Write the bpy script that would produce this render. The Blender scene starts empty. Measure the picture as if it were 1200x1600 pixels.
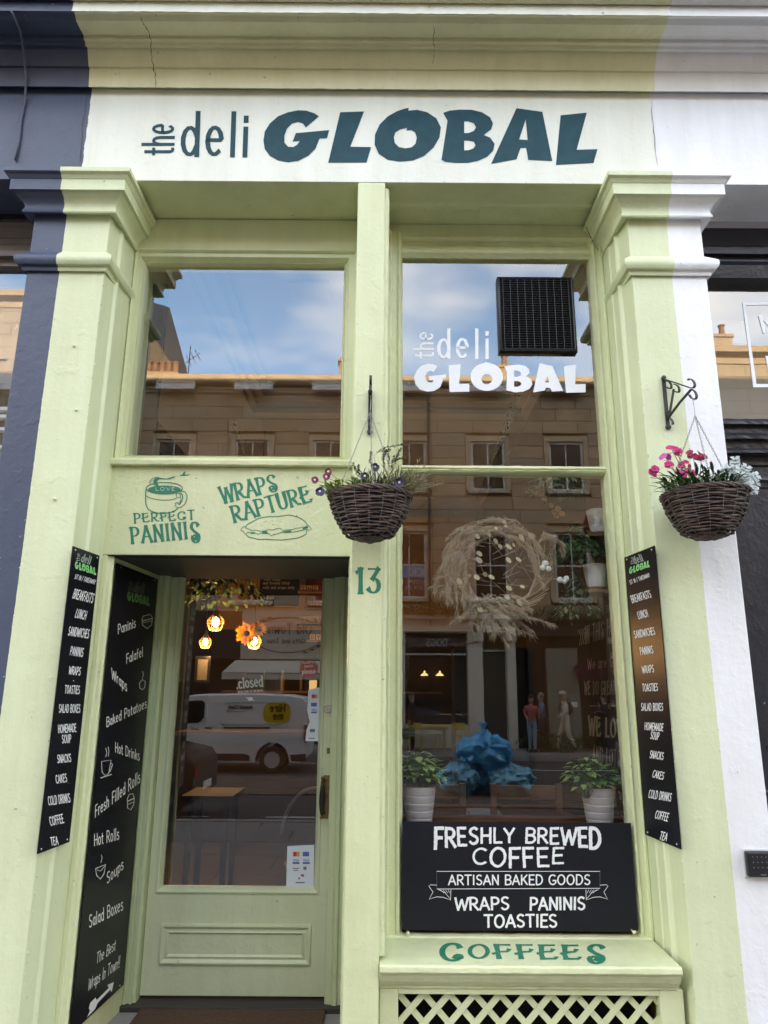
import bpy, bmesh, math, random
from mathutils import Vector, Matrix
from mathutils.geometry import tessellate_polygon
R = math.radians
rnd = random.Random(7)
scn = bpy.context.scene
col = scn.collection

# ------------------------------------------------------------------ camera
CAM = Vector((0.0, -3.15, 1.65))
FPX, PITCH, ROLL = 1110.0, R(14.0), R(0.43)
cd = bpy.data.cameras.new('camera')
cam = bpy.data.objects.new('camera', cd); col.objects.link(cam)
cd.sensor_fit = 'VERTICAL'; cd.sensor_height = 36.0; cd.lens = FPX / 1600 * 36.0
cd.clip_start = 0.05; cd.clip_end = 2000
ROT = Matrix.Rotation(R(90) + PITCH, 3, 'X') @ Matrix.Rotation(ROLL, 3, 'Z')
cam.matrix_world = Matrix.Translation(CAM) @ ROT.to_4x4()
scn.camera = cam

# ------------------------------------------------------------------ sky, sun, exposure
SUN_EL, SUN_AZ = R(15), R(12)          # the sun stands behind the shop, low over its roof
world = bpy.data.worlds.new('World'); scn.world = world; world.use_nodes = True
wt = world.node_tree; wn = wt.nodes; wl = wt.links
for n in list(wn): wn.remove(n)
sky = wn.new('ShaderNodeTexSky'); sky.sky_type = 'NISHITA'; sky.sun_disc = False
sky.sun_elevation = SUN_EL; sky.sun_rotation = SUN_AZ; sky.air_density = 1.0; sky.dust_density = 0.4; sky.ozone_density = 3.0
tc = wn.new('ShaderNodeTexCoord'); mp = wn.new('ShaderNodeMapping'); mp.inputs['Scale'].default_value = (1.0, 1.0, 2.4)
mp.inputs['Location'].default_value = (1.21, 7.63, 6.87)
nz = wn.new('ShaderNodeTexNoise'); nz.inputs['Scale'].default_value = 2.3; nz.inputs['Detail'].default_value = 4; nz.inputs['Roughness'].default_value = 0.5
cr = wn.new('ShaderNodeValToRGB'); cr.color_ramp.elements[0].position = 0.45; cr.color_ramp.elements[1].position = 0.76
cr.color_ramp.elements[0].color = (0.0, 0.0, 0.0, 1); cr.color_ramp.elements[1].color = (0.95, 0.95, 0.95, 1)
mx = wn.new('ShaderNodeMixRGB'); mx.inputs['Color2'].default_value = (6.2, 6.1, 6.1, 1)
bg = wn.new('ShaderNodeBackground'); bg.inputs['Strength'].default_value = 0.15
wo = wn.new('ShaderNodeOutputWorld')
wl.new(tc.outputs['Generated'], mp.inputs['Vector']); wl.new(mp.outputs[0], nz.inputs['Vector'])
wl.new(nz.outputs['Fac'], cr.inputs[0]); wl.new(cr.outputs[0], mx.inputs['Fac']); wl.new(sky.outputs[0], mx.inputs['Color1'])
wl.new(mx.outputs[0], bg.inputs['Color']); wl.new(bg.outputs[0], wo.inputs['Surface'])
sl = bpy.data.lights.new('sun', 'SUN'); sl.energy = 3.0; sl.angle = R(0.5); sl.color = (1.0, 0.93, 0.82)
so = bpy.data.objects.new('sun', sl); col.objects.link(so)
sd = Vector((math.sin(SUN_AZ) * math.cos(SUN_EL), math.cos(SUN_AZ) * math.cos(SUN_EL), math.sin(SUN_EL)))   # towards the sun
so.rotation_euler = sd.to_track_quat('Z', 'Y').to_euler(); so.location = sd * 60
vs = scn.view_settings
scn.display_settings.display_device = 'sRGB'
vs.view_transform = 'Standard'; vs.look = 'None'; vs.gamma = 1.0; vs.use_curve_mapping = False
vs.exposure = 3.34
vs.use_white_balance = True; vs.white_balance_temperature = 7850; vs.white_balance_tint = 10
scn.render.engine = 'CYCLES'
cy = scn.cycles
cy.use_denoising = True; cy.max_bounces = 8; cy.diffuse_bounces = 4; cy.glossy_bounces = 4; cy.transparent_max_bounces = 16
cy.caustics_reflective = False; cy.caustics_refractive = False; cy.sample_clamp_indirect = 4.0

# ------------------------------------------------------------------ measuring helpers
def ray(px, py):
    return ROT @ Vector(((px - 600) / FPX, (800 - py) / FPX, -1.0))
def P(px, py, Y):                       # photo pixel -> point on the vertical plane y = Y
    d = ray(px, py); t = (Y - CAM.y) / d.y
    return CAM + d * t
def U(px, py, p0, n):                   # photo pixel -> point on any plane
    d = ray(px, py); return CAM + d * ((p0 - CAM).dot(n) / d.dot(n))
def Zp(py, Y, px=600): return P(px, py, Y).z
def Xp(px, py, Y): return P(px, py, Y).x
YG, YD = 0.36, 1.03                     # glass of the windows, glass of the door
def M(px, py, Y, yg=YG):                # seen mirrored in the glass plane yg: real point at depth Y
    q = P(px, py, 2 * yg - Y); return Vector((q.x, Y, q.z))

# ------------------------------------------------------------------ materials
MATS = {}
def mat(name, c, rough=0.55, metal=0.0, var=0.0, vscale=3.0, bump=0.0, bscale=40.0, spec=0.5, c2=None, emit=0.0, ecol=None, trans=0.0, coords='world', stain=None, sub=None):
    if name in MATS: return MATS[name]
    m = bpy.data.materials.new(name); m.use_nodes = True; MATS[name] = m
    nt = m.node_tree; n = nt.nodes; l = nt.links
    b = n['Principled BSDF']
    b.inputs['Base Color'].default_value = (*c, 1); b.inputs['Roughness'].default_value = rough
    b.inputs['Metallic'].default_value = metal; b.inputs['Specular IOR Level'].default_value = spec
    if emit:
        b.inputs['Emission Color'].default_value = (*(ecol or c), 1); b.inputs['Emission Strength'].default_value = emit
    if coords == 'world':
        g = n.new('ShaderNodeNewGeometry'); vec = g.outputs['Position']
    else:
        g = n.new('ShaderNodeTexCoord'); vec = g.outputs['Object']
    if var or c2:
        t = n.new('ShaderNodeTexNoise'); t.inputs['Scale'].default_value = vscale; t.inputs['Detail'].default_value = 5; t.inputs['Roughness'].default_value = 0.62
        l.new(vec, t.inputs['Vector'])
        r = n.new('ShaderNodeValToRGB'); r.color_ramp.elements[0].position = 0.3; r.color_ramp.elements[1].position = 0.7
        a = c2 if c2 else tuple(x * (1 - var) for x in c)
        r.color_ramp.elements[0].color = (*a, 1); r.color_ramp.elements[1].color = (*c, 1)
        l.new(t.outputs['Fac'], r.inputs[0]); out = r.outputs[0]
        if stain:
            t2 = n.new('ShaderNodeTexNoise'); t2.inputs['Scale'].default_value = stain[1]; t2.inputs['Detail'].default_value = 8; t2.inputs['Roughness'].default_value = 0.7
            l.new(vec, t2.inputs['Vector'])
            r2 = n.new('ShaderNodeValToRGB'); r2.color_ramp.elements[0].position = stain[2]; r2.color_ramp.elements[1].position = stain[2] + 0.06
            l.new(t2.outputs['Fac'], r2.inputs[0])
            mxx = n.new('ShaderNodeMixRGB'); mxx.inputs['Color2'].default_value = (*stain[0], 1)
            l.new(r2.outputs[0], mxx.inputs['Fac']); l.new(out, mxx.inputs['Color1']); out = mxx.outputs[0]
        l.new(out, b.inputs['Base Color'])
    if bump:
        t3 = n.new('ShaderNodeTexNoise'); t3.inputs['Scale'].default_value = bscale; t3.inputs['Detail'].default_value = 6
        l.new(vec, t3.inputs['Vector'])
        bp = n.new('ShaderNodeBump'); bp.inputs['Strength'].default_value = bump; bp.inputs['Distance'].default_value = 0.01
        l.new(t3.outputs['Fac'], bp.inputs['Height']); l.new(bp.outputs[0], b.inputs['Normal'])
    return m

NAVY, CREAMG, CREAM, WHITEP = (0.060, 0.075, 0.125), (0.665, 0.705, 0.46), (0.80, 0.795, 0.70), (0.84, 0.83, 0.86)
def paint(name, c, rough=0.42, left=None, right=None, lx=-1.60, rx=1.55, wobble=0.009):
    """old gloss paint over masonry and wood: brush marks, pits, chips, grime; a neighbour's colour may start at x = lx / rx"""
    if name in MATS: return MATS[name]
    m = bpy.data.materials.new(name); m.use_nodes = True; MATS[name] = m
    nt = m.node_tree; n = nt.nodes; l = nt.links; b = n['Principled BSDF']
    g = n.new('ShaderNodeNewGeometry')
    def noise(s, d=5, ro=0.6, sc=None):
        t = n.new('ShaderNodeTexNoise'); t.inputs['Scale'].default_value = s; t.inputs['Detail'].default_value = d; t.inputs['Roughness'].default_value = ro
        if sc:
            mpp = n.new('ShaderNodeMapping'); mpp.inputs['Scale'].default_value = sc; l.new(g.outputs['Position'], mpp.inputs['Vector']); l.new(mpp.outputs[0], t.inputs['Vector'])
        else: l.new(g.outputs['Position'], t.inputs['Vector'])
        return t.outputs['Fac']
    def ramp(src, p0, p1, c0, c1):
        r = n.new('ShaderNodeValToRGB'); r.color_ramp.elements[0].position = p0; r.color_ramp.elements[1].position = p1
        r.color_ramp.elements[0].color = (*c0, 1); r.color_ramp.elements[1].color = (*c1, 1); l.new(src, r.inputs[0]); return r.outputs[0]
    def mixc(f, a, bb, ty='MIX', fac=None):
        x = n.new('ShaderNodeMixRGB'); x.blend_type = ty
        if f is not None: l.new(f, x.inputs['Fac'])
        else: x.inputs['Fac'].default_value = fac
        for s, i in ((a, 'Color1'), (bb, 'Color2')):
            if isinstance(s, tuple): x.inputs[i].default_value = (*s, 1)
            else: l.new(s, x.inputs[i])
        return x.outputs[0]
    base = c
    if left or right:
        sx = n.new('ShaderNodeSeparateXYZ'); l.new(g.outputs['Position'], sx.inputs[0])
        wob = n.new('ShaderNodeMath'); wob.operation = 'MULTIPLY_ADD'; l.new(noise(14, 6, 0.7), wob.inputs[0]); wob.inputs[1].default_value = wobble; l.new(sx.outputs['X'], wob.inputs[2])
        for cc, xx, op in ((left, lx, 'LESS_THAN'), (right, rx, 'GREATER_THAN')):
            if cc:
                q = n.new('ShaderNodeMath'); q.operation = op; l.new(wob.outputs[0], q.inputs[0]); q.inputs[1].default_value = xx + wobble / 2
                base = mixc(q.outputs[0], base, cc)
    mottled = ramp(noise(1.7, 6, 0.65), 0.25, 0.75, (0.90, 0.90, 0.885), (1.0, 1.0, 1.0))
    base = mixc(None, base, mottled, 'MULTIPLY', 1.0)
    streak = ramp(noise(5.0, 6, 0.7, (1, 1, 0.10)), 0.33, 0.60, (0.86, 0.85, 0.80), (1, 1, 1))
    base = mixc(None, base, streak, 'MULTIPLY', 0.7)
    pits = ramp(noise(30, 4, 0.62), 0.70, 0.73, (0, 0, 0), (1, 1, 1)); blist = ramp(noise(11, 3, 0.5), 0.60, 0.64, (0, 0, 0), (1, 1, 1))
    base = mixc(pits, base, (0.30, 0.29, 0.22))
    l.new(base, b.inputs['Base Color'])
    rr = n.new('ShaderNodeMapRange'); l.new(noise(9, 5), rr.inputs[0]); rr.inputs[3].default_value = rough - 0.10; rr.inputs[4].default_value = rough + 0.16; l.new(rr.outputs[0], b.inputs['Roughness'])
    b.inputs['Specular IOR Level'].default_value = 0.45
    # relief: slow waviness of old plaster, thick brushed paint, pits
    h1 = noise(5.5, 4, 0.5); h2 = noise(60, 5, 0.6, (1, 1, 0.35)); h3 = noise(30, 4, 0.6)
    a1 = n.new('ShaderNodeMath'); a1.operation = 'MULTIPLY_ADD'; hs = n.new('ShaderNodeMath'); hs.operation = 'MULTIPLY'; l.new(h1, hs.inputs[0]); hs.inputs[1].default_value = .35; l.new(h2, a1.inputs[0]); a1.inputs[1].default_value = 0.10; l.new(hs.outputs[0], a1.inputs[2])
    a2 = n.new('ShaderNodeMath'); a2.operation = 'MULTIPLY_ADD'; l.new(h3, a2.inputs[0]); a2.inputs[1].default_value = 0.22; l.new(a1.outputs[0], a2.inputs[2])
    a3 = n.new('ShaderNodeMath'); a3.operation = 'MULTIPLY_ADD'; l.new(pits, a3.inputs[0]); a3.inputs[1].default_value = -0.25; l.new(a2.outputs[0], a3.inputs[2])
    a4 = n.new('ShaderNodeMath'); a4.operation = 'MULTIPLY_ADD'; l.new(blist, a4.inputs[0]); a4.inputs[1].default_value = 0.06; l.new(a3.outputs[0], a4.inputs[2])
    bp = n.new('ShaderNodeBump'); bp.inputs['Strength'].default_value = 0.8; bp.inputs['Distance'].default_value = 0.013
    l.new(a4.outputs[0], bp.inputs['Height']); l.new(bp.outputs[0], b.inputs['Normal'])
    return m

def glass(name='shop_glass', f0=0.13, tint=(0.88, 0.89, 0.88), wav=0.012):
    if name in MATS: return MATS[name]
    m = bpy.data.materials.new(name); m.use_nodes = True; MATS[name] = m
    nt = m.node_tree; n = nt.nodes; l = nt.links
    for x in list(n): n.remove(x)
    o = n.new('ShaderNodeOutputMaterial'); mxs = n.new('ShaderNodeMixShader'); tr = n.new('ShaderNodeBsdfTransparent'); gl = n.new('ShaderNodeBsdfGlossy')
    tr.inputs[0].default_value = (*tint, 1); gl.inputs['Roughness'].default_value = 0.0; gl.inputs['Color'].default_value = (1, 1, 1, 1)
    lw = n.new('ShaderNodeLayerWeight'); lw.inputs['Blend'].default_value = 0.5
    pw = n.new('ShaderNodeMath'); pw.operation = 'POWER'; l.new(lw.outputs['Facing'], pw.inputs[0]); pw.inputs[1].default_value = 5.0
    fr = n.new('ShaderNodeMapRange'); l.new(pw.outputs[0], fr.inputs[0]); fr.inputs[3].default_value = f0; fr.inputs[4].default_value = 1.0
    g = n.new('ShaderNodeNewGeometry'); t = n.new('ShaderNodeTexNoise'); t.inputs['Scale'].default_value = 1.6; t.inputs['Detail'].default_value = 1.5
    bp = n.new('ShaderNodeBump'); bp.inputs['Strength'].default_value = wav; bp.inputs['Distance'].default_value = 0.02
    l.new(g.outputs['Position'], t.inputs['Vector']); l.new(t.outputs['Fac'], bp.inputs['Height']); l.new(bp.outputs[0], gl.inputs['Normal'])
    l.new(fr.outputs[0], mxs.inputs[0]); l.new(tr.outputs[0], mxs.inputs[1]); l.new(gl.outputs[0], mxs.inputs[2]); l.new(mxs.outputs[0], o.inputs['Surface'])
    return m

GREEN = paint('green_paint', CREAMG, left=NAVY, right=WHITEP, lx=-1.628, rx=1.427)
GREENW = paint('green_wood_paint', (0.67, 0.695, 0.43), rough=0.36)
SAGE = paint('sage_door_paint', (0.60, 0.645, 0.43), rough=0.4)
FASC = paint('cream_fascia_paint', CREAM, left=NAVY, right=WHITEP, lx=-1.582, rx=1.405, wobble=.022)
NAVYM = paint('navy_paint', NAVY, rough=0.4)
WHITEM = paint('white_masonry_paint', WHITEP, rough=0.5)
BLACKP = paint('black_gloss_paint', (0.022, 0.022, 0.03), rough=0.3)
GLASS = glass()
DGLASS = glass('far_window_glass', .08, (0.9, 0.9, 0.9))
BOARD = mat('black_board', (0.010, 0.010, 0.014), 0.30, var=0.3, spec=0.22)
BOARDM = mat('matt_black_board', (0.011, 0.011, 0.017), 0.5, var=0.3, spec=.25)
LWHITE = mat('white_lettering', (0.80, 0.80, 0.80), 0.6)
LTEAL = mat('teal_lettering', (0.009, 0.062, 0.080), 0.55, var=0.3, vscale=16, spec=.25)
LGREEN = mat('green_lettering', (0.015, 0.21, 0.12), 0.5, var=0.3, vscale=14)
LLIME = mat('lime_lettering', (0.22, 0.60, 0.22), 0.5)
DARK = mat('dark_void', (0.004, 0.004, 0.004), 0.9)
IRON = mat('black_wrought_iron', (0.02, 0.02, 0.022), 0.42, bump=0.3, bscale=120)
STEEL = mat('steel', (0.55, 0.55, 0.56), 0.3, metal=1.0)
BRASS = mat('aged_brass', (0.30, 0.22, 0.10), 0.38, metal=1.0, var=0.4, vscale=60)
STONE = mat('grey_stone', (0.27, 0.26, 0.25), 0.85, var=0.3, vscale=2.5, bump=0.35, bscale=50)
SAND = mat('sandstone', (0.46, 0.31, 0.18), 0.9, c2=(0.30, 0.20, 0.115), vscale=0.9, bump=0.3, bscale=18)

# ------------------------------------------------------------------ object helpers
ORG = {}
def _org(p): return ORG.get(p.name, Vector((0, 0, 0))) if p else Vector((0, 0, 0))
def tag(o, label=None, cat=None, group=None, kind=None):
    if label: o['label'] = label
    if cat: o['category'] = cat
    if group: o['group'] = group
    if kind: o['kind'] = kind
    return o
def empty(name, loc, label=None, cat=None, group=None):
    o = bpy.data.objects.new(name, None); col.objects.link(o); o.location = loc; o.empty_display_size = 0.1
    ORG[o.name] = Vector(loc); return tag(o, label, cat, group)
class MB:
    def __init__(s): s.v = []; s.f = []; s.m = []; s.c = []
    def add(s, vs, fs, mi=0):
        k = len(s.v); s.c.append((k, len(s.f))); s.v += [tuple(v) for v in vs]; s.f += [tuple(i + k for i in f) for f in fs]; s.m += [mi] * len(fs); return s
    def box(s, x0, x1, y0, y1, z0, z1, mi=0):
        x0, x1 = min(x0, x1), max(x0, x1); y0, y1 = min(y0, y1), max(y0, y1); z0, z1 = min(z0, z1), max(z0, z1)
        return s.add([(x0, y0, z0), (x1, y0, z0), (x1, y1, z0), (x0, y1, z0), (x0, y0, z1), (x1, y0, z1), (x1, y1, z1), (x0, y1, z1)],
                     [(0, 3, 2, 1), (4, 5, 6, 7), (0, 1, 5, 4), (1, 2, 6, 5), (2, 3, 7, 6), (3, 0, 4, 7)], mi)
    def slab(s, pts, off, mi=0):        # closed outline pts, thickened by vector off
        n = len(pts); off = Vector(off); a = [Vector(p) for p in pts]; b = [p + off for p in a]
        return s.add(a + b, [tuple(range(n))[::-1], tuple(range(n, 2 * n))] + [(i, (i + 1) % n, (i + 1) % n + n, i + n) for i in range(n)], mi)
    def tube(s, pts, r, seg=8, closed=False, caps=True, mi=0):
        pts = [Vector(p) for p in pts]; n = len(pts)
        rs = r if isinstance(r, (list, tuple)) else [r] * n
        up = Vector((0, 0, 1)); rings = []; prev = None
        for i in range(n):
            if closed: d = pts[(i + 1) % n] - pts[i - 1]
            else: d = pts[min(i + 1, n - 1)] - pts[max(i - 1, 0)]
            if d.length < 1e-9: d = up.copy()
            d.normalize()
            if prev is None:
                a = d.cross(up) if abs(d.z) < 0.9 else d.cross(Vector((1, 0, 0)))
            else: a = prev - d * prev.dot(d)
            if a.length < 1e-6: a = d.orthogonal()
            a.normalize(); prev = a; b = d.cross(a)
            rings.append([pts[i] + (a * math.cos(t) + b * math.sin(t)) * rs[i] for t in [2 * math.pi * k / seg for k in range(seg)]])
        vs = [v for rg in rings for v in rg]; fs = []
        for i in range(n if closed else n - 1):
            j = (i + 1) % n
            for k in range(seg):
                fs.append((i * seg + k, i * seg + (k + 1) % seg, j * seg + (k + 1) % seg, j * seg + k))
        if not closed and caps: fs += [tuple(range(seg))[::-1], tuple((n - 1) * seg + k for k in range(seg))]
        return s.add(vs, fs, mi)
    def lathe(s, c, prof, seg=24, mi=0, axis='z', caps=True):
        c = Vector(c); vs = []; fs = []
        for r, z in prof:
            for k in range(seg):
                t = 2 * math.pi * k / seg
                v = Vector((r * math.cos(t), r * math.sin(t), z))
                if axis == 'y': v = Vector((v.x, v.z, v.y))
                if axis == 'x': v = Vector((v.z, v.x, v.y))
                vs.append(c + v)
        for i in range(len(prof) - 1):
            for k in range(seg): fs.append((i * seg + k, i * seg + (k + 1) % seg, (i + 1) * seg + (k + 1) % seg, (i + 1) * seg + k))
        if caps and prof[0][0] > 1e-6: fs.append(tuple(range(seg))[::-1])
        if caps and prof[-1][0] > 1e-6: fs.append(tuple((len(prof) - 1) * seg + k for k in range(seg)))
        return s.add(vs, fs, mi)
    def ball(s, c, r, seg=10, rings=6, sc=(1, 1, 1), mi=0):
        prof = [(max(1e-7, r * math.sin(math.pi * i / rings)), -r * math.cos(math.pi * i / rings)) for i in range(rings + 1)]
        k = len(s.v); s.lathe((0, 0, 0), prof, seg, mi)
        for i in range(k, len(s.v)):
            v = s.v[i]; s.v[i] = (c[0] + v[0] * sc[0], c[1] + v[1] * sc[1], c[2] + v[2] * sc[2])
        return s
    def parts(s, name, mats, parent=None, **kw):     # every piece added so far becomes a part of its own
        cs = s.c + [(len(s.v), len(s.f))]; o = None
        for (v0, f0), (v1, f1) in zip(cs, cs[1:]):
            q = MB(); q.v = s.v[v0:v1]; q.f = [tuple(i - v0 for i in f) for f in s.f[f0:f1]]; q.m = s.m[f0:f1]; o = q.build(name, mats, parent, **kw)
        return o
    def build(s, name, mats, parent=None, smooth=False, bevel=0.0, kind=None, label=None, noauto=False):
        me = bpy.data.meshes.new(name); og = _org(parent)
        me.from_pydata([(v[0] - og.x, v[1] - og.y, v[2] - og.z) for v in s.v], [], s.f)
        if not isinstance(mats, (list, tuple)): mats = [mats]
        for m in mats: me.materials.append(m)
        if len(mats) > 1: me.polygons.foreach_set('material_index', s.m)
        bm = bmesh.new(); bm.from_mesh(me)
        if not noauto: bmesh.ops.recalc_face_normals(bm, faces=bm.faces)
        if mats[0].name in ('shop_glass', 'far_window_glass'):      # panes face the street
            want = -1 if mats[0].name == 'shop_glass' else 1
            bmesh.ops.reverse_faces(bm, faces=[f for f in bm.faces if f.normal.y * want < 0])
        bm.to_mesh(me); bm.free()
        if smooth:
            me.polygons.foreach_set('use_smooth', [True] * len(me.polygons))
            if smooth != 'all': me.set_sharp_from_angle(angle=R(38))
        o = bpy.data.objects.new(name, me); col.objects.link(o)
        if parent: o.parent = parent; ORG[o.name] = og
        if bevel:
            bv = o.modifiers.new('bevel', 'BEVEL'); bv.width = bevel; bv.segments = 2; bv.limit_method = 'ANGLE'; bv.angle_limit = R(40); bv.harden_normals = False
        return tag(o, label=label, kind=kind)
def copy_tree(o, parent=None):
    c = o.copy(); col.objects.link(c)
    if parent: c.parent = parent
    ORG[c.name] = _org(o) if o.name in ORG else Vector((0, 0, 0))
    for ch in [x for x in bpy.data.objects if x.parent == o and x is not c]: copy_tree(ch, c)
    return c
def frame_mb(x0, x1, z0, z1, prof, mb=None, skip=()):
    """mitred moulded frame on a wall facing -y; prof = (inset from outer edge, y)"""
    mb = mb or MB(); vs = []; fs = []
    for d, y in prof: vs += [(x0 + d, y, z0 + d), (x1 - d, y, z0 + d), (x1 - d, y, z1 - d), (x0 + d, y, z1 - d)]
    for i in range(len(prof) - 1):
        for k in range(4):
            if k in skip: continue
            fs.append((i * 4 + k, i * 4 + (k + 1) % 4, i * 4 + 4 + (k + 1) % 4, i * 4 + 4 + k))
    return mb.add(vs, fs)
def _sweep(mb, ring, t0, t1, mi, closed, jit, step):
    # hand-run mouldings under many coats of paint are never dead straight: each station is a little off
    n = len(ring(0)); K = max(1, min(160, int(abs(t1 - t0) / step))) if jit else 1; vs = []; fs = []
    for k in range(K + 1):
        t = t0 + (t1 - t0) * k / K
        for v in ring(t): vs.append(tuple(c + (rnd.gauss(0, jit) if jit and 0 < k < K and not abs(c - t) < 1e-9 else 0) for c in v))
    for k in range(K): fs += [(k * n + i, k * n + (i + 1) % n, (k + 1) * n + (i + 1) % n, (k + 1) * n + i) for i in range(n if closed else n - 1)]
    if closed: fs += [tuple(range(n)), tuple(range(K * n, K * n + n))[::-1]]
    return mb.add(vs, fs, mi)
def xsweep(mb, prof, x0, x1, mi=0, closed=True, jit=.0007, step=.03):     # prof = (y, z) outline swept along x
    return _sweep(mb, lambda t: [(t, y, z) for y, z in prof], x0, x1, mi, closed, jit if x1 - x0 < 6 else 0, step)
def zsweep(mb, plan, z0, z1, mi=0, closed=True, jit=.0007, step=.03):     # plan = (x, y) outline swept along z
    return _sweep(mb, lambda t: [(x, y, t) for x, y in plan], z0, z1, mi, closed, jit, step)
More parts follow.
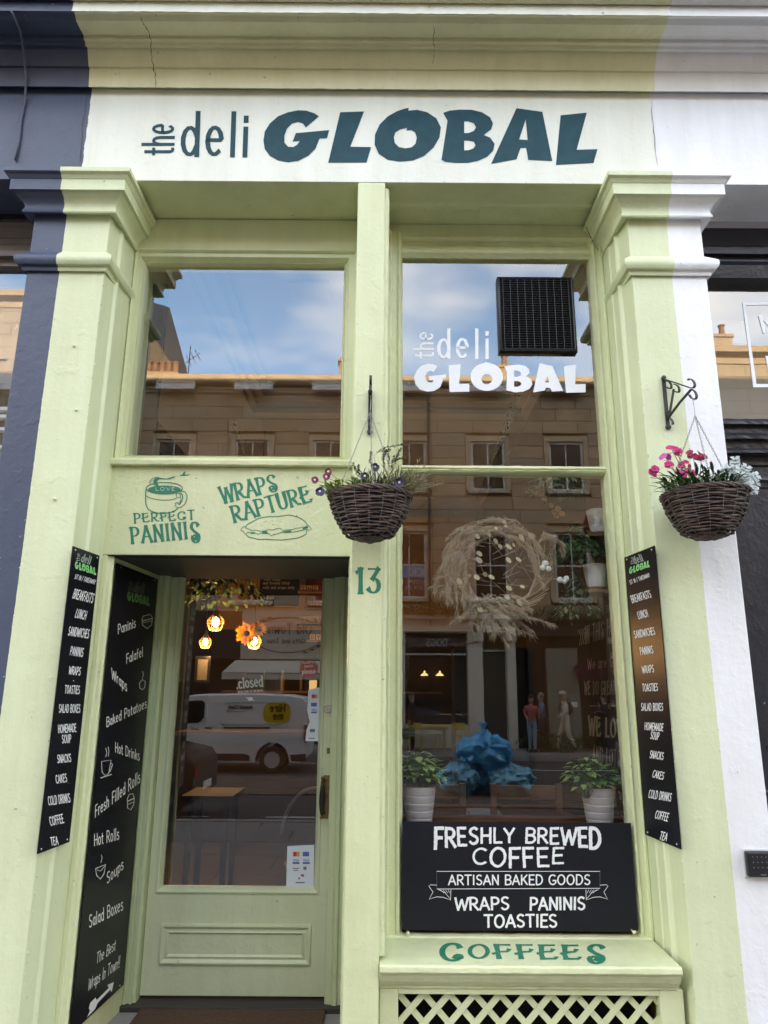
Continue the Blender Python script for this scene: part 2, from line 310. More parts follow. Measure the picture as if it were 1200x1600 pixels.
# ------------------------------------------------------------------ drawn alphabet: each letter a few pen strokes
def arc(cx, cy, rx, ry, a0, a1, n=9):
    return [(cx + rx * math.cos(R(a0 + (a1 - a0) * i / n)), cy + ry * math.sin(R(a0 + (a1 - a0) * i / n))) for i in range(n + 1)]
GL = {
 'A': (.66, [[(0, 0), (.33, 1)], [(.33, 1), (.66, 0)], [(.12, .34), (.54, .34)]]),
 'B': (.58, [[(.06, 0), (.06, 1)], [(.06, 1), (.3, 1)] + arc(.3, .76, .24, .24, 90, -90, 7) + [(.06, .52)], [(.06, .52), (.32, .52)] + arc(.32, .26, .26, .26, 90, -90, 7) + [(.06, 0)]]),
 'C': (.64, [arc(.38, .5, .34, .5, 50, 310, 14)]),
 'D': (.64, [[(.06, 0), (.06, 1)], [(.06, 1), (.24, 1)] + arc(.24, .5, .38, .5, 90, -90, 10) + [(.06, 0)]]),
 'E': (.52, [[(.06, 0), (.06, 1)], [(.06, 1), (.5, 1)], [(.06, .52), (.44, .52)], [(.06, 0), (.52, 0)]]),
 'F': (.5, [[(.06, 0), (.06, 1)], [(.06, 1), (.5, 1)], [(.06, .52), (.42, .52)]]),
 'G': (.68, [arc(.38, .5, .34, .5, 50, 325, 14) + [(.68, .42)], [(.4, .42), (.68, .42)]]),
 'H': (.62, [[(.06, 0), (.06, 1)], [(.58, 0), (.58, 1)], [(.06, .5), (.58, .5)]]),
 'I': (.18, [[(.09, 0), (.09, 1)]]),
 'J': (.46, [[(.4, 1), (.4, .24)] + arc(.22, .24, .18, .24, 0, -150, 7)]),
 'K': (.6, [[(.06, 0), (.06, 1)], [(.56, 1), (.08, .42)], [(.22, .58), (.6, 0)]]),
 'L': (.5, [[(.06, 1), (.06, 0)], [(.06, 0), (.5, 0)]]),
 'M': (.8, [[(.06, 0), (.08, 1)], [(.08, 1), (.4, .2)], [(.4, .2), (.72, 1)], [(.72, 1), (.76, 0)]]),
 'N': (.64, [[(.06, 0), (.06, 1)], [(.06, 1), (.58, 0)], [(.58, 0), (.58, 1)]]),
 'O': (.74, [arc(.37, .5, .33, .5, 90, 450, 18)]),
 'P': (.56, [[(.06, 0), (.06, 1)], [(.06, 1), (.28, 1)] + arc(.28, .73, .26, .27, 90, -90, 7) + [(.06, .46)]]),
 'R': (.6, [[(.06, 0), (.06, 1)], [(.06, 1), (.28, 1)] + arc(.28, .74, .26, .26, 90, -90, 7) + [(.06, .48)], [(.26, .48), (.6, 0)]]),
 'S': (.56, [arc(.3, .75, .23, .25, 40, 200, 8) + [(.16, .58), (.42, .44)] + arc(.28, .26, .24, .26, 20, -150, 9)]),
 'T': (.6, [[(.3, 0), (.3, 1)], [(0, 1), (.6, 1)]]),
 'U': (.62, [[(.06, 1), (.06, .3)] + arc(.31, .3, .25, .3, 180, 360, 9) + [(.56, 1)]]),
 'V': (.62, [[(0, 1), (.31, 0)], [(.31, 0), (.62, 1)]]),
 'W': (.92, [[(0, 1), (.23, 0)], [(.23, 0), (.46, .85)], [(.46, .85), (.69, 0)], [(.69, 0), (.92, 1)]]),
 'X': (.6, [[(0, 0), (.58, 1)], [(0, 1), (.6, 0)]]),
 'Y': (.6, [[(0, 1), (.3, .48)], [(.6, 1), (.3, .48)], [(.3, .48), (.3, 0)]]),
 'a': (.5, [arc(.24, .34, .19, .3, 30, 330, 11), [(.44, .66), (.44, 0)]]),
 'b': (.5, [[(.06, 1), (.06, 0)], arc(.27, .33, .2, .32, 160, -160, 11)]),
 'c': (.46, [arc(.26, .33, .2, .32, 45, 315, 10)]),
 'd': (.5, [arc(.24, .33, .2, .32, 25, 335, 11), [(.45, 1), (.45, 0)]]),
 'e': (.5, [[(.06, .36), (.44, .36)] + arc(.25, .34, .2, .32, 8, 310, 12)]),
 'f': (.34, [[(.14, 0), (.14, .8)] + arc(.27, .82, .13, .17, 180, 70, 5), [(0, .62), (.3, .62)]]),
 'g': (.5, [arc(.24, .34, .19, .3, 30, 330, 11), [(.44, .64), (.44, -.1)] + arc(.25, -.1, .19, .18, 0, -150, 6)]),
 'h': (.5, [[(.06, 1), (.06, 0)], [(.06, .42)] + arc(.25, .42, .18, .23, 170, 0, 6) + [(.43, 0)]]),
 'i': (.16, [[(.08, .64), (.08, 0)], [(.08, .9), (.08, .82)]]),
 'k': (.46, [[(.06, 1), (.06, 0)], [(.42, .64), (.08, .28)], [(.18, .38), (.46, 0)]]),
 'l': (.16, [[(.08, 1), (.08, 0)]]),
 'm': (.74, [[(.06, .64), (.06, 0)], arc(.22, .44, .15, .21, 170, 0, 6) + [(.37, 0)], arc(.53, .44, .15, .21, 170, 0, 6) + [(.68, 0)]]),
 'n': (.5, [[(.06, .66), (.06, 0)], [(.06, .42)] + arc(.25, .42, .18, .23, 170, 0, 6) + [(.43, 0)]]),
 'o': (.52, [arc(.26, .33, .2, .33, 90, 450, 14)]),
 'p': (.5, [[(.06, .66), (.06, -.3)], arc(.27, .33, .2, .32, 160, -160, 11)]),
 'r': (.34, [[(.06, .66), (.06, 0)], [(.06, .4)] + arc(.24, .4, .17, .25, 170, 70, 4)]),
 's': (.42, [arc(.22, .49, .16, .16, 40, 210, 6) + arc(.2, .17, .18, .17, 50, -150, 7)]),
 't': (.34, [[(.14, .9), (.14, .14)] + arc(.26, .14, .12, .14, 180, 290, 4), [(0, .64), (.3, .64)]]),
 'u': (.5, [[(.06, .66), (.06, .22)] + arc(.24, .22, .18, .22, 180, 360, 6), [(.43, .66), (.43, 0)]]),
 'v': (.46, [[(0, .66), (.22, 0)], [(.22, 0), (.44, .66)]]),
 'w': (.68, [[(0, .66), (.17, 0)], [(.17, 0), (.34, .6)], [(.34, .6), (.51, 0)], [(.51, 0), (.68, .66)]]),
 'x': (.44, [[(0, 0), (.42, .66)], [(0, .66), (.44, 0)]]),
 'y': (.46, [[(0, .66), (.23, 0)], [(.46, .66), (.12, -.3)]]),
 '0': (.6, [arc(.3, .5, .26, .5, 90, 450, 16)]),
 '1': (.34, [[(.2, 0), (.2, 1)], [(.2, 1), (.02, .86)]]),
 '2': (.54, [arc(.27, .74, .23, .26, 165, -30, 9) + [(.04, 0)], [(.04, 0), (.54, 0)]]),
 '3': (.54, [[(.04, 1), (.48, 1)], [(.48, 1), (.2, .58)] , [(.2, .58)] + arc(.24, .3, .27, .3, 80, -150, 10)]),
 '5': (.54, [[(.48, 1), (.1, 1)], [(.1, 1), (.08, .56)] + arc(.26, .31, .25, .31, 120, -140, 9)]),
 '6': (.56, [[(.46, .98)] + arc(.3, .62, .26, .38, 100, 180, 5) + [(.05, .3)], arc(.29, .29, .24, .29, 90, 450, 14)]),
 '!': (.16, [[(.08, 1), (.08, .3)], [(.08, .08), (.08, 0)]]),
 '/': (.4, [[(0, -.05), (.38, 1.05)]]), '.': (.16, [[(.08, .07), (.08, 0)]]), "'": (.14, [[(.07, 1), (.07, .8)]]),
 '-': (.36, [[(.04, .4), (.32, .4)]]), '&': (.6, [arc(.28, .78, .15, .2, -60, 240, 9) + [(.6, 0)], arc(.25, .26, .22, .26, 100, 330, 8)]),
}
# ornamental caps with spur serifs and curls
CEL = dict(GL)
CEL['S'] = (.7, [arc(.36, .76, .24, .23, 20, 190, 8) + [(.14, .68), (.3, .52), (.52, .38)] + arc(.36, .20, .24, .26, 30, -200, 12) + arc(.28, .2, .12, .12, 150, -40, 6)])
CEL['C'] = (.78, [[(.68, .80)] + arc(.42, .52, .38, .48, 55, 320, 16) + arc(.64, .24, .1, .12, -60, 190, 7)])
CEL['E'] = (.62, [[(.12, 0), (.06, .3), (.06, 1)], [(-.02, 1), (.5, 1)], [(-.06, .38), (.2, .5), (.42, .52), (.48, .68)], [(.06, 0), (.6, 0), (.6, .1)]])
CEL['F'] = (.58, [[(.14, 0), (.10, .4), (.04, 1)], [(-.02, 1), (.5, 1)], [(-.06, .34), (.2, .48), (.44, .5), (.5, .66)]])
CEL['R'] = (.66, [[(.06, 0), (.06, 1)], [(-.02, 1), (.28, 1)] + arc(.28, .74, .26, .26, 90, -90, 7) + [(.06, .46)], [(.24, .46), (.5, .06), (.68, .02)]])
CEL['P'] = (.58, [[(.06, 0), (.06, 1)], [(-.04, 1), (.28, 1)] + arc(.28, .73, .26, .27, 90, -90, 7) + [(.06, .44)]])
CEL['I'] = (.24, [[(.12, 0), (.12, 1)]])
def ribbons(mb, strokes, mapf, pen, ser=1.0, jit=0.0, lift=0.00012):
    """strokes in letter units; mapf(u, v, h) -> world point with h = height off the surface; pen = (width of uprights, of crossbars)"""
    for si, st in enumerate(strokes):
        pts = []
        for i, p in enumerate(st):
            if i and (abs(p[0] - pts[-1][0]) + abs(p[1] - pts[-1][1])) < 1e-5: continue
            pts.append(p)
        if len(pts) < 2: continue
        if jit:                          # resample so a rough brush edge can be drawn
            q = []
            for a, b in zip(pts, pts[1:]):
                k = max(1, int(math.hypot(b[0] - a[0], b[1] - a[1]) / 0.075))
                q += [(a[0] + (b[0] - a[0]) * t / k, a[1] + (b[1] - a[1]) * t / k) for t in range(k)]
            pts = q + [pts[-1]]
        n = len(pts); L = []
        closed = math.hypot(pts[0][0] - pts[-1][0], pts[0][1] - pts[-1][1]) < 0.02 and n > 5
        h = lift * (si % 5 + 1) + lift * 0.3 * (len(mb.f) % 7)
        # square the ends out by part of the pen
        def unit(a, b):
            d = (b[0] - a[0], b[1] - a[1]); m = math.hypot(*d) or 1; return (d[0] / m, d[1] / m)
        if not closed:
            e = pen[0] * 0.32; d0 = unit(pts[1], pts[0]); d1 = unit(pts[-2], pts[-1])
            pts = [(pts[0][0] + d0[0] * e, pts[0][1] + d0[1] * e)] + pts[1:-1] + [(pts[-1][0] + d1[0] * e, pts[-1][1] + d1[1] * e)]
        for i in range(n):
            if closed: a = pts[(i - 1) % (n - 1)] if i else pts[-2]; b = pts[(i + 1)] if i < n - 1 else pts[1]
            else: a = pts[max(i - 1, 0)]; b = pts[min(i + 1, n - 1)]
            d = unit(a, b); w = 0.5 * math.sqrt((pen[0] * d[1]) ** 2 + (pen[1] * d[0]) ** 2)
            if i in (0, n - 1) and not closed: w *= ser
            wa, wb = (w * (1 + rnd.uniform(-jit, jit)), w * (1 + rnd.uniform(-jit, jit))) if jit else (w, w)
            L.append((pts[i][0] - d[1] * wa, pts[i][1] + d[0] * wa)); L.append((pts[i][0] + d[1] * wb, pts[i][1] - d[0] * wb))
        if ser > 1 and not closed and n == 2:   # straight stem: keep it straight, flare only near the ends
            (x0, y0), (x1, y1) = pts; d = unit(pts[0], pts[1]); w = 0.5 * math.sqrt((pen[0] * d[1]) ** 2 + (pen[1] * d[0]) ** 2); L = []
            for t, f in ((0, ser), (.12, 1.05), (.5, .92), (.88, 1.05), (1, ser)):
                cx, cy = x0 + (x1 - x0) * t, y0 + (y1 - y0) * t
                L.append((cx - d[1] * w * f, cy + d[0] * w * f)); L.append((cx + d[1] * w * f, cy - d[0] * w * f))
        vs = [mapf(u, v, h) for u, v in L]
        mb.add(vs, [(2 * i, 2 * i + 1, 2 * i + 3, 2 * i + 2) for i in range(len(L) // 2 - 1)])
def text_width(s, font, gap): return sum((font[c][0] if c in font else .3) + gap for c in s) - gap
def write(mb, s, p0, p1, hpx, surf, font=GL, pen=(.13, .13), gap=.16, space=.34, up=None, ser=1.0, jit=0.0, slant=0.0, warp=None, wob=0.0, wpen=None):
    """letters along the photo line p0 -> p1 (pixels), cap height hpx pixels, laid on surf(px, py, h)"""
    W = 0
    for c in s: W += (space if c == ' ' else font[c][0]) + gap
    W -= gap
    dx, dy = p1[0] - p0[0], p1[1] - p0[1]; Lp = math.hypot(dx, dy)
    ux, uy = dx / W, dy / W
    if up is None: up = (dy / Lp * 1.0, -dx / Lp)
    x = 0
    for c in s:
        if c == ' ': x += space + gap; continue
        w, st = font[c]; t = (x + w / 2) / W
        hh = hpx * (warp(t)[0] if warp else 1); vo = (warp(t)[1] if warp else 0); sk = slant + rnd.uniform(-wob, wob); vo += rnd.uniform(-wob, wob) * hpx * .5
        def mf(u, v, h, x=x, hh=hh, vo=vo, sk=sk):
            uu = x + u + v * sk
            return surf(p0[0] + ux * uu + up[0] * (v * hh + vo), p0[1] + uy * uu + up[1] * (v * hh + vo), h)
        # pen given in cap heights; letters may be squeezed sideways, so convert
        k = (Lp / W) / hh
        kk = (wpen or pen[0] / max(k, 1e-6), pen[1])
        ribbons(mb, st, mf, kk, ser, jit)
        x += w + gap
def surfY(Y):
    return lambda px, py, h: P(px, py, Y - h)
def surfN(p0, n):
    n = n.normalized(); n = n if n.dot(CAM - p0) > 0 else -n
    return lambda px, py, h: U(px, py, p0, n) + n * h
def poly(mb, outer, surf, holes=(), h=0.0):
    loops = [outer] + list(holes)
    tri = tessellate_polygon([[Vector((x, -y, 0)) for x, y in lp] for lp in loops])
    pts = [p for lp in loops for p in lp]
    mb.add([surf(x, y, h) for x, y in pts], [tuple(t) for t in tri])
def line(mb, pts, w, surf, h=0.0005):   # a pen line of w pixels through pixel points
    n = len(pts); L = []
    closed = pts[0] == pts[-1] and n > 3
    for i in range(n):
        a = pts[i - 1] if i else (pts[-2] if closed else pts[0]); b = pts[i + 1] if i < n - 1 else (pts[1] if closed else pts[-1])
        d = (b[0] - a[0], b[1] - a[1]); m = math.hypot(*d) or 1; d = (d[0] / m, d[1] / m)
        L += [(pts[i][0] - d[1] * w / 2, pts[i][1] + d[0] * w / 2), (pts[i][0] + d[1] * w / 2, pts[i][1] - d[0] * w / 2)]
    mb.add([surf(x, y, h) for x, y in L], [(2 * i, 2 * i + 1, 2 * i + 3, 2 * i + 2) for i in range(n - 1)])
def T(pts, sx, ox, oy, sy=None): return [(ox + x / sx, oy + y / (sy or sx)) for x, y in pts]
def disc(mb, cx, cy, rx, ry, surf, h, n=20): poly(mb, arc(cx, cy, rx, ry, 0, 360 - 360 / n, n - 1), surf, (), h)
# heavy display letters, traced
HEAVY = {
 'G': ([(942,100),(920,85),(880,72),(840,70),(790,80),(740,100),(700,135),(675,175),(668,220),(675,262),(700,295),(740,318),(790,327),(840,320),(890,295),(925,260),(945,210),(982,208),(993,168),(828,183),(812,225),(848,222),(835,240),(815,252),(790,250),(772,230),(772,195),(785,160),(810,135),(840,128),(862,135),(878,155)], [], 200),
 'L': ([(1047,80),(1165,76),(1097,250),(1200,252),(1177,328),(988,329)], [], 200),
 'O': ([(248,58),(247,72),(290,68),(340,80),(385,110),(407,155),(400,205),(370,255),(325,295),(270,318),(205,324),(145,315),(100,285),(80,240),(82,190),(105,140),(145,100),(190,75),(225,63)], [[(240,157),(237,170),(262,168),(280,180),(288,205),(282,235),(262,253),(232,258),(200,252),(180,232),(175,205),(182,180),(205,165)]], 560),
 'B': ([(418,83),(450,72),(500,67),(560,68),(610,80),(650,105),(664,135),(655,165),(618,192),(650,205),(672,235),(665,270),(635,300),(590,320),(540,330),(480,330),(430,325),(410,315),(440,122)], [[(522,125),(545,125),(570,135),(580,155),(570,172),(545,182),(522,183)], [(522,220),(545,220),(570,226),(578,243),(568,258),(545,267),(522,268)]], 560),
 'A': ([(780,60),(908,78),(957,321),(838,315),(828,255),(800,257),(780,312),(655,335)], [[(826,115),(835,217),(793,214)]], 560),
 'l': ([(998,95),(1127,82),(1077,265),(1180,262),(1160,330),(975,340)], [], 560)}
HEAVY2 = [
 ([(213,290),(190,277),(155,272),(115,285),(85,315),(68,355),(75,400),(105,435),(150,448),(195,443),(230,420),(248,380),(248,367),(268,365),(268,340),(160,350),(163,378),(190,376),(183,390),(160,390),(145,378),(137,350),(150,325),(175,318),(190,328)], []),
 ([(283,282),(360,275),(350,398),(413,398),(413,448),(290,450)], []),
 ([(510,262),(512,268)] + arc(522, 355, 102, 88, -88, -448 + 12, 22), [arc(522, 370, 34, 32, 0, 345, 14)]),
 ([(632,292),(670,283),(720,278),(760,285),(785,305),(790,330),(770,352),(800,370),(808,400),(790,430),(750,448),(700,452),(645,440),(648,330)], [[(693,315),(715,318),(735,328),(735,345),(715,356),(693,355)], [(693,382),(720,382),(738,393),(735,408),(715,417),(693,416)]]),
 ([(852,268),(932,288),(1000,443),(930,447),(920,425),(893,422),(885,440),(812,453)], [[(900,342),(911,390),(886,390)]]),
 ([(1002,290),(1080,280),(1075,402),(1140,400),(1140,452),(1018,455)], [])]
# ================================================================== SETTING: ground
def slabfield(name, parent, x0, x1, y0, y1, w, d, z, th, m, gap=0.008):
    """paving slabs laid in rows; each slab is its own piece"""
    me = {}
    y = y0; r = 0
    while y < y1 - 0.05:
        dd = min(d, y1 - y); x = x0 + (-(w / 2) if r % 2 else 0); 
        while x < x1 - 0.05:
            a, b = max(x, x0), min(x + w, x1)
            if b - a > 0.1:
                key = (round(b - a, 3), round(dd, 3))
                if key not in me:
                    q = MB().box(gap / 2, b - a - gap / 2, gap / 2, dd - gap / 2, -th, 0)
                    o = q.build(name, m); me[key] = o.data; o.parent = parent
                else: o = bpy.data.objects.new(name, me[key]); col.objects.link(o); o.parent = parent
                o.location = (a, y, z + rnd.uniform(-.0015, .0015))
            x += w
        y += d; r += 1
PAVE = mat('paving_stone', (0.25, 0.235, 0.22), 0.8, var=0.35, vscale=1.1, bump=0.3, bscale=45, stain=((0.12, 0.11, 0.10), 3.0, 0.62))
KERB = mat('granite_kerb', (0.30, 0.29, 0.28), 0.75, var=0.3, vscale=6, bump=0.3, bscale=90)
ASPH = mat('asphalt', (0.05, 0.05, 0.052), 0.9, var=0.3, vscale=1.2, bump=0.6, bscale=160)
SETT = mat('brown_setts', (0.17, 0.12, 0.09), 0.8, c2=(0.10, 0.075, 0.06), vscale=4, bump=0.4, bscale=60)
road = MB(); road.add([(-400, -400, -.30), (400, -400, -.30), (400, 400, -.30), (-400, 400, -.30)], [(0, 1, 2, 3)]); road = road.build('road', ASPH); tag(road, kind='structure')
near = MB().box(-30, 30, -4.55, 9, -.28, -.07).build('near_pavement', PAVE); tag(near, kind='structure')
slabfield('paving_slab', near, -4.2, 4.2, -4.5, -0.15, .9, .6, 0.0, .07, PAVE)
MB().box(-30, -4.21, -4.5, .2, -.07, 0).box(4.21, 30, -4.5, .2, -.07, 0).build('outer_paving', PAVE, near)
far = MB().box(-30, 30, -26, -17.45, -.32, -.235).build('far_pavement', PAVE); tag(far, kind='structure')
slabfield('paving_slab', far, -9, 9, -20.0, -17.8, .9, .62, -.17, .065, PAVE)
MB().box(-30, -9.01, -20, -17.8, -.235, -.17).box(9.01, 30, -20, -17.8, -.235, -.17).build('outer_paving', PAVE, far)
for nm, par, ya, yb, zt in (('k', near, -4.70, -4.56, .0), ('k', far, -17.44, -17.6, -.17)):
    me = None
    for i in range(20):
        if me is None: o = MB().box(0, .893, ya, yb, -.31 + .004, zt).build('kerbstone', KERB, par, bevel=.006); me = o.data
        else:
            o = bpy.data.objects.new('kerbstone', me); col.objects.link(o); o.parent = par; bv = o.modifiers.new('bevel', 'BEVEL'); bv.width = .006; bv.segments = 2
        o.location = (-9 + i * .9, 0, 0)
# parking bay strip of setts on this side of the road
mb = MB()
for j in range(14):
    for i in range(80):
        x = -9 + i * .225 + (j % 2) * .11; y = -9.2 - j * .2
        mb.box(x, x + .21, y, y + .185, -.30, -.272 + rnd.uniform(-.004, .004))
mb.build('setts', SETT, road, kind='stuff')
RPAINT = mat('road_paint', (0.62, 0.62, 0.58), 0.7, var=0.35, vscale=14)
for i in range(10):
    MB().box(-8.6 + i * 1.7, -7.8 + i * 1.7, -6.72, -6.62, -.2985, -.294).build('road_marking', RPAINT, road)
MB().box(-9, 9, -15.05, -14.95, -.2985, -.294).build('road_marking', RPAINT, road)

# ================================================================== THE SHOP
ZF = Zp(284, 0.0)                       # underside of the fascia board
ZT = P(600, 141, 0.0).z                 # top of the fascia
shop = empty('delicatessen_shop', (0, 0, 0), 'green painted delicatessen shopfront numbered 13 with a cream fascia reading the deli GLOBAL', 'shop')
XL, XR = -1.404, 1.228                  # inner arrises of the two pilasters
X0, X1 = -1.79, 1.60                   # outer arrises
XLb, XRb = -1.372, 1.190                # back of the reveals
YF = 0.29                               # face of the joinery
# fascia board
MB().box(-1.60, 1.425, 0.0, .05, ZF - .002, ZT - .006).build('fascia', FASC, shop)
MB().box(-1.60, 1.425, .051, .30, ZF + .051, ZT - .006).build('fascia_backing', FASC, shop)
lt = MB(); S0 = surfY(-.0015)
for k in 'GL':
    lt = MB(); poly(lt, T(HEAVY[k][0], 3.158, 200, 150), S0, [T(h, 3.158, 200, 150) for h in HEAVY[k][1]]); lt.build('fascia_letter', LTEAL, shop)
for k in 'OBAl':
    lt = MB(); poly(lt, T(HEAVY[k][0], 3.158, 560, 150), S0, [T(h, 3.158, 560, 150) for h in HEAVY[k][1]]); lt.build('fascia_letter', LTEAL, shop)
lt = MB()
write(lt, 'deli', (283, 242), (387, 243), 66, S0, pen=(.115, .085), gap=.2, slant=.03)
write(lt, 'the', (270, 241), (271, 194), 47, S0, pen=(.10, .10), gap=.13, up=(-1, 0))
lt.build('fascia_lettering', LTEAL, shop)
# cornice over the fascia (profile in pixel rows and depth)
CP = [(141, .0), (139, -.035), (110, -.05), (107, -.062), (101, -.07), (78, -.10), (74, -.125), (69, -.13), (64, -.15), (59, -.152), (48, -.20), (36, -.245), (26, -.265), (22.5, -.275), (21, -.30), (5, -.30), (3.5, -.315), (-6, -.34), (-30, -.36)]
prof = [(y, Zp(p, y)) for p, y in CP]
zt = prof[-1][1]
prof = prof + [(-.36, zt + .05), (.05, zt + .09), (.05, prof[0][1])]
yn = Zp(20.5, -.302); xsweep(MB(), [(-.302, yn), (-.302, Zp(5.5, -.302)), (-.2995, Zp(5.5, -.302)), (-.2995, yn)], -1.584, 1.419).build('cornice_nosing', FASC, shop)
cmb = xsweep(MB(), prof, -1.585, 1.42); cmb.build('cornice', paint('bounce_warmed_cornice_paint', (0.73, 0.69, 0.45)), shop)  # warm bounce light from the street is mixed into this paint colour
WCR = mat('weathered_crack', (0.07, 0.055, 0.035), 0.95)
def crack(pts, w, parent, Yf, mname='crack'):
    m_ = MB(); q = []
    for (a, b) in zip(pts, pts[1:]):
        for t in range(5): q.append((a[0] + (b[0] - a[0]) * t / 5 + rnd.uniform(-1, 1), a[1] + (b[1] - a[1]) * t / 5))
    q.append(pts[-1]); n = len(q)
    vs = []
    for i, (x, y) in enumerate(q):
        ww = w * rnd.uniform(.25, 1) * (1 if 0 < i < n - 1 else .1); d = Yf(y)
        vs += [P(x - ww, y, d), P(x + ww, y, d)]
    m_.add(vs, [(2 * i, 2 * i + 1, 2 * i + 3, 2 * i + 2) for i in range(n - 1)]); m_.build(mname, WCR, parent)
def ycor(y):
    for (p0, y0), (p1, y1) in zip(CP, CP[1:]):
        if p1 <= y <= p0: return y0 + (y1 - y0) * (p0 - y) / (p0 - p1) - .003
    return -.003
crack([(219, 26), (224, 36), (231, 48), (236, 64), (236, 84), (240, 105), (243, 120), (243, 138)], .8, shop, ycor)
crack([(142, 139.5), (300, 141), (470, 143.5), (640, 145.5), (820, 147.5), (1014, 150)], .55, shop, lambda y: -.006)
crack([(679, 38), (677, 60), (679, 80), (676, 100)], .5, shop, ycor)
# soffit and lining boards under the fascia
soff = MB()
soff.box(XL - .02, -.148, .004, .34, ZF - .004, ZF + .05).box(-.005, XR + .0, .004, .139, ZF - .004, ZF + .05)
soff.parts('soffit_lining', GREENW, shop)
# pilasters: shaft, necking, capital
def capital(x0, x1, parent, m, name='capital'):
    z = lambda py, Y: P(600, py, Y).z
    pr = [(.001, z(338, 0) - .004), (.030, z(337, -.03)), (.042, z(335.5, -.042)), (.045, z(333, -.045)), (.040, z(330.5, -.04)), (.036, z(327, -.036)), (.042, z(320, -.042)), (.058, z(311, -.058)),
          (.072, z(306, -.072)), (.080, z(301.5, -.08)), (.094, z(299.5, -.094)), (.094, z(283.5, -.094)), (.098, z(282, -.098)), (.102, z(279, -.102)), (.108, z(275, -.108)), (.119, z(271.5, -.119)), (.122, z(270, -.122)), (.122, z(264, -.122)), (.10, z(264, -.122) + .008), (.001, z(264, -.122) + .018)]
    mb = MB(); vs = []; yb = .335
    for p, zz in pr: vs += [(x0 - p, yb, zz), (x0 - p, -p, zz), (x1 + p, -p, zz), (x1 + p, yb, zz)]
    fs = []
    for i in range(len(pr) - 1):
        for k in range(3): fs.append((i * 4 + k, i * 4 + k + 1, i * 4 + 4 + k + 1, i * 4 + 4 + k))
    e = (len(pr) - 1) * 4; fs += [(e, e + 1, e + 2, e + 3), (0, 1, 2, 3)]
    mb.add(vs, fs); return mb.build(name, m, parent, smooth=True)
def astragal(x0, x1, parent, m, ytop=402, name='necking_band'):
    z = lambda py, Y: P(600, py, Y).z
    pr = [(.001, z(428, 0)), (.014, z(427, -.014)), (.018, z(424, -.018)), (.018, z(420, -.018)), (.026, z(417.8, -.026)), (.036, z(416, -.036)), (.045, z(411, -.045)), (.049, z(406, -.049)), (.047, z(402, -.047)), (.038, z(400, -.04)), (.001, z(399, 0) + .006)]
    mb = MB(); vs = []; yb = .30
    for p, zz in pr: vs += [(x0 - p, yb, zz), (x0 - p, -p, zz), (x1 + p, -p, zz), (x1 + p, yb, zz)]
    fs = [(i * 4 + k, i * 4 + k + 1, i * 4 + 4 + k + 1, i * 4 + 4 + k) for i in range(len(pr) - 1) for k in range(3)]
    mb.add(vs, fs); return mb.build(name, m, parent, smooth=True)
def pilaster(x0, x1, side, m):
    """side = -1: the shop opening is to the right; the reveal is splayed and carries beads"""
    root = empty('pilaster', (0, 0, 0)); root.parent = shop
    zt = ZF + .001
    if side < 0:
        plan = [(x0, .6), (x0, 0), (x1, 0), (x1 + .012, .105), (x1 + .020, .112), (x1 + .027, .122), (x1 + .020, .134), (x1 + .014, .140), (x1 + .026, .262), (x1 + .032, .6)]
    else:
        plan = [(x1, .6), (x1, 0), (x0, 0), (x0 - .016, .105), (x0 - .026, .112), (x0 - .034, .122), (x0 - .027, .134), (x0 - .020, .142), (x0 - .030, .20), (x0 - .036, .205), (x0 - .038, .6)]
    mb = zsweep(MB(), plan, -.01, zt, jit=0); o = mb.build('shaft', m, root, bevel=.004)
    capital(x0, x1, root, m); astragal(x0, x1, root, m)
    return root
pl = pilaster(X0, XL, -1, GREEN); pr_ = pilaster(XR, X1, 1, GREEN)
for (px, py) in ((116, 541), (86, 780), (119, 641)):        # old wall plugs and a nail
    q = P(px, py, -.001); MB().lathe((q.x, q.y, q.z), [(.006, 0), (.006, -.008), (.0035, -.011), (.0001, -.012)], 10, axis='y').build('wall_plug', GREEN, pl if px < 600 else pr_, smooth=True)
# centre post between door and display window
PX0, PX1 = -.147, -.006
cp = MB().box(PX0, PX1, -.001, .33, .0, ZF - .0045).build('centre_post', GREENW, shop, bevel=.006)
zsweep(MB(), [(PX1, .02), (PX1 + .012, .022), (PX1 + .020, .030), (PX1 + .022, .045), (PX1 + .014, .058), (PX1 + .014, .24), (PX1, .24)], .62, Zp(322, .16)).build('post_bead', GREENW, shop, smooth=True)
zsweep(MB(), [(PX0, .22), (PX0 - .010, .225), (PX0 - .016, .235), (PX0 - .016, .30), (PX0, .30)], .13, Zp(870, .29)).build('post_bead', GREENW, shop, smooth=True)
nb = MB(); write(nb, '13', (557, 926), (593, 926), 37, surfY(-.0015), font=CEL, pen=(.19, .07), gap=.24, ser=1.5); nb.build('door_number', LGREEN, cp)

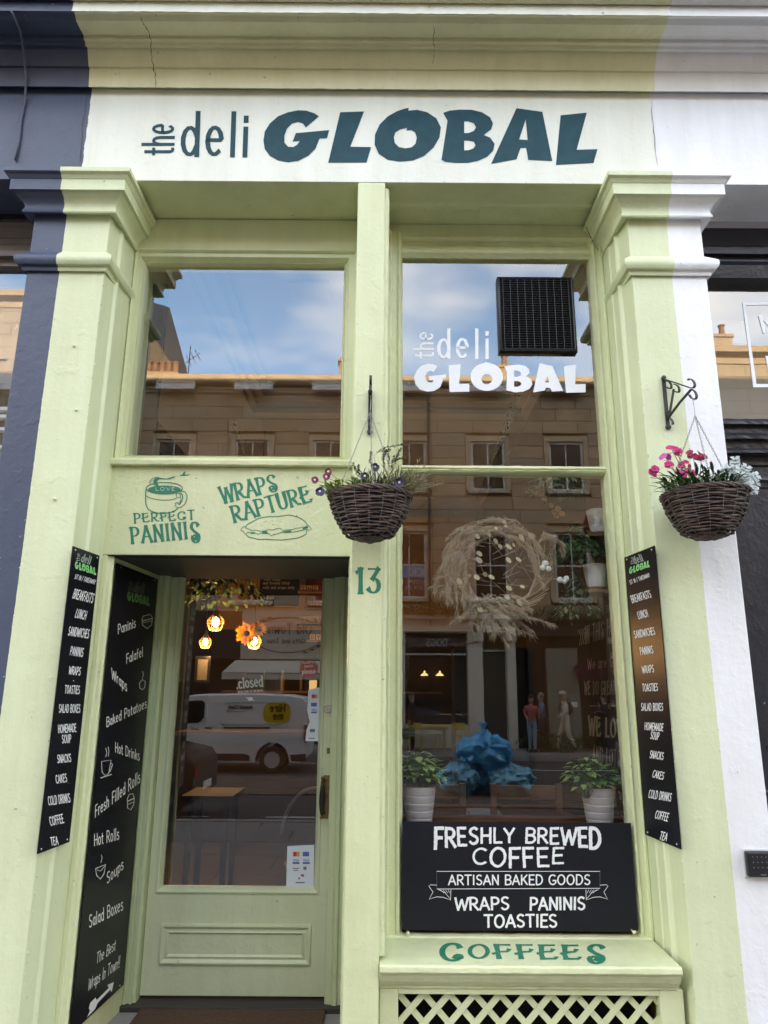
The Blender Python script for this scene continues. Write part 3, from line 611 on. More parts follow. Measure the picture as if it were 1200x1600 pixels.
# ---- left bay: transom window over the sign panel
ZP1, ZP0 = Zp(728, YF), Zp(870, YF)
zb = Zp(392, .30)
MB().box(XLb - .02, PX0, .30, .335, zb + .003, Zp(344, .30) - .002).build('frieze_board', GREENW, shop, bevel=.003)
MB().box(XLb - .02, PX0, .335, .36, zb - .02, ZF + .02).build('frieze_gap_shade', DARK, shop)  # near-black sheet puts the shadow gap's darkness above the frieze into colour
tw = empty('transom_window', (0, 0, 0)); tw.parent = shop
gx0, gx1, gz0, gz1 = -1.328, -.232, Zp(716, .36), Zp(420, .36)
ox0, ox1, oz0, oz1 = XLb - .004, PX0 + .002, ZP1 + .01, zb
def uneven_frame(o, g, ys, name, m, parent, smooth=True):
    """o = outer (x0,x1,z0,z1), g = glass edge; ys = [(fraction, y)] from outer to glass"""
    mb = MB(); vs = []; fs = []
    for t, y in ys:
        x0, x1, z0, z1 = [a + (b - a) * t for a, b in zip(o, g)]
        vs += [(x0, y, z0), (x1, y, z0), (x1, y, z1), (x0, y, z1)]
    n = len(ys)
    for i in range(n - 1):
        for k in range(4): fs.append((i * 4 + k, i * 4 + (k + 1) % 4, i * 4 + 4 + (k + 1) % 4, i * 4 + 4 + k))
    return mb.add(vs, fs).build(name, m, parent, smooth=smooth)
FR = [(0, .40), (0, .29), (.10, .287), (.16, .282), (.24, .287), (.28, .300), (.55, .302), (.62, .300), (.68, .306), (.76, .322), (.84, .330), (.90, .326), (.95, .334), (1.0, .352), (1.0, .41)]
uneven_frame((ox0, ox1, oz0, oz1), (gx0, gx1, gz0, gz1), FR, 'window_frame', GREENW, tw)
pane = MB().add([(gx0 - .01, YG, gz0 - .01), (gx1 + .01, YG, gz0 - .01), (gx1 + .01, YG, gz1 + .01), (gx0 - .01, YG, gz1 + .01)], [(0, 1, 2, 3)]).build('glass_pane', GLASS, tw)
led = [(.36, ZP1 - .012), (.262, ZP1 - .012), (.258, ZP1 - .008), (.256, ZP1 + .012), (.262, ZP1 + .022), (.285, ZP1 + .030), (.36, ZP1 + .034)]
xsweep(MB(), led, XLb - .012, PX0 - .001).build('window_sill', GREENW, tw, bevel=.003)
# painted sign panel over the door
pn = MB().box(XLb - .02, PX0 - .0005, YF, .33, ZP0, ZP1 - .013).build('sign_panel', GREENW, shop, bevel=.003)
SP = surfY(YF - .0012)
lt = MB()
def warpP(t): return (1 + .38 * (1 - t) ** 3 + .25 * t ** 3, -5 * (1 - t) ** 2 + 8 * t ** 3)
write(lt, 'PERFECT', (210, 816), (304, 811.5), 13, SP, font=CEL, pen=(.20, .10), gap=.22, ser=1.4, warp=lambda t: (1 + .25 * max(0, 1 - t * 7) + .2 * max(0, t * 7 - 6), -2.5 * max(0, 1 - t * 7)))
lt.build('panel_lettering', LGREEN, pn); lt = MB(); write(lt, 'PANINIS', (206, 849), (313, 839), 24.5, SP, font=CEL, pen=(.18, .075), gap=.22, ser=1.4, warp=lambda t: (1.22, -6) if t > .87 else (1, 0))
lt.build('panel_lettering', LGREEN, pn); lt = MB(); write(lt, 'WRAPS', (348, 786), (435, 765), 25, SP, font=CEL, pen=(.18, .075), gap=.16, ser=1.45)
lt.build('panel_lettering', LGREEN, pn); lt = MB(); write(lt, 'RAPTURE', (366, 816), (487, 783), 25, SP, font=CEL, pen=(.18, .075), gap=.18, ser=1.45)
lt.build('panel_lettering', LGREEN, pn)
cup = MB(); K = lambda pts: T(pts, 8, 190, 730)
line(cup, K([(312, 250), (303, 300), (300, 400), (305, 470), (330, 520), (380, 555), (450, 574), (530, 578), (610, 565), (670, 540), (705, 508)]), 1.6, SP)
line(cup, K([(308, 360), (360, 385), (430, 402), (520, 412), (600, 408), (670, 392), (725, 370)]), 1.0, SP)
line(cup, K(arc(535, 262, 225, 72, 0, 360, 30)), 1.5, SP, .0007)
poly(cup, K(arc(535, 278, 205, 50, 0, 345, 24)), SP, (), .0003)
poly(cup, K([(440, 240), (400, 215), (395, 170), (420, 130), (450, 122), (500, 135), (560, 142), (620, 125), (680, 108), (650, 135), (600, 150), (540, 152), (480, 148), (450, 165), (445, 195), (470, 235)]), SP, (), .0009)
line(cup, K([(345, 205), (355, 170), (385, 138), (430, 125)]), .9, SP); line(cup, K([(360, 205), (372, 172), (395, 150)]), .7, SP)
poly(cup, K([(715, 100), (760, 90), (775, 62), (805, 52), (790, 75), (800, 95), (865, 88), (830, 105), (760, 110)]), SP)
line(cup, K([(690, 372), (680, 340), (700, 312), (740, 298), (790, 305), (818, 345), (815, 400), (790, 460), (745, 500), (700, 508), (668, 480), (672, 450), (695, 438), (712, 455), (722, 470)]), 1.2, SP, .001)
line(cup, K([(712, 330), (740, 325), (760, 345), (765, 385), (745, 430), (722, 465)]), 1.6, SP, .001); line(cup, K([(735, 345), (738, 400), (728, 440)]), 1.0, SP, .0012)
cup.build('painted_cup', LGREEN, pn)
lv = MB(); write(lv, 'LOVE', (243, 766.5), (273, 766.5), 5, surfY(YF - .003), pen=(.14, .14), gap=.3); lv.build('cup_lettering', mat('pale_green_lettering', (.45, .62, .40), .6), pn)
sw = MB(); K = lambda pts: T(pts, 6.316, 330, 730)
line(sw, K([(340, 590), (355, 565), (420, 530), (470, 505), (510, 495), (545, 490), (590, 484), (610, 490), (630, 482), (660, 488), (690, 480), (740, 474), (765, 470), (800, 478), (850, 490), (900, 515), (930, 540), (950, 575)]), 1.2, SP)
line(sw, K([(345, 665), (370, 690), (430, 702), (460, 712), (540, 710), (620, 716), (700, 718), (780, 708), (850, 700), (890, 685), (935, 660), (942, 622)]), 1.2, SP)
zz = [(290, 620), (310, 590), (330, 582), (340, 600), (360, 605), (400, 625), (440, 618), (480, 632), (540, 625), (575, 612), (600, 622), (640, 608), (680, 600), (700, 622), (760, 618), (800, 615), (840, 600), (880, 598), (900, 590), (930, 588), (960, 570), (990, 612), (960, 622), (930, 610), (900, 622), (860, 630), (820, 638), (780, 642), (740, 645), (700, 640), (660, 655), (620, 660), (592, 678), (570, 655), (520, 652), (480, 650), (460, 664), (440, 648), (400, 655), (375, 640), (330, 660), (320, 635), (290, 620)]
line(sw, K(zz), .9, SP, .0008)
for q in ([(385, 640), (400, 655), (440, 652), (430, 640)], [(500, 628), (550, 630), (560, 655), (500, 650)], [(705, 632), (790, 622), (785, 640), (720, 648)], [(900, 600), (950, 580), (960, 600), (905, 612)]): poly(sw, K(q), SP, (), .0004)
for i in range(34):
    x, y = rnd.uniform(400, 900), rnd.uniform(505, 590)
    if abs(x - 645) / 280 + (590 - y) / 110 < 1.1: disc(sw, *K([(x, y)])[0], .45, .45, SP, .0004, 6)
sw.build('painted_sandwich', LGREEN, pn)

# ---- display window
DW = empty('display_window', (0, 0, 0)); DW.parent = shop
dg = (.094, 1.128, Zp(1462, YG), Zp(405, .36))
zsoff = ZF
step = [(.14, ZF + .02), (.14, ZF - .0), (.160, ZF - .004), (.172, ZF - .012), (.190, ZF - .014), (.195, ZF - .003), (.345, ZF - .004), (.345, ZF + .02)]
xsweep(MB(), step, PX1 + .001, XR - .02).build('soffit_moulding', GREENW, shop)
do = (PX1 + .015, XRb + .004, .60, ZF - .005)
head = Zp(352, .33)
# head mouldings
hp = [(.40, ZF - .006), (.335, ZF - .006), (.335, Zp(366, .33)), (.322, Zp(368, .33)), (.318, Zp(372, .33)), (.33, Zp(375, .33)), (.345, Zp(377, .33)), (.345, Zp(382, .34)), (.325, Zp(385, .33)), (.315, Zp(390, .32)), (.318, Zp(394, .32)), (.332, Zp(399, .33)), (.34, Zp(403, .34)), (.352, dg[3]), (.40, dg[3])]
xsweep(MB(), hp, do[0], do[1]).build('window_head', GREENW, DW)
def stile(xa, xb, name='window_stile'):     # xa outer, xb glass side
    s = 1 if xb > xa else -1; w = abs(xb - xa)
    pl = [(xa, .40), (xa, .30), (xa + s * w * .10, .292), (xa + s * w * .22, .292), (xa + s * w * .28, .302), (xa + s * w * .62, .304), (xa + s * w * .68, .298), (xa + s * w * .76, .296), (xa + s * w * .84, .306), (xa + s * w * .90, .322), (xb, .350), (xb, .40)]
    return zsweep(MB(), pl, .60, hp[2][1] + .001).build(name, GREENW, DW)
stile(do[0], dg[0]); stile(do[1], dg[1])
zbar0, zbar1 = Zp(738.5, .33), Zp(726, .33)
pb = [(.40, zbar0), (.345, zbar0), (.325, zbar0 + .006), (.318, zbar0 + .014), (.328, zbar0 + .020), (.318, zbar0 + .026), (.325, zbar1 - .004), (.345, zbar1), (.40, zbar1)]
xsweep(MB(), pb, dg[0] - .012, dg[1] + .012).build('glazing_bar', GREENW, DW)
for za, zb_ in ((dg[2], zbar0 + .004), (zbar1 - .004, dg[3])):
    MB().add([(dg[0] - .01, YG, za), (dg[1] + .01, YG, za), (dg[1] + .01, YG, zb_), (dg[0] - .01, YG, zb_)], [(0, 1, 2, 3)]).build('glass_pane', GLASS, DW)
MB().box(dg[0], dg[1], YG - .02, YG + .04, .55, dg[2] + .004).build('bottom_rail', GREENW, DW)
# lettering on the glass
wl_ = MB(); SG = surfY(YG - .0015)
for o_, h_ in HEAVY2: wl_ = MB(); poly(wl_, T(o_, 4, 630, 500), SG, [T(h, 4, 630, 500) for h in h_]); wl_.build('window_letter', mat('white_vinyl', (0.86, 0.87, 0.9), 0.45), DW)
wl_ = MB()
write(wl_, 'deli', (684, 559), (764, 559), 44, SG, pen=(.115, .09), gap=.26)
write(wl_, 'the', (677, 559), (676, 519), 30, SG, pen=(.11, .11), gap=.13, up=(-1, 0))
wl_.build('window_lettering', mat('white_vinyl', (0.86, 0.87, 0.9), 0.45), DW)

# sill with painted COFFEES, stall riser with lattice
sz_f, sz_b = Zp(1510, -.03), Zp(1464, .29)
sp = [(.33, sz_b + .008), (.285, sz_b + .006), (.280, sz_b), (-.026, sz_f + .004), (-.032, sz_f - .002), (-.034, sz_f - .020), (-.028, sz_f - .026), (-.018, sz_f - .028), (-.014, sz_f - .040), (.0, sz_f - .062), (.018, sz_f - .080), (.030, sz_f - .086), (.032, sz_f - .098), (.33, sz_f - .098)]
sill = xsweep(MB(), sp, PX1 + .0015, 1.178); sill = sill.build('display_sill', GREENW, shop, bevel=.003)
pA = Vector((0, .28, sz_b)); nA = Vector((0, (sz_b - sz_f - .004), -.306)); nA = Vector((0, -(sz_b - sz_f - .004), .306))
SS = surfN(pA, nA); cf = MB()
def lift_surf(s, dh): return lambda x, y, h: s(x, y, h + dh)
write(cf, 'COFFEES', (689, 1497), (946, 1499), 21, lift_surf(SS, .0012), font=CEL, pen=(.34, .11), gap=.24, ser=1.25, warp=lambda t: (1.3 if t < .1 or t > .9 else 1, (-5 if t < .1 or t > .9 else 0)))
cf.build('sill_lettering', LGREEN, sill)
# old cracks where the mouldings meet, and chipped arrises
for pts, w in (([(218, 285), (223, 296), (230, 318), (237, 330), (241, 341)], .7), ([(241, 341), (238, 349), (232, 355), (228, 363), (214, 371), (206, 378)], .9), ([(205, 382), (204, 400), (201, 425), (199, 450)], .6), ([(915, 350), (921, 368), (929, 384), (937, 392)], .8)):
    crack(pts, w, shop, lambda y: .2865)
crack([(98, 283), (130, 282), (165, 283), (196, 284)], .6, shop, lambda y: -.1)
crack([(126, 256), (128, 200), (138, 142)], .6, shop, lambda y: -.003); crack([(1027, 262), (1022, 205), (1017, 152)], .7, shop, lambda y: -.003)
CH1 = mat('bare_chip', (.33, .31, .25), .9); CH2 = mat('pale_chip', (.80, .82, .66), .6)
def chips_along(a, b, n, Y, spread=2.0, big=1.5):
    m1, m2 = MB(), MB()
    for i in range(n):
        t = rnd.random(); x = a[0] + (b[0] - a[0]) * t + rnd.gauss(0, spread); y = a[1] + (b[1] - a[1]) * t; s = rnd.uniform(.35, 1) * big; k = rnd.randint(5, 7)
        pts = [P(x + s * rnd.uniform(.4, 1) * math.cos(6.283 * j / k), y + s * rnd.uniform(.5, 1.5) * math.sin(6.283 * j / k), Y) for j in range(k)]
        (m1 if rnd.random() < .45 else m2).add(pts, [tuple(range(k))])
    for m_, mm in ((m1, CH1), (m2, CH2)):
        if m_.v: m_.build('paint_chips', mm, shop, kind='stuff')
chips_along((161, 440), (32, 1590), 46, -.0018, 1.0); chips_along((989, 440), (1087, 1590), 40, -.0018, 1.0)
chips_along((94, 440), (8, 1060), 26, -.0018, 1.5, 1.2); chips_along((1052, 440), (1168, 1590), 34, -.0018, 2, 1.3)
chips_along((561, 300), (540, 1590), 26, -.0028, .8, 1.2); chips_along((600, 300), (597, 1590), 26, -.0028, .8, 1.2)
chips_along((60, 1450), (100, 700), 18, -.0018, 30, 1.1); chips_along((1110, 1550), (1040, 700), 20, -.0018, 22, 1.1); chips_along((570, 1590), (575, 950), 16, -.0028, 14, 1.1)
chips_along((150, 278), (1000, 287), 30, -.0012, 3, 1.1); chips_along((240, 160), (1000, 168), 14, -.0012, 20, 1.0)
# stall riser frame and lattice
YRi = .055
lx0, lx1, lz1, lz0 = Xp(622, 1575, YRi), Xp(1030, 1575, YRi), Zp(1551, YRi), .16
riser = empty('stall_riser', (0, 0, 0)); riser.parent = shop
MB().box(PX1 + .002, lx0, .04, .10, .03, sz_f - .099).box(lx1, 1.20, .04, .10, .03, sz_f - .099).parts('riser_stile', GREENW, riser, bevel=.004)
MB().box(lx0, lx1, .041, .10, lz1, sz_f - .099).box(lx0, lx1, .041, .10, .03, lz0).parts('riser_rail', GREENW, riser, bevel=.003)
MB().box(lx0 - .05, lx1 + .05, .30, .31, .0, .6).build('riser_dark_sheet', DARK, riser)  # near-black sheet stands in for the dark hollow behind the lattice
wslat = .0235; pitch = Xp(716, 1575, YRi) - Xp(676, 1575, YRi)
H_ = lz1 - lz0
for sgn in (1, -1):
    k = -14
    while k < 50:
        xc = lx0 + k * pitch
        a = Vector((xc, 0, lz0)); b = Vector((xc + sgn * H_ * .98, 0, lz1)); k += 1
        # clip to the opening
        def clip(p, q):
            t0, t1 = 0.0, 1.0; dx = q.x - p.x
            for lim, s in ((lx0, 1), (lx1, -1)):
                f = lambda t: (p.x + dx * t - lim) * s
                if f(0) < 0 and f(1) < 0: return None
                if f(0) < 0: t0 = max(t0, (lim - p.x) / dx)
                if f(1) < 0: t1 = min(t1, (lim - p.x) / dx)
            return (p.lerp(q, t0), p.lerp(q, t1)) if t1 - t0 > .04 else None
        c = clip(a, b)
        if not c: continue
        y = YRi + (.010 if sgn > 0 else .0175)
        d = (c[1] - c[0]).normalized(); nn = Vector((-d.z, 0, d.x)) * wslat / 2
        p_, q_ = c[0] - d * .008, c[1] + d * .008
        MB().slab([(v.x, y, v.z) for v in (p_ - nn, p_ + nn, q_ + nn, q_ - nn)], (0, .007, 0)).build('lattice_slat', GREENW, riser)

# ---- door recess
ZD = Zp(1558, YD - .03)                 # bottom of the door leaf
ZS = ZD - .012
jA = P(178, 885, .33); jd = Vector((.075, 1, 0)).normalized(); jn = Vector((1, -.075, 0)).normalized()
zl = ZP0
# splayed left lining of the recess with its front moulding
post0 = P(157, 885, YF); post1 = P(177, 885, .30)
zsweep(MB(), [(XLb - .03, .29), (post0.x, .29), (post0.x + .012, .284), (post0.x + .030, .284), (post0.x + .034, .296), (post1.x - .010, .298), (post1.x, .306), (jA.x - .008, .33), (jA.x - .012, 1.05), (XLb - .03, 1.05)], .0, zl - .002).build('recess_post', GREENW, shop, bevel=.002)
lin0 = jA - jn * .012; lin1 = lin0 + jd * .62
zsweep(MB(), [(lin0.x, lin0.y), (lin1.x, lin1.y), (lin1.x - .03, lin1.y), (lin0.x - .03, lin0.y)], .05, zl - .002, jit=0).build('recess_lining', GREENW, shop)
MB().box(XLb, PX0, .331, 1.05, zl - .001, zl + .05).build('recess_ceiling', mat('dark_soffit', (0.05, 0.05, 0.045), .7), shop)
MB().box(XLb - .01, PX0 + .001, .285, .331, zl - .006, zl - .0005).build('lintel_dark_strip', DARK, shop)  # near-black strip along the lower front edge of the sign panel
# door frame
YFD = .93
dL, dR = Xp(218, 1556, YD - .03), Xp(507, 1553, YD - .03)     # leaf edges
fl = P(247, 905, YFD).x
fo = lin1.x - .002
def dframe(xo, xi, s):
    w = abs(xi - xo)
    return [(xo, 1.08), (xo, YFD), (xo + s * w * .12, YFD - .008), (xo + s * w * .22, YFD - .008), (xo + s * w * .28, YFD + .006), (xo + s * w * .50, YFD + .008), (xo + s * w * .56, YFD - .002), (xo + s * w * .70, YFD - .002), (xo + s * w * .76, YFD + .012), (xi - s * .004, YFD + .016), (xi, YFD + .02), (xi, 1.08)]
zsweep(MB(), dframe(fo, dL - .003, 1), ZS - .03, zl - .002).build('door_frame', paint('sage_frame_paint', (.54, .61, .38)), shop)
zsweep(MB(), dframe(PX0 - .0, dR + .003, -1), ZS - .03, zl - .002).build('door_frame', MATS['sage_frame_paint'], shop)
zsweep(MB(), [(PX0 - .001, .30), (PX0 - .02, .305), (PX0 - .026, .33), (PX0 - .012, .345), (PX0 - .012, .93), (PX0 - .001, .93)], ZS - .03, zl - .003).build('recess_post', GREENW, shop)
door = empty('door', (dL, YD, ZD)); door.parent = shop; ORG['door'] = Vector((dL, YD, ZD))
ztop = 2.52
g0x, g1x, g0z = Xp(254.5, 1386, YD), Xp(490.5, 1386, YD), Zp(1386, YD)
yf = YD - .03
DP = [(dL, g0x, ZD, ztop), ]
leaf = MB().box(dL, g0x - .018, yf, YD + .02, ZD, ztop).box(g1x + .018, dR, yf, YD + .02, ZD, ztop).box(g0x - .018, g1x + .018, yf + .0005, YD + .0195, ZD, g0z - .018).box(g0x - .018, g1x + .018, yf + .0005, YD + .0195, ztop - .12, ztop)
leaf.parts('door_stile', SAGE, door)
frame_mb(g0x - .030, g1x + .030, g0z - .030, ztop - .09, [(0, yf + .001), (.002, yf - .006), (.010, yf - .008), (.016, yf - .002), (.024, yf + .012), (.030, yf + .026), (.030, YD + .012)]).build('glazing_bead', SAGE, door)
MB().add([(g0x - .012, YD, g0z - .012), (g1x + .012, YD, g0z - .012), (g1x + .012, YD, ztop - .1), (g0x - .012, YD, ztop - .1)], [(0, 1, 2, 3)]).build('glass_pane', GLASS, door)
a_, b_ = P(247, 1507, yf), P(487, 1444, yf)
frame_mb(a_.x, b_.x, a_.z, b_.z, [(0, yf), (.003, yf - .010), (.012, yf - .014), (.020, yf - .009), (.026, yf - .003), (.034, yf - .004), (.040, yf - .010), (.046, yf - .006), (.050, yf - .001)]).build('panel_moulding', SAGE, door, smooth=True)
# lock, keyhole, pull handle on its plate
q = P(512.5, 1108, yf); MB().lathe((q.x, q.y, q.z), [(.021, 0), (.021, -.004), (.018, -.007), (.010, -.007), (.010, -.010), (.0001, -.010)], 24, axis='y').build('lock_cylinder', STEEL, door, smooth=True)
MB().box(q.x - .0015, q.x + .0015, q.y - .0112, q.y - .0102, q.z - .006, q.z + .006).build('key_slot', DARK, door)
q = P(513, 1173, yf); MB().box(q.x - .009, q.x + .009, q.y - .003, q.y, q.z - .016, q.z + .016).build('keyhole_plate', BRASS, door, bevel=.002)
a_, b_ = P(505, 1279, yf), P(517, 1211, yf)
MB().box(a_.x - .002, b_.x + .004, yf - .004, yf, a_.z, b_.z).build('handle_plate', BRASS, door, bevel=.002)
hx = P(503, 1245, yf - .05).x; hz0, hz1 = Zp(1276, yf - .05), Zp(1219, yf - .05)
MB().tube([(hx + .012, yf, hz1 - .01), (hx + .008, yf - .03, hz1 - .008), (hx, yf - .045, hz1)], .006).tube([(hx + .012, yf, hz0 + .01), (hx + .008, yf - .03, hz0 + .008), (hx, yf - .045, hz0)], .006).ball((hx, yf - .046, hz1 + .008), .010).ball((hx, yf - .046, hz0 - .006), .010).build('handle_bracket', BRASS, door, smooth='all')
MB().lathe((hx, yf - .045, hz0 + .004), [(.006, 0), (.011, .02), (.0145, .05), (.016, .08), (.0145, .11), (.011, .14), (.006, hz1 - hz0 - .01)], 16).build('handle_grip', mat('black_wood_handle', (.012, .011, .010), .3), door, smooth='all')
# stickers and lettering on the door glass
STW = mat('sticker_white', (.62, .66, .72), .4); SDG = surfY(YD - .0015)
def pxrect(mb, x0, y0, x1, y1, surf, h=0, skew=0): return poly(mb, [(x0, y0), (x1, y0), (x1 + skew, y1), (x0 + skew, y1)], surf, (), h)
st = MB(); poly(st, [(449, 1322), (491, 1320), (490, 1385), (447, 1385)], SDG); poly(st, [(482, 1078), (499, 1074), (497.5, 1158), (477, 1158), (479, 1140), (484, 1128), (480, 1110)], SDG)
st.parts('card_sticker', STW, door)
cols = {'red': mat('print_red', (.45, .05, .04), .5), 'blue': mat('print_blue', (.04, .12, .38), .5), 'orange': mat('print_orange', (.6, .25, .04), .5), 'grey': mat('print_grey', (.15, .16, .18), .5)}
def chips(lst, c):
    m_ = MB()
    for (x, y, w, h) in lst: pxrect(m_, x, y, x + w, y + h, SDG, .0006)
    m_.build('sticker_print', cols[c], door)
chips([(458, 1331, 5, 7), (487, 1085, 5, 6), (472, 1366, 3, 4)], 'red'); chips([(473, 1331, 10, 7), (457, 1347, 11, 3), (473, 1347, 11, 3), (486, 1098, 9, 6), (486, 1112, 9, 2.5), (470, 1366, 3, 3)], 'blue')
chips([(463, 1331, 5, 7), (492, 1085, 4, 6)], 'orange'); chips([(457, 1356, 10, 1.5), (459, 1359, 7, 1.5), (474, 1354, 5, 5), (466, 1371, 3, 3), (462, 1378, 14, 2), (484, 1139, 8, 5), (482, 1153, 10, 1.5), (473, 1366, 2, 2)], 'grey')
vb = MB(); write(vb, 'VISA', (458, 1346), (467, 1346), 3.6, SDG, pen=(.16, .16)); write(vb, 'VISA', (474, 1346), (483, 1346), 3.6, SDG, pen=(.16, .16)); write(vb, 'VISA', (487, 1111), (495, 1111), 3.6, SDG, pen=(.16, .16)); 
vb2 = MB()
for o_ in vb.v: vb2.v.append((o_[0], o_[1] - .0008, o_[2]))
vb2.f, vb2.m = vb.f, vb.m; vb2.build('sticker_print', cols['blue'], door)
rs = MB(); disc(rs, 482.5, 1045, 14.5, 13.5, SDG, 0); rs.build('round_sticker', mat('dusty_red_print', (.42, .10, .09), .5), door)
rs = MB(); S2 = surfY(YD - .003); write(rs, 'proudly', (472, 1037), (493, 1035), 4.5, S2, pen=(.14, .14)) if False else None
write(rs, 'PLASTIC', (473, 1037), (492, 1036), 3, S2, pen=(.18, .18)); write(rs, 'BAGS', (476, 1043), (489, 1042), 3, S2, pen=(.18, .18)); write(rs, 'okay', (471, 1053), (494, 1051), 8, S2, pen=(.12, .12)) if False else write(rs, 'please', (472, 1053), (493, 1052), 7, S2, pen=(.14, .14))
rs.build('sticker_lettering', LWHITE, door)
cs = MB(); write(cs, '.closed', (370, 1076), (411, 1072), 16, SDG, pen=(.15, .15), gap=.12, wob=.05); write(cs, "WE'RE GONE TO THE BEACH..", (372, 1083), (412, 1080), 3, SDG, pen=(.16, .16), gap=.2)
disc(cs, 391, 1092, 4.5, 3, SDG, 0, 8); line(cs, [(384, 1089), (398, 1095)], .8, SDG); cs.build('closed_lettering', mat('cream_vinyl', (.62, .60, .55), .5), door)
# threshold, step
MB().box(XLb, PX0, .90, 1.06, .0, ZD - .014).build('threshold', mat('dark_wood', (.045, .035, .03), .7, var=.3), shop, bevel=.004)
st_ = MB().box(-1.42, PX0 + .0, .10, .90, .004, ZD - .036).build('doorstep', STONE, shop, bevel=.008)
COIR = mat('coir', (0.12, 0.062, 0.036), 1.0, c2=(0.07, 0.036, 0.022), vscale=60, bump=1.0, bscale=260)
mt = MB().box(Xp(205, 1590, .75), Xp(505, 1590, .75), .36, .895, ZD - .034, ZD - .017).build('doormat', COIR, None, bevel=.004); tag(mt, 'brown coir mat on the doorstep in front of the sage green door', 'doormat')
# unseen tenement masonry above and behind, added and sized to block the sun
MB().box(-1.585, 1.42, .051, .5, zt - .02, 17.8).box(-1.585, 1.42, .301, .5, ZF + .051, zt - .02).parts('unseen_upper_wall', SAND, shop)
MB().box(-2.6, 1.5, 8.0, 8.3, .0, 17.8).build('unseen_rear_wall', SAND, shop)
MB().box(-1.585, 1.42, .5, 8.0, 17.6, 17.8).build('roof', mat('slate', (.09, .09, .10), .8, var=.3), shop)
# ================================================================== NEIGHBOURS
nv = empty('navy_shopfront', (-3, 0, 0), 'dark navy blue painted shopfront left of the green one, with a sash window', 'shop')
xsweep(MB(), prof, -30, -1.5855).build('cornice', NAVYM, nv)
MB().box(-30, -1.6005, .0, .30, ZF, ZT - .006).build('fascia', NAVYM, nv)
MB().box(-30, -1.586, .051, .5, zt - .02, 17.8).box(-30, -2.6, 8, 8.3, 0, 17.8).box(-30.3, -30, .05, 8.3, 0, 17.8).box(-30, -1.586, .301, .5, ZF + .05, zt - .02).parts('unseen_upper_wall', SAND, nv)  # unseen walls and roof, extended to shade the street and its reflections
MB().box(-30, -1.586, .5, 8.0, 17.6, 17.8).build('roof', MATS['slate'], nv)
cab = MB(); cb = []
for (x, y) in [(18, 18), (32, 50), (38, 85), (41, 120), (39, 160), (33, 190), (30, 220), (24, 250)]:
    cb.append(P(x, y, ycor(y) - .008 if y < 141 else -.008))
cab.tube(cb, .006).build('cable', NAVYM, nv, smooth='all')
MB().box(-30, X0 - .002, .28, .42, Zp(340, .28), ZF + .05).build('lintel', BLACKP, nv)
BEI = mat('taupe_wood', (.24, .19, .165), .5, var=.15)
hh = [(.40, Zp(342, .32)), (.32, Zp(342, .32)), (.32, Zp(348, .32)), (.30, Zp(352, .3)), (.33, Zp(360, .33)), (.33, Zp(375, .33)), (.31, Zp(378, .31)), (.335, Zp(386, .33)), (.30, Zp(396, .3)), (.30, Zp(404, .3)), (.34, Zp(408, .34)), (.34, Zp(420, .34)), (.40, Zp(420, .34))]
xsweep(MB(), hh, -9, X0 - .002).build('window_head', BEI, nv)
MB().add([(-9, .38, .6), (X0, .38, .6), (X0, .38, Zp(418, .38)), (-9, .38, Zp(418, .38))], [(0, 1, 2, 3)]).build('glass_pane', GLASS, nv)
MB().box(-9, X0, .44, .50, Zp(447, .44), Zp(415, .44)).build('blind_box', mat('grey_blind', (.30, .31, .33), .7), nv)
MB().box(-9, X0 + .1, .47, .48, Zp(612, .47), Zp(447, .47)).build('roller_blind', mat('pale_blind', (.34, .36, .40), .8, var=.2, vscale=3, stain=((.5, .5, .52), 8, .6)), nv)
for py in (640, 652, 672, 700): MB().box(-4, X0 + .1, .52, .56, Zp(py + 5, .52), Zp(py, .52)).build('shelf_edge', LWHITE, nv)
MB().box(-4, X0 + .1, .6, .62, .6, Zp(612, .6)).build('inner_panel', mat('dim_interior', (.12, .11, .12), .8), nv)
MB().box(-9, X0 - .002, .2, .39, .0, .62).build('stall_riser', NAVYM, nv)

wh = empty('white_shopfront', (3, 0, 0), 'white painted masonry shopfront on the right edge with a black panelled door', 'shop')
xsweep(MB(), prof, 1.4205, 30).build('cornice', paint('white_cornice_paint', (.80, .78, .79)), wh)
MB().box(1.4255, 30, .0, .30, ZF, ZT - .006).build('fascia', WHITEM, wh)
MB().box(1.421, 30, .051, .5, zt - .02, 17.8).box(1.5, 30, 8, 8.3, 0, 17.8).box(30, 30.3, .05, 8.3, 0, 17.8).box(1.421, 30, .301, .5, ZF + .05, zt - .02).parts('unseen_upper_wall', SAND, wh)  # unseen walls and roof, stretched far right to block sun and bright sky
MB().box(1.421, 30, .5, 8.0, 17.6, 17.8).build('roof', MATS['slate'], wh)
MB().box(X1 + .002, 9, .30, .42, Zp(352, .3), ZF + .02).build('soffit_board', mat('grey_soffit', (.42, .40, .42), .6), wh)
zk = Zp(430, .30)
bl = [(.42, Zp(352, .3) - .002), (.30, Zp(352, .3) - .002), (.30, Zp(378, .3)), (.28, Zp(382, .28)), (.28, Zp(392, .28)), (.31, Zp(396, .31)), (.31, Zp(404, .31)), (.29, Zp(410, .29)), (.30, zk), (.42, zk)]
xsweep(MB(), bl, X1 + .002, 9).build('black_head', BLACKP, wh)
MB().add([(X1, .37, Zp(650, .37)), (4, .37, Zp(650, .37)), (4, .37, Zp(430, .37)), (X1, .37, Zp(430, .37))], [(0, 1, 2, 3)]).build('glass_pane', GLASS, wh)
fl2 = MB(); S3 = surfY(.367)
poly(fl2, [(1160, 472), (1275, 470), (1310, 604), (1177, 605)], S3, [[(1165, 477), (1270, 475), (1303, 599), (1182, 600)]])
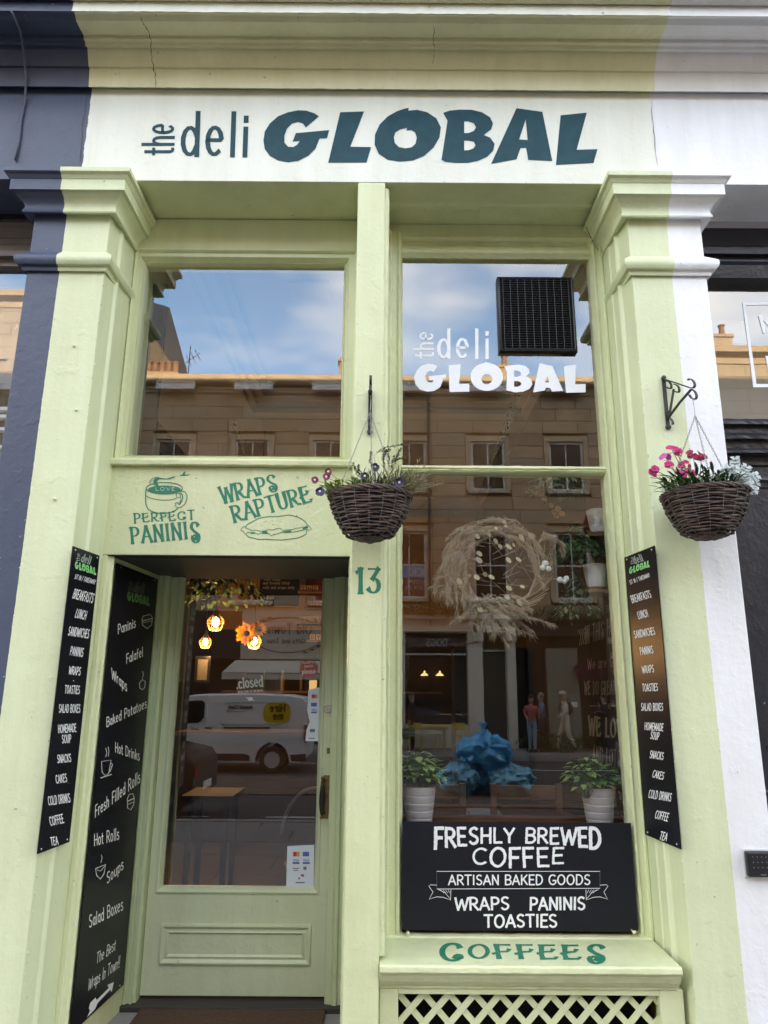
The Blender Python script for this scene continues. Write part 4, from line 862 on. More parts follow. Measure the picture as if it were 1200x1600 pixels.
poly(fl2, [(1185, 493), (1190, 492), (1212, 520), (1207, 492), (1213, 492), (1220, 523), (1214, 523), (1192, 500), (1197, 520), (1192, 520)], S3)
poly(fl2, [(1196, 556), (1202, 556), (1209, 596), (1203, 596)], S3)
fl2.build('window_lettering', MATS['white_vinyl'], wh)
MB().box(X1 - .1, 4, .9, .95, Zp(650, .9), Zp(432, .9)).build('inner_wall', mat('beige_interior', (.55, .48, .43), .8, var=.1), wh)
MB().box(P(1105, 500, .8).x, P(1163, 500, .8).x, .8, .83, Zp(532, .8), Zp(497, .8)).build('light_panel', mat('white_panel', (.8, .8, .78), .5), wh)
bt = [(.42, Zp(650, .36)), (.30, Zp(650, .30)), (.28, Zp(654, .28)), (.28, Zp(658, .28)), (.31, Zp(662, .31)), (.31, Zp(672, .31)), (.27, Zp(676, .27)), (.27, Zp(681, .27)), (.30, Zp(684, .3)), (.30, Zp(696, .3)), (.275, Zp(699, .275)), (.275, Zp(703, .275)), (.33, Zp(708, .33)), (.33, Zp(722, .33)), (.42, Zp(722, .33))]
xsweep(MB(), bt, X1 + .002, 4).build('transom', BLACKP, wh)
bd = empty('black_door', (X1 + .5, .34, .1)); bd.parent = wh; bd.location = Vector((X1 + .5, .34, .1)) - ORG[wh.name]; ORG['black_door'] = Vector((X1 + .5, .34, .1))
MB().box(X1 + .002, 2.9, .345, .39, .05, Zp(722, .34)).build('door_leaf', BLACKP, bd)
dz1 = Zp(742, .345); 
for z0_, z1_ in ((1.15, dz1), (.25, 1.0)):
    frame_mb(X1 + .055, X1 + .55, z0_, z1_, [(0, .345), (.004, .332), (.016, .328), (.024, .337), (.030, .344), (.046, .345), (.052, .336), (.060, .341), (.062, .349)]).build('panel_moulding', BLACKP, bd, smooth=True)
q0, q1 = P(1170, 1371, -.03), P(1240, 1331, -.03)
kp = empty('keypad_entry', (q0.x, -.001, q0.z), 'black keypad box with dotted buttons fixed low on the white pilaster', 'keypad')
MB().box(q0.x - .004, q1.x + .004, -.006, -.0005, q0.z - .006, q1.z + .006).build('back_plate', mat('pale_plastic', (.6, .6, .6), .5), kp, bevel=.004)
MB().box(q0.x, q1.x, -.032, -.0065, q0.z, q1.z).build('case', mat('black_plastic', (.012, .012, .014), .35), kp, bevel=.007)
bn = MB()
for i in range(4):
    for j in range(3): bn.box(q0.x + .022 + i * .018, q0.x + .025 + i * .018, -.0335, -.0325, q0.z + .035 + j * .02, q0.z + .038 + j * .02)
bn.build('buttons', mat('button_grey', (.25, .25, .26), .5), kp)
bn = MB(); write(bn, 'YALE', (1189, 1368), (1197, 1368), 2.2, surfY(-.0332), pen=(.2, .2)); bn.build('maker_mark', mat('button_grey', (.25, .25, .26), .5), kp)

# ================================================================== BOARDS
def side_board(corners, p0, d, name, label, lines, th=.004):
    """corners: photo pixels TL, TR, BR, BL of the board's face; it lies in the vertical plane through p0 along d"""
    n = Vector((d.y, -d.x, 0)).normalized(); n = n if n.dot(CAM - p0) > 0 else -n
    pts = [U(x, y, p0, n) for x, y in corners]
    zt_, zb_ = (pts[0].z + pts[1].z) / 2, (pts[2].z + pts[3].z) / 2
    h = [Vector((p.x, p.y, z)) for p, z in zip(pts, (zt_, zt_, zb_, zb_))]
    left = (h[0] + h[3]) / 2; right = (h[1] + h[2]) / 2
    pts = [Vector((left.x, left.y, zt_)), Vector((right.x, right.y, zt_)), Vector((right.x, right.y, zb_)), Vector((left.x, left.y, zb_))]
    rt = empty(name, (left + right) / 2 * 1.0 - Vector((0, 0, (left.z) - zb_)), label, 'signboard', None)
    MB().slab(pts, -n * th).build('panel', BOARD, rt)
    sc = MB()
    for a, b in ((0, 2), (1, 3), (2, 0), (3, 1)):
        q = pts[a] + (pts[b] - pts[a]).normalized() * .03; q = pts[a].lerp(pts[b], 0) + Vector(((pts[b] - pts[a]).x * .09, (pts[b] - pts[a]).y * .09, math.copysign(.014, (pts[b] - pts[a]).z)))
        sc.ball(tuple(q), .0042, 8, 5)
    sc.parts('screw', STEEL, rt, smooth='all')
    return rt, surfN(p0 + n * .0006, n)
OL = [('SIT IN / TAKEAWAY', 5.4), ('BREAKFASTS', 12), ('LUNCH', 11), ('SANDWICHES', 12), ('PANINIS', 11), ('WRAPS', 11), ('TOASTIES', 12), ('SALAD BOXES', 11), ('HOMEMADE', 12), ('SOUP', 12), ('SNACKS', 12), ('CAKES', 12), ('COLD DRINKS', 12), ('COFFEE', 13), ('TEA', 13)]
dl = Vector((.1154, 1, 0)).normalized(); dr_ = Vector((-.118, 1, 0)).normalized()
BL, SBL = side_board([(116, 853), (156, 869), (108, 1316), (57, 1335)], P(117, 853, -.004) + Vector((.014, 0, 0)), dl, 'menu_board', 'tall narrow black menu board on the left pilaster, from BREAKFASTS down to TEA', OL)
# text lines: (string, left x, left y, right x, right y) baselines
Lm = [('SIT IN / TAKEAWAY', 116, 904, 148, 913, 7), ('BREAKFASTS', 113, 934, 144, 942, 14), ('LUNCH', 117, 964, 133, 968, 13), ('SANDWICHES', 106, 992, 138, 997, 13), ('PANINIS', 109, 1023, 129, 1026, 13), ('WRAPS', 107, 1053, 125, 1055, 12), ('TOASTIES', 101, 1083, 124, 1084, 12), ('SALAD BOXES', 92, 1113, 125, 1113, 12), ('HOMEMADE', 91, 1145, 119, 1143, 12), ('SOUP', 97, 1161, 111, 1160, 12), ('SNACKS', 90, 1192, 111, 1190, 12), ('CAKES', 88, 1224, 105, 1221, 12), ('COLD DRINKS', 76, 1258, 110, 1253, 13), ('COFFEE', 79, 1290, 100, 1285, 13), ('TEA', 80, 1321, 91, 1319, 12)]
Rm = [('SIT IN / TAKEAWAY', 985, 913, 1016, 901, 6), ('BREAKFASTS', 988, 942, 1018, 933, 11), ('LUNCH', 998, 967, 1013, 963, 11), ('SANDWICHES', 992, 997, 1024, 991, 11), ('PANINIS', 1001, 1023, 1021, 1020, 11), ('WRAPS', 1004, 1052, 1022, 1050, 11), ('TOASTIES', 1004, 1080, 1028, 1079, 11), ('SALAD BOXES', 1002, 1110, 1036, 1110, 11), ('HOMEMADE', 1007, 1140, 1036, 1142, 11), ('SOUP', 1016, 1154, 1029, 1156, 11), ('SNACKS', 1015, 1184, 1036, 1187, 11), ('CAKES', 1019, 1214, 1036, 1218, 11), ('COLD DRINKS', 1013, 1246, 1048, 1252, 12), ('COFFEE', 1023, 1278, 1043, 1283, 12), ('TEA', 1030, 1311, 1041, 1314, 12)]
def head(mb1, mb2, surf, x0, y0, x1, y1, k, the=True):
    """the shop's little logo: the deli over GLOBAL"""
    dx, dy = (x1 - x0), (y1 - y0)
    for o_, h_ in HEAVY2:
        f = lambda pts: [(x0 + dx * (x - 68) / 1072 , y0 + dy * (x - 68) / 1072 - (455 - y) / 190 * k) for x, y in pts]
        poly(mb2, f(o_), surf, [f(h) for h in h_])
    yy = -(k + 1.5)
    write(mb1, 'deli', (x0 + dx * .28, y0 + dy * .28 + yy), (x0 + dx * .70, y0 + dy * .70 + yy), k * .95, surf, pen=(.13, .11), gap=.2)
    write(mb1, 'the', (x0 + dx * .24, y0 + dy * .24 + yy), (x0 + dx * .24, y0 + dy * .24 + yy - k * .95), 7 * k / 14, surf, pen=(.12, .12), gap=.1, up=(-1, 0))
def menu(rt, S, rows, hd, slant=.12):
    b, c = MB(), MB()
    for s, x0, y0, x1, y1, h in rows:
        a = MB(); write(a, s, (x0, y0), (x1, y1), h, S, pen=(.15, .13), gap=.18, slant=slant, wpen=.17); a.build('lettering', LWHITE, rt)
    head(c, b, S, *hd)
    b.build('logo_lettering', LLIME, rt); c.build('logo_script', mat('logo_grey', (.30, .36, .32), .5), rt)
menu(BL, SBL, Lm, (117, 889, 150, 899, 13))
BR, SBR = side_board([(972, 874), (1022, 851), (1064, 1326), (1012, 1307)], P(1022, 851, -.004) - Vector((.016, 0, 0)), dr_, 'menu_board', 'tall narrow black menu board on the right pilaster beside the display window', OL)
menu(BR, SBR, Rm, (983, 898, 1015, 886, 12), slant=.0)
# big board in the door recess
BD, SBD = side_board([(178, 878), (247, 905), (193, 1540), (115, 1611)], jA + jn * .003, jd, 'recess_menu_board', 'large black board lining the door recess, handwritten from Paninis to Salad Boxes', None)
a = MB()
Z5 = lambda x, y: (x * .46875, 850 + y * .46875)
for s, x0, y0, x1, y1, h in [('Paninis', 393, 300, 452, 277, 27), ('Falafel', 421, 399, 476, 374, 27), ('Wraps', 372, 448, 423, 492, 30), ('Baked Potatoes', 355, 610, 489, 545, 27), ('Hot Drinks', 384, 693, 465, 722, 28), ('Fresh Filled Rolls', 317, 911, 467, 793, 33), ('Hot Rolls', 314, 1006, 397, 984, 33), ('Soups', 356, 1133, 411, 1082, 31), ('Salad Boxes', 297, 1279, 410, 1219, 35)]:
    p0_, p1_ = Z5(x0, y0), Z5(x1, y1); a = MB(); write(a, s, p0_, p1_, h * .46875 * 1.15, SBD, pen=(.12, .11), gap=.15, up=(0, -1), slant=0, wpen=.13); a.build('lettering', LWHITE, BD)
for s, x0, y0, x1, y1, h in [('The Best', 320, 1400, 384, 1352, 42), ('Wraps In Town!!', 293, 1488, 398, 1410, 46)]:
    p0_, p1_ = Z5(x0, y0), Z5(x1, y1); a = MB(); write(a, s, p0_, p1_, h * .46875 * .85, SBD, pen=(.11, .10), gap=.14, up=(.10, -1), wob=.06, wpen=.12); a.build('lettering', LWHITE, BD)
a = MB(); poly(a, [Z5(*q) for q in [(300, 1530), (318, 1512), (322, 1520), (362, 1480), (358, 1470), (379, 1460), (372, 1494), (367, 1486), (325, 1530), (318, 1548), (290, 1578), (300, 1555), (296, 1548)]], SBD, (), .0005)
zc = lambda pts: [Z5(*q) for q in pts]
L1 = .9
line(a, zc([(338, 725), (340, 760), (350, 772), (362, 765), (370, 720), (338, 725)]), L1, SBD); line(a, zc([(370, 730), (375, 735), (366, 760)]), L1, SBD); line(a, zc([(335, 780), (372, 768)]), 1.2, SBD); line(a, zc([(352, 710), (356, 695), (352, 680)]), .8, SBD); line(a, zc([(360, 708), (363, 692), (360, 676)]), .8, SBD)
line(a, zc([(473, 250), (478, 240), (500, 235), (508, 245), (505, 270), (490, 282), (475, 270), (473, 250)]), L1, SBD); line(a, zc([(475, 256), (507, 248)]), 1.2, SBD); line(a, zc([(477, 262), (506, 256)]), .7, SBD)
line(a, zc([(464, 465), (466, 480), (474, 486), (482, 478), (484, 458), (474, 452), (464, 465)]), L1, SBD); line(a, zc([(474, 448), (478, 432), (474, 424)]), .7, SBD)
line(a, zc([(424, 850), (430, 835), (442, 832), (447, 845), (446, 868), (436, 886), (425, 880), (424, 850)]), L1, SBD); line(a, zc([(424, 858), (446, 848)]), 1.4, SBD); line(a, zc([(425, 868), (446, 860)]), .8, SBD)
line(a, zc([(318, 1082), (322, 1105), (334, 1117), (346, 1100), (352, 1068), (318, 1082)]), 1.1, SBD); line(a, zc([(322, 1086), (335, 1090), (350, 1072)]), .8, SBD); line(a, zc([(336, 1062), (340, 1045), (337, 1036)]), .8, SBD)
a.build('lettering', LWHITE, BD)
a, b = MB(), MB(); head(a, b, SBD, *Z5(424, 190), *Z5(499, 208), 16); b.build('logo_lettering', mat('dim_lime', (.10, .28, .08), .5), BD); a.build('logo_script', mat('dim_grey', (.10, .11, .10), .5), BD)

# coffee board under the display window
CB = empty('coffee_board', P(808, 1455, .30), 'wide black board reading FRESHLY BREWED COFFEE below the display window glass', 'signboard'); ORG[CB.name] = P(808, 1455, .30)
c0, c1 = P(628.5, 1283.5, .30), P(993, 1456, .30)
cx0, cx1, cz0, cz1 = c0.x, P(985.5, 1283, .30).x, c1.z, c0.z
q = .014; MB().slab([(cx0 + q, .30, cz0), (cx1 - q, .30, cz0), (cx1 - q * .3, .30, cz0 + q * .3), (cx1, .30, cz0 + q), (cx1, .30, cz1), (cx0, .30, cz1), (cx0, .30, cz0 + q), (cx0 + q * .3, .30, cz0 + q * .3)], (0, .006, 0)).build('panel', BOARDM, CB)
SB = surfY(.298); a = MB(); K = lambda x, y: (660 + x / 4, 1280 + y / 4)
def wF(t): return (1.0 + .5 * abs(2 * t - 1) ** 2.2, -11 * abs(2 * t - 1) ** 2.2)
a.build('lettering', LWHITE, CB) if a.v else None; a = MB(); write(a, 'FRESHLY BREWED', (679, 1316), (938, 1316), 22, SB, pen=(.17, .17), gap=.16, space=.36, jit=.16, warp=wF, wob=.05)
a.build('lettering', LWHITE, CB) if a.v else None; a = MB(); write(a, 'COFFEE', (738, 1356), (880, 1354.5), 30, SB, pen=(.155, .15), gap=.15, jit=.16, warp=lambda t: (1 - .28 * abs(2 * t - 1) ** 2, 8 * abs(2 * t - 1) ** 2), wob=.05)
a.build('lettering', LWHITE, CB) if a.v else None; a = MB(); write(a, 'ARTISAN BAKED GOODS', (701, 1382.5), (922, 1382), 15, SB, pen=(.15, .15), gap=.15, space=.3, jit=.05)
a.build('lettering', LWHITE, CB) if a.v else None; a = MB(); write(a, 'WRAPS', (711, 1422), (795, 1421), 19, SB, pen=(.18, .17), gap=.14, jit=.1, wob=.03)
a.build('lettering', LWHITE, CB) if a.v else None; a = MB(); write(a, 'PANINIS', (828, 1422), (914, 1421), 19, SB, pen=(.18, .17), gap=.14, jit=.1, wob=.03)
a.build('lettering', LWHITE, CB) if a.v else None; a = MB(); write(a, 'TOASTIES', (757, 1449), (870, 1448), 19, SB, pen=(.18, .17), gap=.14, jit=.1, wob=.03)
a.build('lettering', LWHITE, CB); a = MB(); line(a, [K(90, 326), K(1110, 326), K(1110, 432), K(90, 436), K(90, 326)], .9, SB)
for m_ in (1, -1):
    fx = lambda x: x if m_ > 0 else 1200 - x
    ln = [K(fx(x), y) for x, y in [(90, 412), (50, 410), (40, 418), (66, 455), (42, 500), (90, 485), (130, 488), (176, 505), (178, 440)]]
    line(a, ln, .9, SB); line(a, [K(fx(100), 440), K(fx(140), 458), K(fx(176), 500)], .7, SB)
    for i in range(4): line(a, [K(fx(112 + i * 16), 440), K(fx(135 + i * 12), 462)], .6, SB)
a.build('ribbon_drawing', LWHITE, CB)
for (x, y) in ((637, 1457), (989, 1455)):
    q = P(x, y, .285); MB().tube([(q.x, .30, q.z), (q.x, .272, q.z - .002), (q.x + .004, .262, q.z + .006)], .005, 8).ball((q.x, .27, q.z), .008, 8, 6).build('fixing_screw', GREENW, CB, smooth='all')

# extractor grille let into the upper glass
VG = empty('extractor_grille', P(841, 547, .34), 'square black ribbed extractor grille fixed in the upper corner of the display window', 'vent'); ORG[VG.name] = P(841, 547, .34)
a0, a1 = P(781.5, 546, .31), P(902, 430, .31); BP = mat('black_vent_plastic', (.010, .010, .011), .38)
vx0, vx1, vz0, vz1 = a0.x, P(897, 431, .31).x, a0.z, a1.z
pr = [(0, YG - .002), (0, .334), (.003, .326), (.011, .322), (.015, .325), (.017, .338)]
frame_mb(vx0, vx1 , vz0, vz1, pr).build('housing', BP, VG, smooth=True)
MB().box(vx0 + .01, vx1 - .01, .346, YG - .003, vz0 + .01, vz1 - .01).build('fan_case', mat('vent_dark', (.006, .006, .006), .8), VG)
g = MB(); n = 30
for i in range(n):
    z = vz0 + .02 + (vz1 - vz0 - .04) * i / (n - 1); g.slab([(vx0 + .016, .327, z), (vx1 - .016, .327, z), (vx1 - .016, .338, z + .005), (vx0 + .016, .338, z + .005)], (0, .0005, -.0022))
for i in range(10):
    x = vx0 + .03 + (vx1 - vx0 - .06) * i / 9; g.box(x - .0010, x + .0010, .3265, .339, vz0 + .016, vz1 - .016)
g.build('louvre_slats', mat('vent_slat', (.04, .04, .043), .4), VG, kind='stuff')

# ================================================================== HANGING BASKETS
WICK = mat('wicker', (0.13, 0.078, 0.062), 0.55, c2=(0.035, 0.020, 0.018), vscale=28, bump=.4, bscale=300, coords='obj')
RIBM = mat('wire_rib', (.20, .19, .18), .5)
def strip_iron(mb, pts, w, t, ax):      # flat iron: width w along ax, thickness t
    n = len(pts); vs = []; ax = Vector(ax).normalized()
    for i in range(n):
        p = Vector(pts[i]); d = (Vector(pts[min(i + 1, n - 1)]) - Vector(pts[max(i - 1, 0)])).normalized(); b = d.cross(ax).normalized()
        vs += [p + ax * w / 2 + b * t / 2, p - ax * w / 2 + b * t / 2, p - ax * w / 2 - b * t / 2, p + ax * w / 2 - b * t / 2]
    fs = [(i * 4 + k, i * 4 + (k + 1) % 4, i * 4 + 4 + (k + 1) % 4, i * 4 + 4 + k) for i in range(n - 1) for k in range(4)] + [(0, 1, 2, 3), (n * 4 - 4, n * 4 - 3, n * 4 - 2, n * 4 - 1)]
    mb.add(vs, fs)
def bracket(base, tip, H, label, parent_name='basket_bracket'):
    """base = top of wall plate on the wall; arm = reach (along -y)"""
    rt = empty(parent_name, base, label, 'bracket', 'black iron basket brackets'); ORG[rt.name] = Vector(base)
    b = Vector(base); F = Vector(tip) - b; arm = math.hypot(F.x, F.y); F = F / arm; ax = (-F.y, F.x, 0)
    m = MB()
    yz = lambda y, z: b + F * y + Vector((0, 0, z))
    pz = lambda y, z: b + Vector((0, -y, z))
    strip_iron(m, [pz(.004, .0), pz(.004, -H)], .017, .005, (1, 0, 0))
    m.lathe(tuple(pz(.004, -H)), [(.013, .0), (.013, -.008), (.0001, -.010)], 14, axis='y'); m.lathe(tuple(pz(.004, -.004)), [(.011, 0), (.011, -.008), (.0001, -.010)], 14, axis='y')
    m.build('wall_plate', IRON, rt)
    m = MB(); strip_iron(m, [yz(.006, -.006), yz(arm * .5, -.004), yz(arm - .02, -.004)], .013, .005, ax)
    strip_iron(m, [yz(.008, -H * .80), yz(arm * .5, -H * .40), yz(arm - .01, -.012)], .012, .005, ax)
    m.build('arm', IRON, rt)
    m = MB()
    curl = lambda cy, cz, r, a0, a1, n=12: [yz(cy + r * math.cos(R(a0 + (a1 - a0) * i / n)) * (1 - .25 * i / n), cz + r * math.sin(R(a0 + (a1 - a0) * i / n)) * (1 - .25 * i / n)) for i in range(n + 1)]
    strip_iron(m, curl(arm - .006, .022, .024, -90, 150), .012, .004, ax)         # upper curl at the tip
    strip_iron(m, curl(arm - .004, -.034, .026, 100, -160), .012, .004, ax)       # hook below the tip
    strip_iron(m, curl(.030, -.030, .022, 140, -130), .012, .004, ax)
    strip_iron(m, curl(.078, -.034, .022, 120, -120), .012, .004, ax); strip_iron(m, [yz(.062, -.04), yz(.040, -H * .45), yz(.014, -H * .78)], .011, .004, ax)
    strip_iron(m, curl(.024, -H * .72, .018, 60, 250), .011, .004, ax); strip_iron(m, curl(.020, -H * .86, .020, 200, -40), .011, .004, ax)
    m.build('scroll', IRON, rt, smooth=True)
    return rt, yz(arm - .002, -.062)
def chain(parent, a, b, name='chain'):
    a, b = Vector(a), Vector(b); d = b - a; L = d.length; d.normalize(); s = d.orthogonal().normalized(); t = d.cross(s)
    m = MB(); n = max(2, int(L / .0135)); st = L / n
    for i in range(n):
        c = a + d * st * (i + .5); u = s if i % 2 else t
        pts = [c + d * math.cos(k / 8 * 2 * math.pi) * st * .68 + u * math.sin(k / 8 * 2 * math.pi) * .0032 for k in range(8)]
        m.tube(pts, .0011, 4, closed=True)
    m.build(name, mat('zinc_chain', (.28, .28, .28), .4, metal=.8), parent, smooth='all')
def basket_thing(hook, c, label):
    """wicker bowl; c = centre of the rim"""
    rt = empty('hanging_basket', c, label, 'hanging basket', 'wicker baskets hanging from brackets'); ORG[rt.name] = Vector(c); c = Vector(c)
    Rr, Hh = .175, .188
    rad = lambda t: Rr * (1 - .24 * t - .30 * t ** 2.4) if t < .86 else Rr * (1 - .24 * t - .30 * t ** 2.4) * (1 - (t - .86) * 3.4)
    m = MB(); rows = 19; nr = 18; local = random.Random(int(c.x * 1000))
    for i in range(rows):
        t = i / (rows - 1) * .97; r0 = rad(t); ph = i * math.pi; seg = 108; z = c.z - t * Hh; dz = local.uniform(-.002, .002)
        pts = []; rr = []
        o1, o2 = local.uniform(0, 6), local.uniform(0, 6)
        for k in range(seg):
            a = 2 * math.pi * k / seg
            w = .0035 * math.cos(a * nr / 2 + ph)
            pts.append((c.x + (r0 + w) * math.cos(a), c.y + (r0 + w) * math.sin(a), z + dz + .0026 * math.sin(3 * a + o1) + .0020 * math.sin(7 * a + o2) + local.uniform(-.0007, .0007)))
            rr.append(.0042 + .0014 * math.sin(5 * a + o2) + local.uniform(-.0004, .0004))
        m.tube(pts, rr, 6, closed=True)
    for i in range(9):
        r0 = .056 - i * .0062; m.tube([(c.x + r0 * math.cos(a), c.y + r0 * math.sin(a), c.z - Hh * .962 - .0015 * (i % 2) - .006 * i / 9 + .001 * math.sin(7 * a + i)) for a in [2 * math.pi * k / 48 for k in range(48)]], .0048, 6, closed=True)
    m.build('wicker_weave', WICK, rt, smooth='all', kind='stuff')
    m = MB()
    for k in range(3):
        o1 = local.uniform(0, 6)
        m.tube([(c.x + (Rr + .002 + .004 * math.sin(9 * a + k * 2.1)) * math.cos(a), c.y + (Rr + .002 + .004 * math.sin(9 * a + k * 2.1)) * math.sin(a), c.z + .003 + .006 * math.sin(9 * a + k * 2.1 + 1.6)) for a in [2 * math.pi * q / 120 for q in range(120)]], .0055, 6, closed=True)
    m.build('braided_rim', WICK, rt, smooth='all')
    m = MB()
    for k in range(nr):
        a = 2 * math.pi * (k + .5) / nr; m.tube([(c.x + (rad(t) + .0045) * math.cos(a), c.y + (rad(t) + .0045) * math.sin(a), c.z - t * Hh) for t in [q / 10 * .97 for q in range(11)]], .0009, 4)
    m.build('rib_wires', RIBM, rt, smooth='all')
    m = MB(); m.lathe((c.x, c.y, c.z), [(rad(q / 10) - .006, -q / 10 * Hh * .98) for q in range(0, 10)] + [(.0001, -Hh * .965)], 28)
    m.build('liner', mat('black_liner', (.012, .010, .009), .8), rt, smooth='all')
    MB().lathe((c.x, c.y, c.z - .022), [(Rr - .012, 0), (.08, .008), (.0001, .012)], 28).build('compost', mat('compost', (.03, .02, .014), 1, bump=1, bscale=200), rt, smooth='all')
    h = Vector(hook); j = h + Vector((0, 0, -.075))
    m = MB(); m.tube([h + Vector((0, -.010, -.006)), h + Vector((0, -.004, .006)), h + Vector((0, .006, .002)), h + Vector((.002, .004, -.025)), j + Vector((0, 0, .012)), j], .0015, 6); m.build('hook', mat('zinc_chain', (.28, .28, .28), .4, metal=.8), rt, smooth='all')
    for k in range(3):
        a = R(15 + 120 * k) if c.x > .5 else R(35 + 120 * k)
        chain(rt, j, c + Vector((math.cos(a) * Rr, math.sin(a) * Rr, .004)))
    return rt
br2, hk2 = bracket(P(1036, 590, -.002), P(1082, 606, -.17), P(1036, 590, 0).z - P(1044, 668, 0).z, 'black scrolled iron bracket on the right pilaster, seen from its side')
br1, hk1 = bracket(P(578.5, 612, -.003), P(579, 600, -.17), P(579, 612, 0).z - P(578, 676, 0).z, 'black iron bracket on the centre post above the number 13, seen end on')
c2 = P(1101, 772, -.215); c2 = Vector((P(1101, 775, -.20).x, -.20, P(1101, 775, -.20).z)); c1_ = Vector((P(578, 778, -.20).x, -.20, P(578, 778, -.20).z))

bk2 = basket_thing(hk2, c2, 'brown wicker hanging basket with pink flowers on the right pilaster bracket')
bk1 = basket_thing(hk1, c1_, 'brown wicker hanging basket with pansies and dry grasses at the centre post')

# ---- plants
def leafmesh(mb, base, d, up, L, W, curl=.25, mi=0, fold=.2, seg=3):
    d = Vector(d).normalized(); s = d.cross(Vector(up)); s = s.normalized() if s.length > 1e-4 else d.orthogonal().normalized(); n = s.cross(d)
    prof = {3: [(0, .12), (.35, 1), (.72, .75), (1, .02)], 2: [(0, .2), (.5, 1), (1, .02)]}[seg]
    k0 = []
    for t, w in prof:
        c = Vector(base) + d * L * t - n * curl * L * t * t
        k0.append((c + s * W / 2 * w + n * fold * W / 2 * w, c, c - s * W / 2 * w + n * fold * W / 2 * w))
    vs = [v for r_ in k0 for v in r_]; fs = []
    for i in range(len(prof) - 1): fs += [(3 * i, 3 * i + 1, 3 * i + 4, 3 * i + 3), (3 * i + 1, 3 * i + 2, 3 * i + 5, 3 * i + 4)]
    mb.add(vs, fs, mi)
def leafmat(name, c, c2, rough=.5): 
    m = mat(name, c, rough, c2=c2, vscale=22, spec=.4); b = m.node_tree.nodes['Principled BSDF']; b.inputs['Subsurface Weight'].default_value = .0; b.inputs['Transmission Weight'].default_value = 0.0
    return m
GDK = leafmat('dark_green_leaf', (.045, .12, .028), (.018, .055, .014)); GMD = leafmat('basil_leaf', (.30, .42, .12), (.17, .29, .06)); GYL = leafmat('lime_leaf', (.38, .44, .10), (.20, .30, .05))
GGY = leafmat('grey_green_leaf', (.22, .25, .16), (.11, .14, .08)); DRY = leafmat('dry_stalk', (.36, .30, .17), (.20, .15, .09), .8); SILV = leafmat('silver_leaf', (.56, .60, .58), (.34, .38, .37), .8)
PINK = leafmat('pink_petal', (.72, .04, .22), (.45, .015, .12)); PINK2 = leafmat('rose_petal', (.75, .12, .45), (.5, .05, .28)); PURP = leafmat('violet_petal', (.028, .02, .10), (.012, .008, .04)); BURG = leafmat('burgundy_petal', (.26, .02, .09), (.12, .01, .05)); CRIM = leafmat('crimson_petal', (.45, .03, .09), (.20, .01, .03)); CRMP = leafmat('cream_petal', (.7, .66, .4), (.6, .5, .2))
def plant(name, loc, label, cat='plant', group=None):
    r_ = empty(name, loc, label, cat, group); ORG[r_.name] = Vector(loc); return r_
def tuft(mb, st, c, r, n, L, W, spread, lr, mi=0, tall=1.0, seg=3, curl=.35):
    for i in range(n):
        a = lr.uniform(0, 2 * math.pi); q = r * math.sqrt(lr.random()); b = Vector((c[0] + q * math.cos(a), c[1] + q * math.sin(a), c[2] + lr.uniform(0, .03)))
        d = Vector((math.cos(a) * spread * lr.uniform(.2, 1.3), math.sin(a) * spread * lr.uniform(.2, 1.3), tall * lr.uniform(.5, 1.2))).normalized()
        hgt = lr.uniform(.0, L * 1.2); b2 = b + d * hgt
        if st is not None: st.tube([b, b2], .0012, 4)
        leafmesh(mb, b2, (d + Vector((lr.uniform(-.8, .8), lr.uniform(-.8, .8), lr.uniform(-.2, .3)))), (0, 0, 1), L * lr.uniform(.6, 1.15), W * lr.uniform(.7, 1.2), curl, mi, seg=seg)
def blossom(mb, c, nrm, r, npet, lr, mi=0, ruff=True):
    nrm = Vector(nrm).normalized(); s = nrm.orthogonal().normalized(); t = nrm.cross(s)
    for i in range(npet):
        a = 2 * math.pi * i / npet + lr.uniform(-.1, .1); d = s * math.cos(a) + t * math.sin(a); e = nrm.cross(d)
        c = Vector(c); tip = c + d * r + nrm * r * .15
        mb.add([c, c + d * r * .55 + e * r * .62 + nrm * r * .2, tip + e * r * .42, tip + d * r * .08, tip - e * r * .42, c + d * r * .55 - e * r * .62 + nrm * r * .2], [(0, 1, 2, 3), (0, 3, 4, 5)], mi)
# right basket: dianthus + dusty miller
lr = random.Random(3)
dp = plant('dianthus_plant', (c2.x - .03, c2.y, c2.z - .015), 'pink flowering dianthus filling the left of the right hanging basket')
lf, stm = MB(), MB()
tuft(lf, stm, (c2.x - .045, c2.y - .03, c2.z - .01), .105, 260, .060, .013, .9, lr, tall=.9)
tuft(lf, stm, (c2.x - .12, c2.y - .06, c2.z - .005), .03, 22, .065, .012, 1.6, lr, tall=.35)
tuft(lf, stm, (c2.x + .05, c2.y - .05, c2.z - .01), .07, 110, .045, .010, .9, lr, tall=.6)
heads = [(1050, 703, 10, PINK, 0), (1040, 715, 8, PINK2, 0), (1083, 712, 13, CRIM, 0), (1096, 716, 9, CRIM, 0), (1070, 727, 9, PINK, 0), (1062, 741, 9, PINK2, 1), (1077, 740, 9, PINK, 0), (1017, 742, 8, PINK2, 0), (1022, 733, 7, PINK, 0), (1045, 727, 6, PINK, 0), (1057, 706, 8, PINK, 0)]
fb = {}
